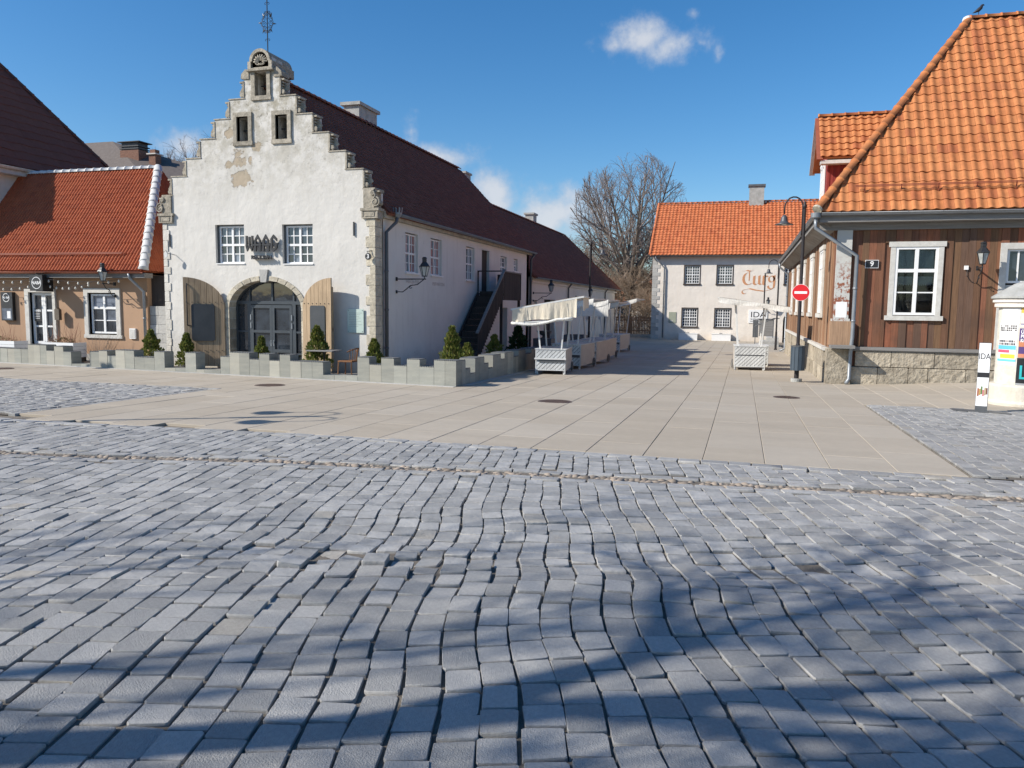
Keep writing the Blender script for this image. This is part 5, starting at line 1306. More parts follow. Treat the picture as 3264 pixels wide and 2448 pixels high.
conifer(-9.75, 19.3, 1.05, .33, 'small conifer beside the rain pipe at the weigh house corner', seed=5)
conifer(-7.75, 20.1, 1.42, .40, 'tallest pointed conifer along the shaded side wall', seed=6)
conifer(-8.0, 22.0, .92, .36, 'low round conifer at the foot of the wooden stair', seed=7)
conifer(-8.0, 24.7, 1.12, .42, 'green conifer behind the stepped planter near the stair', seed=8)
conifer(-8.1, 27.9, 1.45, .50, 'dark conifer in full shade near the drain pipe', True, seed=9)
# ================================================================ market carts
M['cartw'] = mat_wood('cart_grey_paint', [(.56, .57, .56), (.60, .61, .60)], 'z', .6)
M['cartply'] = pm('cart_plywood', (.52, .475, .42), (.44, .40, .355), 4, .7, .002, 40)
M['polew'] = pm('pole_white', (.68, .68, .66), (.60, .60, .58), 5, .6)
def canvas_mat(name, c1, c2):
    t = NT(name); col = t.mix(t.ramp(t.noise(1.5, 6, .65), .35, .68), c1, c2); col = t.mix(t.math('MULTIPLY', t.ramp(t.noise(3.2, 8, .7), .58, .7), .4), col, tuple(x*.6 for x in c2))
    t.bump(t.noise(7, 4, .55, stretch=(2.5, 2.5, .6)), .03, .7); m = t.done(col, .85, .2); n, l = m.node_tree.nodes, m.node_tree.links
    tr = n.new('ShaderNodeBsdfTranslucent'); l.new(col, tr.inputs[0]); mx = n.new('ShaderNodeMixShader'); mx.inputs[0].default_value = .10
    l.new(t.b.outputs[0], mx.inputs[1]); l.new(tr.outputs[0], mx.inputs[2]); l.new(mx.outputs[0], n['Material Output'].inputs[0]); return m
M['canvas'] = canvas_mat('cream_canvas', (.77, .70, .575), (.68, .605, .48)); M['canvasw'] = canvas_mat('white_canvas', (.82, .80, .75), (.70, .68, .62))
def cart(loc, rz, label, w=.95, dp=1.6, h=.78, roof=None, curtain=False, rail=True, stripes=True, sheet=None, wheel_back=True):
    """local: x across, y away (length), z up; four splayed poles carry a sloping canvas roof"""
    t = thing('market_cart', loc, label, 'market cart', 'wooden market carts'); t.rotation_euler.z = rz
    leg = .12; B = lambda mb, nm, m, p=t, sm=False: mb.build(nm, m, p, sm, False)
    # slatted ends with diagonal boards, ply sides
    for (yy, s_) in ((0, -1), (dp, 1)):
        ep = B(MB().box(0, w, yy-.012 if s_ < 0 else yy-.005, yy+.005 if s_ < 0 else yy+.012, leg, h), 'end_panel', M['dzinc'])
        for (z0, z1) in ((leg+.03, leg+(h-leg)*.54), (leg+(h-leg)*.60, h-.03)):
            hh = z1-z0; step = .135; gp = .024; a = -hh
            while a < w:                                              # diagonal boards clipped to the panel
                pts = [(a, z0), (a+step-gp, z0), (a+step-gp+hh, z1), (a+hh, z1)]
                pl = pts; lo, hi = .03, w-.03
                def clip(P, xl, keep_gt):
                    out = []
                    for i in range(len(P)):
                        p, q = P[i], P[(i+1) % len(P)]; ip = (p[0] >= xl) if keep_gt else (p[0] <= xl); iq = (q[0] >= xl) if keep_gt else (q[0] <= xl)
                        if ip: out.append(p)
                        if ip != iq: f = (xl-p[0])/(q[0]-p[0]); out.append((xl, p[1]+(q[1]-p[1])*f))
                    return out
                pl = clip(clip(pts, lo, True), hi, False)
                if len(pl) > 2: B(MB().poly([pl], (0, yy+s_*.03, 0), (1, 0, 0), Z, (0, s_, 0), .018), 'slat', M['cartw'], ep)
                a += step
        for (a0, a1, b0, b1) in ((0, .03, leg-.1, h), (w-.03, w, leg-.1, h), (.03, w-.03, h-.03, h), (.03, w-.03, leg, leg+.03)):
            B(MB().box(a0, a1, min(yy, yy+s_*.034), max(yy, yy+s_*.034), b0, b1), 'frame_strip', M['cartw'], ep)
    for xx in (0, w): B(MB().box(xx-.01 if xx == 0 else xx-.005, xx+.005 if xx == 0 else xx+.01, .006, dp-.006, leg, h), 'side_panel', M['cartply'])
    n = 9
    for i in range(n): B(MB().box(-.03+i*(w+.06)/n+.004, -.03+(i+1)*(w+.06)/n-.004, -.05, dp+.05, h, h+.025), 'counter_board', M['cartw'])
    for xx in (.03, w-.08):
        for yy in (.02, dp-.07): B(MB().box(xx, xx+.05, yy, yy+.05, 0, leg), 'leg', M['polew'])
    if rail:
        B(MB().box(-.03, w+.02, -.09, -.045, leg+(h-leg)*.53, leg+(h-leg)*.60), 'handle_rail', M['polew'])
        B(MB().box(.12, w-.02, -.06, -.036, leg+(h-leg)*.40, leg+(h-leg)*.52), 'tray', M['dzinc'])
    for xx in (-.04, w+.04):
        yy = dp-.16 if wheel_back else .2
        mb = MB(); N_ = 18; wr = .15
        ring = [(xx, yy+wr*math.cos(6.283*k/N_), wr+wr*math.sin(6.283*k/N_)) for k in range(N_)]; mb.tube(ring, .022, 6, closed=True)
        for k in range(6): mb.tube([(xx, yy, wr), (xx, yy+wr*math.cos(k*1.047), wr+wr*math.sin(k*1.047))], .009, 4)
        B(mb, 'wheel', M['dzinc'], sm=True)
    if roof:
        (xl, zl, xr_, zr_, y0, y1, mt) = roof
        def rz_(x): return zl+(zr_-zl)*(x-xl)/(xr_-xl)
        for (bx, tx, yb, yt) in ((.12, -.02 if xl < 0 else .0, .12, .05), (w-.15, w-.02, .12, .05), (.12, -.02, dp-.15, dp-.02), (w-.15, w+.0, dp-.15, dp-.02)):
            B(MB().beam((bx, yb, h+.02), (tx, yt, rz_(tx)-.02), .045, .045, (0, 1, 0)), 'pole', M['polew'])
        fr = MB()
        for yy in (y0, y1): fr.beam((xl, yy, zl), (xr_, yy, zr_), .04, .05)
        for xx in (xl, xr_): fr.beam((xx, y0, rz_(xx)), (xx, y1, rz_(xx)), .04, .04)
        B(fr, 'roof_frame', M['polew'])
        gx, gy = 9, 7; mb = MB()
        for j in range(gy+1):
            for i in range(gx+1):
                fx, fy = i/gx, j/gy; x = xl+(xr_-xl)*fx; y = y0+(y1-y0)*fy
                mb.v.append((x, y, rz_(x)+.035-.05*math.sin(math.pi*fx)*math.sin(math.pi*fy)+.008*math.sin(9*fx+5*fy)))
        for j in range(gy):
            for i in range(gx): mb.f.append((j*(gx+1)+i, j*(gx+1)+i+1, (j+1)*(gx+1)+i+1, (j+1)*(gx+1)+i))
        B(mb, 'canopy', mt, sm=True)
        if curtain:
            # rolled-down front sheet with folds, tied up along a sagging bar
            mb = MB(); gx, gz = 46, 12
            for j in range(gz+1):
                for i in range(gx+1):
                    fx, fz = i/gx, j/gz; x = xl+.04+(xr_-xl-.25)*fx; zt = rz_(x)-.01; zb = 1.63+.17*fx+.03*math.sin(3*fx)-.02*(1-abs(2*fx-1))
                    fold = .05*math.sin(19*fx+1.3*math.sin(11*fx)+2.2*math.sin(5*fx))*(.25+.75*fz)+.02*math.sin(61*fx)*fz
                    mb.v.append((x+.012*math.sin(30*fx)*fz, y0-.025+fold*.8, zt+(zb-zt)*fz-.015*math.sin(13*fx)*fz))
            for j in range(gz):
                for i in range(gx): mb.f.append((j*(gx+1)+i, j*(gx+1)+i+1, (j+1)*(gx+1)+i+1, (j+1)*(gx+1)+i))
            B(mb, 'front_sheet', mt, sm=True)
            rl = MB(); pts = [(xl+.02+(xr_-xl-.35)*k/12, y0-.05, 1.60+.17*k/12-.10*math.sin(math.pi*min(1, k/9))*(1 if k < 10 else .2)) for k in range(13)]; rl.tube(pts, .045, 8); B(rl, 'rolled_sheet', M['canvasw'], sm=True)
            B(MB().beam((xl, y0-.04, 1.60), (xr_-.35, y0-.04, 1.72), .03, .04), 'bar', M['polew'])
            for fx in (.17, .72):
                x = xl+(xr_-xl)*fx; B(MB().beam((x, y0-.075, rz_(x)), (x, y0-.085, 1.58+.17*fx), .018, .008, (0, 1, 0)), 'tie', M['canvas'])
            # side flap on the high end
            mb = MB(); 
            for j in range(7):
                for i in range(7):
                    fy, fz = i/6, j/6; mb.v.append((xr_-.02+.03*math.sin(9*fy)*fz, y0+(y1-y0)*fy, zr_-.02-(.42-.12*fy)*fz))
            for j in range(6):
                for i in range(6): mb.f.append((j*7+i, j*7+i+1, (j+1)*7+i+1, (j+1)*7+i))
            B(mb, 'side_flap', mt, sm=True)
        else:                                                         # short hanging edge of the cover
            mb = MB(); 
            for j in range(5):
                for i in range(19):
                    fx, fz = i/18, j/4; x = xl+(xr_-xl)*fx; mb.v.append((x, y0-.03+.02*math.sin(17*fx+3*fz)*fz, rz_(x)+.02-(.17+.03*math.sin(9*fx))*fz))
            for j in range(4):
                for i in range(18): mb.f.append((j*19+i, j*19+i+1, (j+1)*19+i+1, (j+1)*19+i))
            B(mb, 'valance', mt, sm=True)
        if sheet and not curtain:
            mb = MB(); z1 = sheet
            for j in range(9):
                for i in range(13):
                    fx, fz = i/12, j/8; x = xl+(xr_-xl)*fx; mb.v.append((x, y0-.02+.03*math.sin(20*fx)*fz, rz_(x)-.02+(z1-rz_(x))*fz))
            for j in range(8):
                for i in range(12): mb.f.append((j*13+i, j*13+i+1, (j+1)*13+i+1, (j+1)*13+i))
            B(mb, 'front_sheet', mt, sm=True)
    return t
gz = lambda x, y: (x, y, G(x, y))
cart(gz(-6.22, 23.45), R(6), 'nearest cart in the left row, cream canvas roof with a gathered front sheet', roof=(-.78, 2.02, 1.50, 2.44, -.15, 1.75, M['canvas']), curtain=True, dp=1.75)
cart(gz(-6.45, 26.6), R(-4), 'second cart in the left row, with ply side and white canvas roof', roof=(-.7, 2.05, 1.5, 2.45, -.1, 1.7, M['canvasw']), dp=2.9-1.0, w=1.05, h=.85)
cart(gz(-6.5, 29.6), R(-3), 'third cart in the left row, with an open dark tray on its side', roof=(-.7, 2.1, 1.55, 2.5, -.1, 1.9, M['canvasw']), dp=2.2, w=1.1, h=.88, sheet=1.9)
cart(gz(-6.75, 33.4), R(-2), 'fourth cart in the left row, half hidden behind the others', roof=(-.7, 2.1, 1.6, 2.5, -.1, 1.9, M['canvas']), dp=2.2, w=1.1, h=.88)
cart(gz(-7.4, 41.2), R(-3), 'farthest cart in the left row, standing in shade before the picket fence', roof=(-.6, 2.15, 2.0, 2.85, -.1, 2.2, M['canvasw']), dp=2.6, w=1.15, h=.92)
cart(gz(-.24, 29.4), R(2), 'front market cart on the right, with white canvas roof sloping to the house', roof=(-.64, 2.62, 1.86, 2.28, -.2, 1.6, M['canvasw']), dp=1.5, w=1.08, h=.86, rail=False)
cart(gz(-.05, 32.2), R(2), 'rear market cart on the right, without a canvas roof, behind the front one', dp=1.5, w=1.08, h=.80, rail=False, roof=(-.5, 2.5, 1.3, 2.15, 0, 1.4, M['canvasw']) if False else None)
# open tray on the third cart
# ================================================================ lamps
def bell(mb, x, y, z, r=.20):
    mb.lathe([(.03, .27), (.05, .26), (.085, .20), (.10, .10), (.13, .045), (r, 0), (r*.95, -.012), (.11, .02), (.04, .10)], x, y, 20, z)
M['lamp'] = pm('lamp_grey', (.05, .055, .062), (.075, .08, .09), 4, .45, spec=.5); M['lamppost'] = pm('lamp_post_black', (.022, .02, .022), (.04, .034, .036), 5, .5)
M['bulb'] = pm('frosted_bulb', (.75, .72, .65), (.7, .68, .6), 3, .4)
def street_lamp(x, y, hgt, label, dirs=(180,), arm=.5):
    z = G(x, y); t = thing('street_lamp', (x, y, z), label, 'street lamp', 'bell shaped street lamps')
    mb = MB().lathe([(.09, 0), (.09, .06), (.07, .08), (.062, 1.1), (.05, 1.15), (.045, hgt), (.03, hgt+.02)], x, y, 12, z); mb.build('post', M['lamppost'], t, False)
    MB().lathe([(.02, 0), (.06, .05), (.06, .12), (.03, .16), (.045, .2), (.01, .24)], x, y, 10, z+hgt).build('finial', M['lamppost'], t, True)
    for a in dirs:
        d = Vector((math.cos(R(a)), math.sin(R(a)), 0)); p = Vector((x, y, z+hgt)); r_ = arm/2
        pts = [p+d*.05-Z*.75, p+d*.05+Z*.08]+[p+d*(.05+r_-r_*math.cos(q))+Z*(.08+r_*math.sin(q)*1.15) for q in np.linspace(.25, math.pi, 9)]+[p+d*(.05+arm)-Z*.12]
        MB().tube(pts, .022, 8).build('arm', M['lamppost'], t, True)
        q = p+d*(.05+arm)-Z*.42; sh = MB(); bell(sh, q.x, q.y, q.z, .27); sh = sh.build('shade', M['lamp'], t, True)
        MB().lathe([(.0, -.05), (.07, -.03), (.09, .02), (.05, .08)], q.x, q.y, 12, q.z+.02).build('bulb', M['bulb'], sh, True)
    return t
street_lamp(-7.35, 38.0, 5.35, 'street lamp with a bell shade beside the left row of carts', dirs=(0,), arm=.55)
l1 = street_lamp(1.60, 24.3, 5.05, 'street lamp with a bell shade carrying the no entry sign by the boarded house', dirs=(180,), arm=.5)
street_lamp(2.0, 50.0, 5.1, 'street lamp half behind the boarded house corner', dirs=(180,), arm=.55)
street_lamp(1.42, 58.5, 4.9, 'thin distant lamp post before the painted lettering', dirs=(), arm=.4)
street_lamp(-13.1, 7.45, 4.75, 'twin armed street lamp standing outside the left edge', dirs=(115, -65), arm=.55)
street_lamp(-24.4, 15.9, 4.75, 'twin armed street lamp by the tan shop, outside the left edge', dirs=(115, -65), arm=.55)
# no entry sign and bin on the lamp by the house
def no_entry():
    x, y = 1.60, 24.3; z = G(x, y); U = Vector((1, 0, 0)); N = Vector((-.12, -.99, 0)).normalized(); U = Z.cross(N)*-1; U = Vector((N.y*-1, N.x, 0)); 
    t = thing('no_entry_sign', (x, y-.06, z+2.3), 'round red no entry sign on the lamp post', 'road sign'); c = Vector((x, y-.085, z+2.64))
    U = Vector((.99, -.12, 0)); M['red'] = pm('sign_red', (.62, .02, .025), (.58, .02, .025), 3, .4); M['signw'] = pm('sign_white', (.82, .82, .82), (.8, .8, .8), 3, .4)
    circ = lambda r, n=36: [(r*math.cos(6.283*k/n), r*math.sin(6.283*k/n)) for k in range(n)]
    MB().poly([circ(.245)], c, U, Z, N, .012).build('rim', M['signw'], t); MB().poly([circ(.236)], c+N*.004, U, Z, N, .008).build('disc', M['red'], t)
    MB().poly([[(-.175, -.035), (.175, -.035), (.175, .035), (-.175, .035)]], c+N*.008, U, Z, N, .006).build('bar', M['signw'], t)
    MB().box(x-.03, x+.03, y-.075, y-.04, z+2.55, z+2.72).build('bracket', M['zinc'], t)
    t = thing('litter_bin', (x, y-.2, z), 'slatted blue grey litter bin on the lamp post', 'litter bin'); M['bin'] = pm('bin_blue_grey', (.045, .065, .085), (.06, .08, .10), 4, .5, spec=.5)
    n = 12; cx, cy = x, y-.22; h0, h1, r_ = z+.36, z+1.06, .205
    for k in range(n):
        a0, a1 = 6.283*k/n+.03, 6.283*(k+1)/n-.03; P = []
        for zz in (h0, h1):
            for (rr, aa) in ((r_, a0), (r_, a1), (r_-.02, a1), (r_-.02, a0)): P.append((cx+rr*math.cos(aa), cy+rr*math.sin(aa), zz))
        MB().add(P, [(0, 1, 5, 4), (1, 2, 6, 5), (2, 3, 7, 6), (3, 0, 4, 7), (4, 5, 6, 7), (3, 2, 1, 0)]).build('slat', M['bin'], t)
    MB().lathe([(r_-.03, 0), (r_-.03, h1-h0-.02)], cx, cy, 12, h0).build('liner', M['black'], t); MB().lathe([(r_+.012, 0), (r_+.012, .025), (r_-.05, .025), (r_-.05, 0)], cx, cy, 16, h1).build('rim', M['dzinc'], t)
    MB().lathe([(.16, -.05), (.16, .09), (.14, .1)], x, y, 16, z).build('foot', M['conc'], l1)
no_entry()
# wall lanterns
def lantern(mb_parent, x, y, z, s=1.):
    cg = MB()
    P = []
    for (r_, zz) in ((.075, 0), (.155, .30)):
        for k in range(6): P.append((x+s*r_*math.cos(k*1.0472+.3), y+s*r_*math.sin(k*1.0472+.3), z+s*zz))
    gp = MB(); gp.add(P, [(k, (k+1) % 6, 6+(k+1) % 6, 6+k) for k in range(6)]); M.setdefault('lantglass', mat_glass('lantern_glass', (.22, .23, .22), .5, .15))
    for k in range(6): cg.tube([P[k], P[6+k]], .011*s, 5)
    cg.tube(P[:6], .014*s, 5, closed=True); cg.tube(P[6:], .016*s, 5, closed=True)
    cg.lathe([(.17*s, .30*s), (.15*s, .34*s), (.07*s, .44*s), (.075*s, .46*s), (.075*s, .54*s), (.09*s, .55*s), (.05*s, .59*s)], x, y, 6, z)
    cg.tube([(x, y, z-.09*s), (x, y, z+.02)], .016*s, 6)
    a = cg.build('cage', M['black'], mb_parent); gp.build('glazing', M['lantglass'], mb_parent)
def wall_lantern(x, y, z, nx, ny, reach, label):
    n = Vector((nx, ny, 0)); t = thing('wall_lantern', (x, y, z), label, 'wall lantern', 'wrought iron wall lanterns')
    p = Vector((x, y, z)); e = p+n*reach
    mb = MB().beam(p, e+n*.05, .03, .035).box(p.x-.03, p.x+.03, p.y-.03, p.y+.03, p.z-.06, p.z+.06); mb.build('bracket', M['black'], t)
    pts = [p-Z*.40, p-Z*.40+n*reach*.22, p-Z*.32+n*reach*.35, p-Z*.20+n*reach*.5, p-Z*.17+n*reach*.75, p-Z*.01+n*reach*.98]; mb = MB().tube(pts, .016, 6).box(p.x-.025, p.x+.025, p.y-.025, p.y+.025, p.z-.45, p.z-.35)
    sc_ = [p-Z*.25+n*(reach*.5)+n*.05*math.cos(q)*(1-q/8)-Z*.05*math.sin(q)*(1-q/8) for q in np.linspace(0, 6, 12)]; mb.tube(sc_, .01, 5); mb.build('scroll', M['black'], t, True)
    lantern(t, e.x, e.y, e.z+.09, 1.)
wall_lantern(WX1+.02, 22.35, 2.52, 1, 0, .95, 'wall lantern on a long bracket near the front corner of the weigh house')
wall_lantern(WX1+.02, 38.9, 2.42, 1, 0, .95, 'wall lantern at the near end of the long wing')
wall_lantern(WX1+.02, 49.6, 2.40, 1, 0, .95, 'wall lantern in the middle of the long wing behind the carts')
wall_lantern(-20.55, 21.4, 2.30, .1, -1, .55, 'wall lantern over the tan shop beside the drain pipe')
wall_lantern(6.1, HY-.02, 2.9, 0, -1, .5, 'wrought iron wall lantern on the boarded house between window and door')
wall_lantern(1.85, 64.4, 2.0, 0, -1, .5, 'small wall lantern on the cream house by the sushi sign')
# ================================================================ signs and small things on the weigh house
U_X, N_F = Vector((1, 0, 0)), Vector((0, -1, 0))
def waag_signs():
    t = thing('restaurant_lettering', (-14.34, WY, 3.5), 'dark standing letters WAAG RESTORAN between the two facade windows', 'sign')
    L = {'W': [[(0, .3), (.22, .3), (.22, 1), (0, 1)], [(.39, .34), (.61, .34), (.61, .94), (.39, .94)], [(.78, .3), (1, .3), (1, 1), (.78, 1)], [(0, .3), (.19, 0), (.5, .30), (.81, 0), (1, .3), (1, .42), (.8, .22), (.5, .47), (.2, .22), (0, .42)]],
         'A': [[(.06, 0), (.32, 0), (.32, .72), (.06, .72)], [(.68, 0), (.94, 0), (.94, .72), (.68, .72)], [(.06, .68), (.06, .58), (.5, .82), (.94, .58), (.94, .68), (.5, 1.08)], [(-.1, .36), (1.1, .36), (1.1, .48), (-.1, .48)]],
         'G': [[(.04, .2), (.32, .2), (.32, .8), (.04, .8)], [(.04, .78), (.04, .62), (.45, .84), (.9, .62), (.9, .8), (.45, 1.06)], [(.04, .22), (.45, -.02), (.92, .22), (.92, .36), (.45, .18), (.04, .36)], [(.66, .2), (.92, .2), (.92, .5), (.66, .5)], [(.48, .44), (1.06, .44), (1.06, .54), (.48, .54)]]}
    x = -14.86
    for ch in 'WAAG':
        mb = MB()
        for i, pl in enumerate(L[ch]): mb.poly([[(p[0]*.265, p[1]*.48) for p in pl]], (x, WY-.15-i*.002, 3.30), U_X, Z, N_F, .05)
        for q in (.06, .22): mb.tube([(x+q, WY-.1, 3.55), (x+q, WY+.02, 3.55)], .01, 5)
        mb.build('letter', M['black'], t); x += .29
    x = -14.67
    for ch in 'RESTORAN':
        text_at('letter', ch, .165, (x+.04, WY-.13, 3.115), U_X, N_F, M['black'], t, .018, 1.0, bold=.004); x += .088
    MB().box(-14.68, -13.98, WY-.13, WY+.01, 3.095, 3.108).build('mounting_rail', M['black'], t)
    t = thing('house_number', (-10.62, WY-.1, 3.1), 'round black plate with white number three at the weigh house corner', 'number plate')
    circ = [(.10*math.cos(6.283*k/24), .10*math.sin(6.283*k/24)) for k in range(24)]
    MB().poly([circ], (-10.66, WY-.16, 3.12), U_X, Z, N_F, .03).build('plate', M['black'], t); text_at('digit', '3', .17, (-10.66, WY-.167, 3.12), U_X, N_F, M['white'], t, .004, bold=.004)
    MB().tube([(-10.66, WY-.14, 3.21), (-10.72, WY-.12, 3.27), (-10.6, WY-.02, 3.3)], .012, 5).build('bracket', M['black'], t)
    t = thing('oval_sign', (-17.7, WY-.1, 3.2), 'small pale oval sign on a curled bracket at the left of the facade', 'sign')
    c = [(.065*math.cos(6.283*k/20), .095*math.sin(6.283*k/20)) for k in range(20)]; MB().poly([c], (-17.72, WY-.30, 3.22), U_X, Z, N_F, .02).build('plate', M['ridgeW'], t)
    MB().tube([(-17.60, WY-.01, 3.22), (-17.60, WY-.15, 3.24), (-17.66, WY-.30, 3.26), (-17.72, WY-.30, 3.36)], .012, 5).build('bracket', M['zinc'], t)
    t = thing('glass_plaque', (-11.15, WY-.03, 1.2), 'pale green glass plaque with fine text right of the entrance', 'plaque'); M['pglass'] = pm('pale_green_glass', (.52, .62, .56), (.48, .58, .53), 2, .15, spec=.5)
    MB().box(-11.42, -10.88, WY-.05, WY-.035, .86, 1.57).build('panel', M['pglass'], t)
    for i, (a, z) in enumerate(((-11.38, 1.53), (-10.92, 1.53), (-11.38, .9), (-10.92, .9))): MB().tube([(a, WY-.06, z), (a, WY-.001, z)], .012, 6).build('stud', M['zinc'], t)
    ln = MB()
    for k in range(9): ln.box(-11.36, -11.36+random.uniform(.3, .44), WY-.0525, WY-.0501, 1.45-k*.05, 1.455-k*.05)
    tag(ln.build('fine_text', M['dzinc'], t), kind='stuff')
    # faint wall lettering on the side wall
    t = thing('faded_lettering', (WX1, 24, 2.4), 'faded grey lettering below the first two side windows', 'lettering'); M['faint'] = pm('faded_paint', (.40, .36, .34), (.45, .40, .37), 9, .9)
    text_at('words', 'VAEKOJA PUB', .17, (WX1+.004, 23.6, 2.48), (0, 1, 0), (1, 0, 0), M['faint'], t, .001); text_at('words', 'PUB VAEKODA', .17, (WX1+.004, 25.9, 2.46), (0, 1, 0), (1, 0, 0), M['faint'], t, .001)
    # cafe table and wicker chair
    M['wicker'] = mat_wood('wicker', [(.20, .10, .05), (.26, .14, .07)]); z = G(-11, 19.9)
    t = thing('cafe_chair', (-10.75, 19.75, z), 'brown wicker cafe chair standing behind the low planter gap', 'chair')
    x, y = -10.78, 19.72
    for (dx, dy) in ((-.2, -.2), (.2, -.2), (-.2, .2), (.2, .2)): MB().tube([(x+dx*1.1, y+dy*1.1, z), (x+dx, y+dy, z+.44)], .016, 6).build('leg', M['wicker'], t)
    MB().cbox(x-.23, x+.23, y-.22, y+.22, z+.42, z+.46, .015).build('seat', M['wicker'], t)
    bk = MB(); 
    for k in range(7):
        a = -.9+1.8*k/6; bk.tube([(x+.23*math.cos(a), y+.23*math.sin(a), z+.45), (x+.29*math.cos(a), y+.29*math.sin(a), z+.80)], .012, 5)
    bk.tube([(x+.295*math.cos(-1.2+2.4*k/10), y+.295*math.sin(-1.2+2.4*k/10), z+.81-.1*(abs(k-5)/5)**2) for k in range(11)], .02, 6); bk.build('backrest', M['wicker'], t)
    t = thing('cafe_table', (-11.6, 19.75, z), 'dark cafe table with thin top beside the wicker chair', 'table'); MB().cbox(-12.0, -11.15, 19.45, 20.05, z+.70, z+.735, .008).build('top', M['greywood'], t)
    MB().tube([(-11.58, 19.75, z), (-11.58, 19.75, z+.7)], .03, 8).build('post', M['black'], t); MB().lathe([(.22, 0), (.22, .02), (.03, .05)], -11.58, 19.75, 16, z).build('base', M['black'], t)
    # urn and boxes in the shade by the wing
    z = G(-9.6, 36.6); t = thing('stone_urn', (-9.3, 36.6, z), 'dark stone urn on a square plinth in the shade by the wing', 'urn'); MB().cbox(-9.75, -8.85, 36.2, 37.0, z, z+.8, .02).build('plinth', M['dzinc'], t)
    MB().lathe([(.16, 0), (.1, .06), (.08, .12), (.3, .22), (.36, .34), (.38, .36), (.3, .36)], -9.3, 36.6, 16, z+.8).build('bowl', M['dzinc'], t, True)
    t = thing('planter_box', (-8.9, 42, G(-8.9, 42)), 'long dark planter box standing in shade behind the carts', 'planter'); MB().cbox(-9.5, -8.3, 41.4, 42.6, G(-9, 42), G(-9, 42)+.85, .03).build('body', M['dzinc'], t); MB().box(-9.42, -8.38, 41.5, 42.5, G(-9, 42)+.851, G(-9, 42)+.88).build('soil', M['soil'], t)
waag_signs()
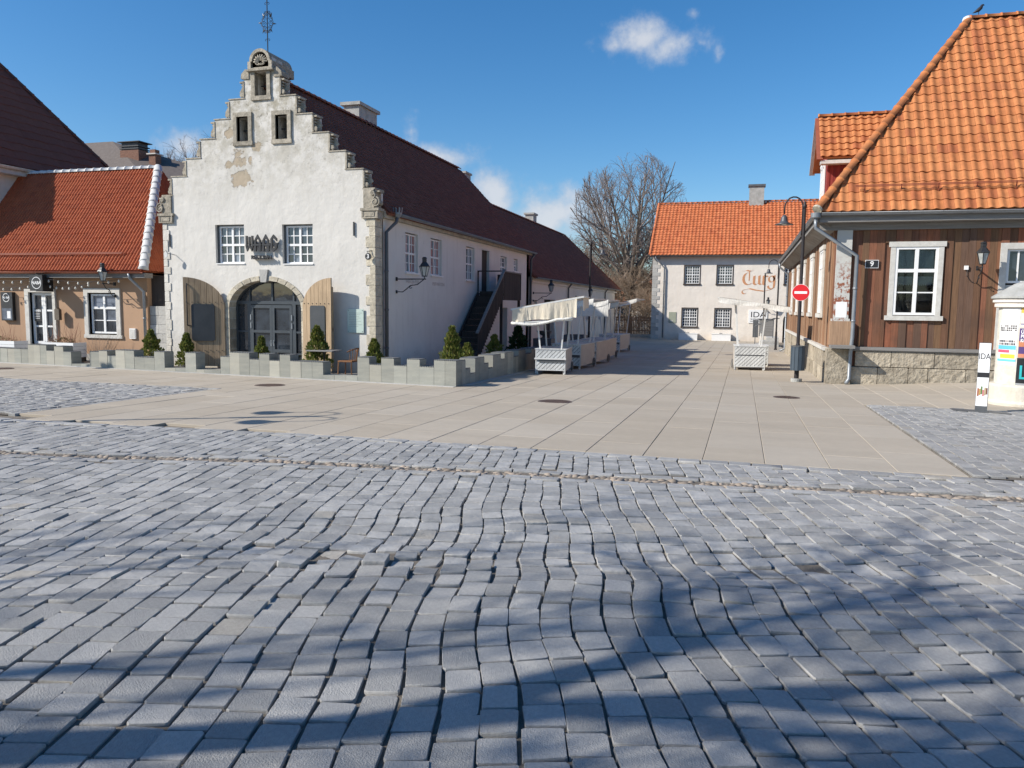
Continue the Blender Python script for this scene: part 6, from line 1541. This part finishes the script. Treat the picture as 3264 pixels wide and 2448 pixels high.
# ================================================================ tan shop things
def shop_things():
    y = 21.5
    def disc_ring(o, r0, r1, n=28): return [[(r1*math.cos(6.283*k/n), r1*math.sin(6.283*k/n)) for k in range(n)], [(r0*math.cos(-6.283*k/n), r0*math.sin(-6.283*k/n)) for k in range(n)]]
    t = thing('menu_case', (-25.3, y, 1), 'black wall mounted menu case with a round white shop emblem left of the door', 'sign')
    MB().box(-25.62, -25.08, y-.12, y-.001, .98, 2.0).build('case', M['black'], t); c = (-25.36, y-.125, 1.80); MB().poly(disc_ring(c, .135, .155), c, U_X, Z, N_F, .006).build('ring', M['white'], t)
    text_at('lettering', 'NABA', .115, c, U_X, N_F, M['white'], t, .004, bold=.003); MB().box(-25.57, -25.13, y-.126, y-.12, 1.02, 1.42).build('glazed_front', M['glassb'], t); MB().box(-25.34, -25.18, y-.132, y-.127, 1.06, 1.32).build('menu_sheet', M['white'], t)
    t = thing('hanging_sign', (-23.0, y, 2.2), 'black projecting box sign with a round white shop emblem over the door', 'sign')
    MB().box(-23.30, -23.18, y-.72, y-.12, 2.02, 2.60).build('box', M['black'], t)
    c = (-23.24, y-.725, 2.30); c2 = (-23.175, y-.42, 2.31)
    MB().beam((-23.24, y, 2.64), (-23.24, y-.75, 2.64), .025, .025).build('bracket', M['black'], t)
    # the same emblem on the face towards the square
    MB().box(-23.52, -22.96, y-.76, y-.72, 2.04, 2.58).build('front_panel', M['black'], t); c3 = (-23.22, y-.765, 2.31); MB().poly(disc_ring(c3, .185, .205), c3, U_X, Z, N_F, .006).build('ring', M['white'], t); text_at('lettering', 'NABA', .15, c3, U_X, N_F, M['white'], t, .003, bold=.003)
    t = thing('door_notice', (-24.3, y, 1.2), 'black notice with white shop name and hours on the door glass', 'notice'); MB().box(-24.30, -23.97, y+.06, y+.075, .98, 1.42).build('sheet', M['black'], t); text_at('lettering', 'NABA', .11, (-24.14, y+.057, 1.35), U_X, N_F, M['white'], t, .002, bold=.003)
    lm = MB()
    for k in range(4): lm.box(-24.27, -24.05, y+.056, y+.06, 1.25-k*.06, 1.265-k*.06)
    tag(lm.build('fine_text', M['white'], t), kind='stuff')
    t = thing('mailbox', (-23.0, y, 1.2), 'small bronze letter box on the tan wall right of the door', 'mailbox'); M['bronze'] = pm('bronze', (.16, .13, .10), (.12, .10, .08), 6, .5, metal=.4)
    MB().poly([[(0, 0), (.2, 0), (.2, .36), (.1, .43), (0, .36)]], (-23.07, y-.12, 1.04), U_X, Z, N_F, -.119).build('body', M['bronze'], t); MB().box(-23.04, -22.9, y-.13, y-.121, 1.30, 1.33).build('slot', M['black'], t); MB().lathe([(.03, 0), (.03, .01)], 0, 0, 10).build('lock', M['zinc'], t).matrix_local = Matrix.Translation((.03, -.13, 0)) @ Matrix.Rotation(R(90), 4, 'X')
    t = thing('meter_box', (-19.85, y, .6), 'small white meter box on the tan wall beside the drain pipe', 'meter box'); MB().box(-20.05, -19.8, y-.06, y-.001, .45, .80).build('case', M['white'], t); MB().box(-20.03, -19.82, y-.066, y-.061, .48, .77).build('door', M['oldwhite'], t)
    # string of bulbs
    t = thing('string_lights', (-23, y-.4, 2.4), 'string of small bulbs looped under the shop eaves', 'string lights'); pts = []; bulbs = []
    for j, (xa, xb, za, sag) in enumerate(((-26.4, -23.2, 2.50, .12), (-23.2, -19.8, 2.46, .10), (-26.4, -23.4, 2.36, .22), (-23.4, -21.2, 2.34, .16))):
        p = [(xa+(xb-xa)*k/16, y-.48+.05*(j > 1), za-sag*4*(k/16)*(1-k/16)) for k in range(17)]
        MB().tube(p, .007, 4).build('cable', M['black'], t); bulbs += p[1:16:2]
    me = None
    for b in bulbs:
        if me is None:
            o = MB().lathe([(.006, -.005), (.016, -.02), (.03, -.05), (.032, -.07), (.02, -.095), (.004, -.102)], 0, 0, 8).build('bulb', M['bulb'], t, True, False); me = o.data; o.location = Vector(b)-Vector((-23, y-.4, 2.4))
        else: inst('bulb', me, Matrix.Translation(Vector(b)-Vector((-23, y-.4, 2.4))), t)
    # flower boxes with dry shrubs
    for i, (xa, xb, yy, lb) in enumerate(((-26.2, -23.95, 20.75, 'long white plank flower box with dry red stems left of the shop door'), (-22.75, -21.4, 20.75, 'white plank flower box with dry shrub under the shop window'))):
        z = G(xa, yy)+.12; t = thing('flower_box', ((xa+xb)/2, yy, z), lb, 'flower box', 'white flower boxes before the shop')
        for k in range(4):
            MB().box(xa, xb, yy-.35, yy-.325, z+.06+k*.125, z+.06+k*.125+.118).build('plank', M['white'], t); MB().box(xb-.025, xb, yy-.324, yy+.2, z+.06+k*.125, z+.06+k*.125+.118).build('plank', M['white'], t)
            MB().box(xa, xa+.025, yy-.324, yy+.2, z+.06+k*.125, z+.06+k*.125+.118).build('plank', M['white'], t)
        MB().box(xa+.03, xb-.03, yy-.32, yy+.2, z-.1, z+.5).build('soil', M['soil'], t)
        V = MB(); r = random.Random(5+i)
        for k in range(70):
            x0 = r.uniform(xa+.1, xb-.1); y0 = yy+r.uniform(-.28, .15); h = r.uniform(.1, .3) if k < 45 else r.uniform(.4, .75); p = Vector((x0, y0, z+.5)); d = Vector((r.gauss(0, .25), r.gauss(0, .25), 1))
            V.tube([p, p+d*h*.5, p+d*h+Vector((r.gauss(0, .05), r.gauss(0, .05), 0))], [.006, .005, .003], 3)
        tag(V.build('dry_stems', pm('red_brown_stems', (.22, .09, .07), (.28, .17, .10), 4, .9), t), kind='stuff')
        F = sprays(.22, .5, 260, 40+i); F.v = [((xa+xb)/2+vx*(xb-xa)*.95, yy-.08+vy*.5, z+.48+vz) for vx, vy, vz in F.v]; tag(F.build('low_plants', leaf_mat('heather', (.12, .10, .04), (.20, .13, .06), (.10, .12, .04)), t), kind='stuff')
    z = G(-20.9, 20.9); t = thing('dry_shrub', (-20.9, 21.0, z), 'leafless thin stemmed shrub under the shop window sill', 'shrub'); V = MB(); r = random.Random(9)
    for k in range(45):
        p = Vector((-20.9+r.gauss(0, .15), 21.0+r.gauss(0, .08), z)); d = Vector((r.gauss(0, .45), r.gauss(0, .2), 1)); h = r.uniform(.5, 1.0); V.tube([p, p+d*h*.5, p+d*h+Vector((r.gauss(0, .06), 0, .05))], [.007, .005, .003], 3)
    V.build('stems', M['twigb'], t)
shop_things()
# ================================================================ right side: number 9, poster column, totem sign, bird
def right_things():
    t = thing('house_number', (3.45, HY-.1, 3.0), 'black rectangular plate with white number nine on the boards', 'number plate')
    MB().box(3.27, 3.62, HY-.075, HY-.055, 2.91, 3.14).build('border', M['white'], t); MB().box(3.285, 3.605, HY-.08, HY-.0751, 2.925, 3.125).build('plate', M['black'], t); text_at('digit', '9', .20, (3.445, HY-.084, 3.025), U_X, N_F, M['white'], t, .003, bold=.004)
    t = thing('cable_box', (5.83, HY-.05, 2.9), 'small white cable box on the boards beside the iron lantern', 'cable box'); MB().box(5.78, 5.88, HY-.1, HY-.045, 2.86, 2.97).build('case', M['white'], t); MB().tube([(5.86, HY-.07, 2.86), (5.85, HY-.08, 2.7), (5.95, HY-.07, 2.55), (6.05, HY-.06, 2.5)], .008, 5).build('cable', M['black'], t)
    # poster column
    cx, cy = 5.95, 19.3; z0 = G(cx, cy); t = thing('poster_column', (cx, cy, z0), 'round pale advertising column with grey stone cap, covered in posters', 'advertising column')
    MB().lathe([(.69, 0), (.70, .05), (.66, .10), (.655, .42), (.64, .45)], cx, cy, 40, z0).build('base', M['turgstone'], t) if 'turgstone' in M else MB().lathe([(.70, -.02), (.71, .05), (.67, .10), (.665, .40), (.63, .45)], cx, cy, 40, z0).build('base', pm('pale_cast_stone', (.62, .58, .50), (.50, .46, .38), 4, .85, .01, 24, detail=8), t)
    MB().lathe([(.555, .44), (.555, 2.12), (.60, 2.13)], cx, cy, 48, z0).build('drum', pm('torn_poster_paper', (.66, .63, .56), (.48, .45, .38), 7, .85, .006, 24, detail=9), t, False)
    MB().lathe([(.60, 2.10), (.64, 2.12), (.64, 2.20), (.68, 2.22), (.68, 2.28), (.66, 2.30)], cx, cy, 48, z0).build('cornice', M['turg'], t)
    MB().lathe([(.72, 2.30), (.72, 2.34), (.30, 2.62), (.10, 2.70), (.09, 2.74)], cx, cy, 40, z0).build('cap', M['conc'], t, False); MB().lathe([(.02, 0), (.09, .03), (.125, .11), (.09, .20), (.02, .23)], cx, cy, 16, z0+2.74).build('ball', M['conc'], t, True)
    def cm(c, rough=.55): return pm('poster_%d' % len(bpy.data.materials), c, tuple(x*.92 for x in c), 3, rough)
    def patch(a0, a1, za, zb, c, r_=.560, nm='poster'):
        mb = MB(); n = 10
        for k in range(n+1):
            a = R(-107+a0+(a1-a0)*k/n)
            for zz in (za, zb): mb.v.append((cx+r_*math.cos(a), cy+r_*math.sin(a), zz))
        mb.f = [(2*k, 2*k+2, 2*k+3, 2*k+1) for k in range(n)]
        return mb.build(nm, cm(c), t, True)
    def btext(s_, ang, z, size, c, par, r_=.566, sx=1.):
        me = text_mesh(s_, size, 0., align='LEFT', bold=.003); me.materials.append(cm(c)); o = org_of(par)
        for v in me.vertices:
            a = R(-107+ang)+v.co.x*sx/r_; v.co = Vector((cx+r_*math.cos(a), cy+r_*math.sin(a), z+v.co.y))-o
        ob = bpy.data.objects.new('lettering', me); COL.objects.link(ob); ob.parent = par
    def speck(par, a0, a1, za, zb, cols, nx, nz, r_=.564):          # printed picture blocks
        for i in range(nx):
            for j in range(nz):
                c = random.choice(cols); patch(a0+(a1-a0)*(i+.1)/nx, a0+(a1-a0)*(i+.85)/nx, za+(zb-za)*(j+.1)/nz, za+(zb-za)*(j+.85)/nz, c, r_, 'print').parent = par
    p = patch(-58, -15, 1.47, 1.80, (.80, .80, .78)); speck(p, -54, -20, 1.50, 1.72, [(.62, .62, .62), (.70, .70, .69)], 3, 6)
    p = patch(-62, -17, 1.15, 1.46, (.78, .78, .77)); speck(p, -60, -19, 1.30, 1.44, [(.05, .05, .05), (.3, .3, .3), (.6, .6, .6), (.15, .14, .14)], 9, 3)
    p = patch(-64, -18, .57, 1.14, (.72, .74, .76)); speck(p, -62, -20, 1.0, 1.12, [(.10, .09, .09), (.35, .3, .28), (.06, .06, .07)], 9, 2)
    patch(-63, -19, .91, .995, (.12, .45, .72), .563, 'band').parent = p; patch(-63, -32, .84, .90, (.72, .10, .16), .563, 'band').parent = p; patch(-55, -20, .72, .81, (.80, .68, .06), .563, 'band').parent = p; patch(-64, -18, .65, .70, (.15, .50, .72), .563, 'band').parent = p
    p = patch(-13, 60, 1.40, 1.80, (.80, .74, .55)); patch(-13, 60, 1.70, 1.80, (.80, .48, .08), .563, 'band').parent = p; btext('MÄNG', -5, 1.74, .10, (.12, .10, .12), p, .568); speck(p, -8, 40, 1.50, 1.60, [(.55, .55, .6), (.8, .8, .8), (.7, .5, .15)], 5, 1); patch(-13, 60, 1.45, 1.475, (.15, .16, .35), .563, 'band').parent = p
    p = patch(-14, 62, .75, 1.37, (.085, .05, .17)); patch(-14, 62, .98, 1.10, (.50, .20, .10), .563, 'band').parent = p; patch(-14, 62, .75, .83, (.55, .22, .13), .563, 'band').parent = p; patch(0, 40, .84, .97, (.16, .07, .17), .564, 'band').parent = p
    btext('ÜLESTÕUSMIS', -11, 1.29, .10, (.82, .82, .82), p, .569, .8); btext('PÜHAD', -11, 1.20, .10, (.82, .82, .82), p, .569, .8); btext('KÕIGILE', -11, 1.11, .10, (.82, .82, .82), p, .569, .8)
    p = patch(-15, 62, .12, .74, (.015, .018, .02)); btext('LEA', -11, .42, .42, (.03, .42, .45), p, .569, .9); patch(-15, 62, .13, .20, (.30, .31, .32), .563, 'band').parent = p; patch(10, 22, .66, .73, (.7, .7, .7), .564, 'label').parent = p
    # totem sign
    x, y = 4.68, 17.5; z = G(x, y); t = thing('totem_sign', (x, y, z), 'narrow upright white sushi bar sign on a flat base plate', 'sign'); U = Vector((.97, -.24, 0)).normalized(); N = Vector((-.24, -.97, 0)).normalized(); o = Vector((x, y, z))-U*.1
    MB().obox(o-N*.035, U*.215, N*.035, Z*1.40).build('body', M['dzinc'], t); MB().obox(o+N*.001+U*.005+Z*.80, U*.20, N*.004, Z*.59).build('upper_panel', M['signw'], t); MB().obox(o+N*.001+U*.005+Z*.12, U*.20, N*.004, Z*.58).build('lower_panel', M['signw'], t); MB().obox(o+N*.001+U*.005+Z*.70, U*.20, N*.004, Z*.095).build('dark_band', M['black'], t)
    text_at('lettering', 'IDA', .17, o+U*.105+Z*1.12+N*.007, U, N, M['black'], t, .001, .72)
    for i, c in enumerate(((.35, .12, .06), (.5, .3, .1), (.12, .2, .06), (.55, .2, .2), (.45, .35, .2), (.2, .08, .05))): MB().obox(o+U*(.02+.03*i)+Z*(.32+.02*(i % 3))+N*.006, U*.026, N*.002, Z*(.16-.03*(i % 2))).build('picture', cm(c), t)
    MB().obox(Vector((x, y, z+.004))-U*.5+Vector((0, -.12, 0)), U*1.0, Vector((0, .3, 0)), Z*.012).build('base_plate', M['dzinc'], t)
    # jackdaw on the ridge
    t = thing('bird', (6.62, 28.05, 10.95), 'small dark bird perched on the end of the orange roof ridge', 'bird'); M['crow'] = pm('black_feathers', (.02, .02, .025), (.04, .04, .05), 9, .5)
    mb = MB(); mb.tube([(6.48, 28.05, 10.98), (6.55, 28.05, 11.01), (6.64, 28.05, 11.06), (6.70, 28.05, 11.12), (6.73, 28.05, 11.19), (6.76, 28.05, 11.20), (6.80, 28.05, 11.19)], [.006, .03, .06, .055, .038, .03, .004], 10); b = mb.build('body', M['crow'], t, True)
    MB().tube([(6.65, 28.03, 10.92), (6.65, 28.03, 11.03)], .006, 4).build('leg', M['crow'], t); MB().tube([(6.65, 28.07, 10.92), (6.65, 28.07, 11.03)], .006, 4).build('leg', M['crow'], t)
right_things()
# ================================================================ fence and far houses
def far_things():
    M['fence'] = mat_wood('brown_pickets', [(.27, .16, .10), (.22, .13, .085), (.31, .20, .13)]); y = 67.5
    t = thing('picket_fence', (-9.3, y, -.85), 'brown wooden picket fence on a pale kerb at the end of the square', 'fence'); x = -12.0
    while x < -7.35: MB().box(x, x+.10, y, y+.03, -.55, .98+random.uniform(-.03, .03)).build('picket', M['fence'], t); x += .135
    for z in (-.3, .6): MB().box(-12, -7.3, y+.031, y+.08, z, z+.09).build('rail', M['fence'], t)
    MB().box(-12.2, -7.2, y-.1, y+.2, -1, -.56).build('kerb', M['greystone'], t)
    MB().box(-7.42, -7.30, y-.05, y+.08, -.6, 1.15).build('post', M['dzinc'], t)
    for i, (x, y, w, d, h, r_, lb) in enumerate(((-16, 96, 12, 8, 2.2, 3.4, 'distant low house with orange roof behind the bare trees'), (6, 104, 16, 9, 3.5, 4, 'far house with orange roof hidden behind the cream house'), (-38, 88, 18, 10, 4, 4.5, 'far pale house behind the long wing'))):
        t = thing('distant_house', (x, y, -.85), lb, 'building', 'distant houses'); MB().box(x-w/2, x+w/2, y, y+d, -1, h).build('wall', M['turg'], t)
        MB().add([(x-w/2-.4, y-.4, h), (x+w/2+.4, y-.4, h), (x+w/2+.4, y+d/2, h+r_), (x-w/2-.4, y+d/2, h+r_), (x+w/2+.4, y+d+.4, h), (x-w/2-.4, y+d+.4, h)], [(0, 1, 2, 3), (3, 2, 4, 5), (0, 3, 5), (1, 4, 2)]).build('roof', M['tileT'], t)
        for k in range(int(w/3)): MB().box(x-w/2+1+k*3, x-w/2+2+k*3, y-.03, y+.02, .4, 1.8).build('window', M['glass'], t)
far_things()
# ================================================================ bare trees
def tube_np(V, F, pts, rad, n):
    base = len(V); prev = None
    for i, p in enumerate(pts):
        d = pts[min(i+1, len(pts)-1)]-pts[max(i-1, 0)]; d = d/(np.linalg.norm(d)+1e-9)
        if prev is None: a = np.array([0, 0, 1.]) if abs(d[2]) < .9 else np.array([1., 0, 0]); u = np.cross(d, a)
        else: u = prev-d*prev.dot(d)
        u = u/(np.linalg.norm(u)+1e-9); prev = u; w = np.cross(d, u)
        for k in range(n):
            t = 6.2832*k/n; V.append(p+(u*math.cos(t)+w*math.sin(t))*rad[i])
    for i in range(len(pts)-1):
        for k in range(n): F.append((base+i*n+k, base+i*n+(k+1) % n, base+(i+1)*n+(k+1) % n, base+(i+1)*n+k))
def grow(seed, height, trunk_h, trunk_r, nlimb, spread, levels=5, dens=6, twig_r=.012, upl=.25):
    r = np.random.default_rng(seed); big = ([], []); fine = ([], [])
    def br(p, d, L, rad, lev):
        n = 5 if lev <= 1 else 4 if lev == 2 else 3 if lev == 3 else 2; pts = [p]; dd = d.copy()
        for k in range(n):
            dd = dd+r.normal(size=3)*(.025 if lev == 0 else .10 if lev < 2 else .16)+np.array([0, 0, upl*(.35 if lev < 3 else .15)]); dd /= np.linalg.norm(dd); pts.append(pts[-1]+dd*L/n)
        end = max(twig_r*.5, rad*(.35 if lev < levels else .4)); rads = [rad+(end-rad)*k/n for k in range(n+1)]
        V, F = big if lev <= 2 else fine
        tube_np(V, F, pts, rads, 8 if lev == 0 else 6 if lev <= 2 else 4 if lev == 3 else 3)
        if lev >= levels: return
        m = dens if lev > 0 else nlimb
        m = int(m*(1.0 if lev < levels-1 else .9))
        for k in range(m):
            f = (.35+.65*(k+r.random())/m) if lev > 0 else (.72+.28*(k+.5)/m); f = min(f, .995); q = f*n; i = int(q); pp = pts[i]+(pts[i+1]-pts[i])*(q-i) if i < n else pts[-1]
            ax = r.normal(size=3); ax -= dd*ax.dot(dd); ax /= np.linalg.norm(ax)
            base_d = (pts[min(i+1, n)]-pts[i]); base_d /= np.linalg.norm(base_d)+1e-9
            ang = spread*(.55+.6*r.random()) if lev > 0 else spread*(.35+.75*r.random())
            if lev == 0: az = 6.283*(k+.5*r.random())/m; ax = np.array([math.cos(az), math.sin(az), 0])
            nd = base_d*math.cos(ang)+ax*math.sin(ang)
            ln = L*(.52+.22*r.random())*(1.1-.35*f) if lev > 0 else (height-trunk_h)*(.55+.2*r.random())
            br(pp, nd/np.linalg.norm(nd), ln, max(twig_r*.6, rad*(1-.55*f)*(.62 if lev > 0 else .55)), lev+1)
    br(np.array([0., 0, -.1]), np.array([0, 0, 1.]), trunk_h, trunk_r, 0)
    return big, fine
def tree_meshes(name, *a, **k):
    big, fine = grow(*a, **k); out = []
    for nm, (V, F) in (('trunk', big), ('crown', fine)):
        me = bpy.data.meshes.new(nm); me.from_pydata([tuple(v) for v in V], [], F); me.polygons.foreach_set('use_smooth', [True]*len(me.polygons)); out.append(me)
    return out
TM = {}
def grow_dome(seed, cz, rh, rv, fork, tr, nl=15, twig_r=.03):
    """bare tree whose limbs fan out from a short trunk to fill a dome"""
    r = np.random.default_rng(seed); big = ([], []); fine = ([], []); c = np.array([0, 0, cz]); S = np.array([rh, rh, rv])
    def room(p, d):                                                   # distance from p along d to the dome's rim
        q = (p-c)/S; e = d/S; a_ = e.dot(e); b_ = q.dot(e); k_ = q.dot(q)-1; D = b_*b_-a_*k_
        return max(0., (-b_+math.sqrt(D))/a_) if D > 0 else 0.
    def br(p, d, L, rad, lev):
        n = (6, 6, 5, 3, 2)[lev]; pts = [p]; dd = d.copy()
        for k in range(n):
            dd = dd+r.normal(size=3)*(.045, .06, .09, .15, .2)[lev]+np.array([0, 0, (.0, .05, .06, .05, .03)[lev]]); dd /= np.linalg.norm(dd); pts.append(pts[-1]+dd*L/n)
        end = max(twig_r*.55, rad*(.16 if lev < 2 else .3)); V, F = big if lev <= 1 else fine
        tube_np(V, F, pts, [rad+(end-rad)*(k/n)**.8 for k in range(n+1)], (8, 6, 4, 3, 3)[lev])
        if lev >= 4: return
        m = (nl, 9, 8, 6)[lev]
        for k in range(m):
            f = (k+.3+.6*r.random())/m; f = (.55+.45*f) if lev == 0 else (.22+.78*f); f = min(f, .99); q = f*n; i = int(q); pp = pts[i]+(pts[i+1]-pts[i])*(q-i)
            bd = pts[i+1]-pts[i]; bd /= np.linalg.norm(bd); ax = np.cross(bd, r.normal(size=3)); ax /= np.linalg.norm(ax)
            if lev == 0:
                az = 2.4*k+r.random()*.5; an = R(14+44*((k*7) % nl)/nl); nd = np.array([math.cos(az)*math.sin(an), math.sin(az)*math.sin(an), math.cos(an)])
            else:
                an = R(24+20*r.random()); nd = bd*math.cos(an)+ax*math.sin(an)
            rm = room(pp, nd)*(.94+.12*r.random())
            ln = rm if lev == 0 else min(rm, L*(.62, .5, .45, .4)[lev]*(.7+.5*r.random()))
            if ln < .25: continue
            br(pp, nd, ln, max(twig_r*.6, rad*(.42 if lev == 0 else (1-.6*f)*.55)), lev+1)
    br(np.array([0., 0, -.1]), np.array([.02, 0, 1.]), fork, tr, 0)
    return big, fine
def tree_meshes2(gf):
    out = []
    for nm, (V, F) in zip(('trunk', 'crown'), gf):
        me = bpy.data.meshes.new(nm); me.from_pydata([tuple(v) for v in V], [], F); me.polygons.foreach_set('use_smooth', [True]*len(me.polygons)); out.append(me)
    return out
TM['big'] = tree_meshes2(grow_dome(17, 10.4, 5.9, 7.1, 6.6, .50, 15, .017))
TM['mid'] = tree_meshes('mid', 5, 11, 3.0, .24, 6, R(44), levels=4, dens=7, twig_r=.028, upl=.22)
TM['bush'] = tree_meshes('bush', 8, 8, 1.0, .16, 9, R(50), levels=4, dens=7, twig_r=.026, upl=.18)
TM['street'] = tree_meshes('street', 61, 10, 4.6, .25, 7, R(42), levels=4, dens=4, twig_r=.02, upl=.10)
TM['street2'] = tree_meshes('street2', 62, 9.6, 6.0, .25, 7, R(50), levels=4, dens=4, twig_r=.022, upl=.06)
TM['young'] = tree_meshes('young', 12, 12, 3.4, .14, 7, R(42), levels=4, dens=5, twig_r=.012, upl=.16)
def tree(kind, x, y, label, scale=1., rz=0., tw='twig', bark='barkfar', group='bare trees behind the square', z=None):
    t = thing('bare_tree', (x, y, G(x, y) if z is None else z), label, 'tree', group)
    for nm, me, mt in (('trunk', TM[kind][0], bark), ('crown', TM[kind][1], tw)):
        o = bpy.data.objects.new(nm, me)
        if not me.materials: me.materials.append(None)
        COL.objects.link(o); o.parent = t; o.material_slots[0].link = 'OBJECT'; o.material_slots[0].material = M[mt]
    t.scale = (scale, scale, scale); t.rotation_euler.z = rz; return t
tree('big', -10.9, 76, 'tall bare tree with a broad domed crown rising beyond the carts', 1.0, .6)
tree('mid', -14.6, 80, 'bare brown tree left of the tall domed tree', 1.0, 1., 'twigb')
tree('mid', -19.5, 88, 'bare tree just above the wing roof end', .95, 2.2, 'twigb')
tree('bush', -12.6, 73, 'dense leafless bush at the foot of the tall tree, left side', .85, 0., 'twigb')
tree('bush', -8.6, 76, 'dense leafless bush at the foot of the tall tree, right side', .9, 2., 'twigb')
tree('mid', -7.4, 82, 'bare tree half hidden behind the cream house corner', 1.15, 3.4)
tree('bush', -10.8, 84, 'leafless thicket behind the picket fence', 1.05, 4.4, 'twigb')
tree('mid', -24.5, 92, 'bare treetop beside the small far chimney', .9, 5.)
tree('bush', -7.9, 70.5, 'leafless shrub against the picket fence end post', .6, 1.3, 'twigb')
tree('big', -40.2, 50, 'bare treetop between the grey roof and the stepped gable', .86, .8)
tree('mid', 18, 95, 'bare tree behind the orange roofs', 1.1, .3)
tree('street2', -7.2, -.55, 'tall stemmed bare street tree left of the viewer, its trunk shadow on the setts', 1.0, .9, bark='bark', group='street trees beside the viewer')
tree('street2', -5.1, -1.1, 'tall stemmed bare street tree just behind the viewer', 1.0, 3.3, bark='bark', group='street trees beside the viewer')
tree('street', -12.2, -3.4, 'bare street tree farther left of the viewer', .95, 2.2, bark='bark', group='street trees beside the viewer')
tree('street', -8.4, -4.6, 'bare street tree behind the viewer on the left', 1.05, 5.0, bark='bark', group='street trees beside the viewer')
tree('young', 6.9, 10.6, 'slender young tree whose bare twigs reach in at the right edge', .62, 1.1, tw='twigb', bark='bark', group='street trees beside the viewer')
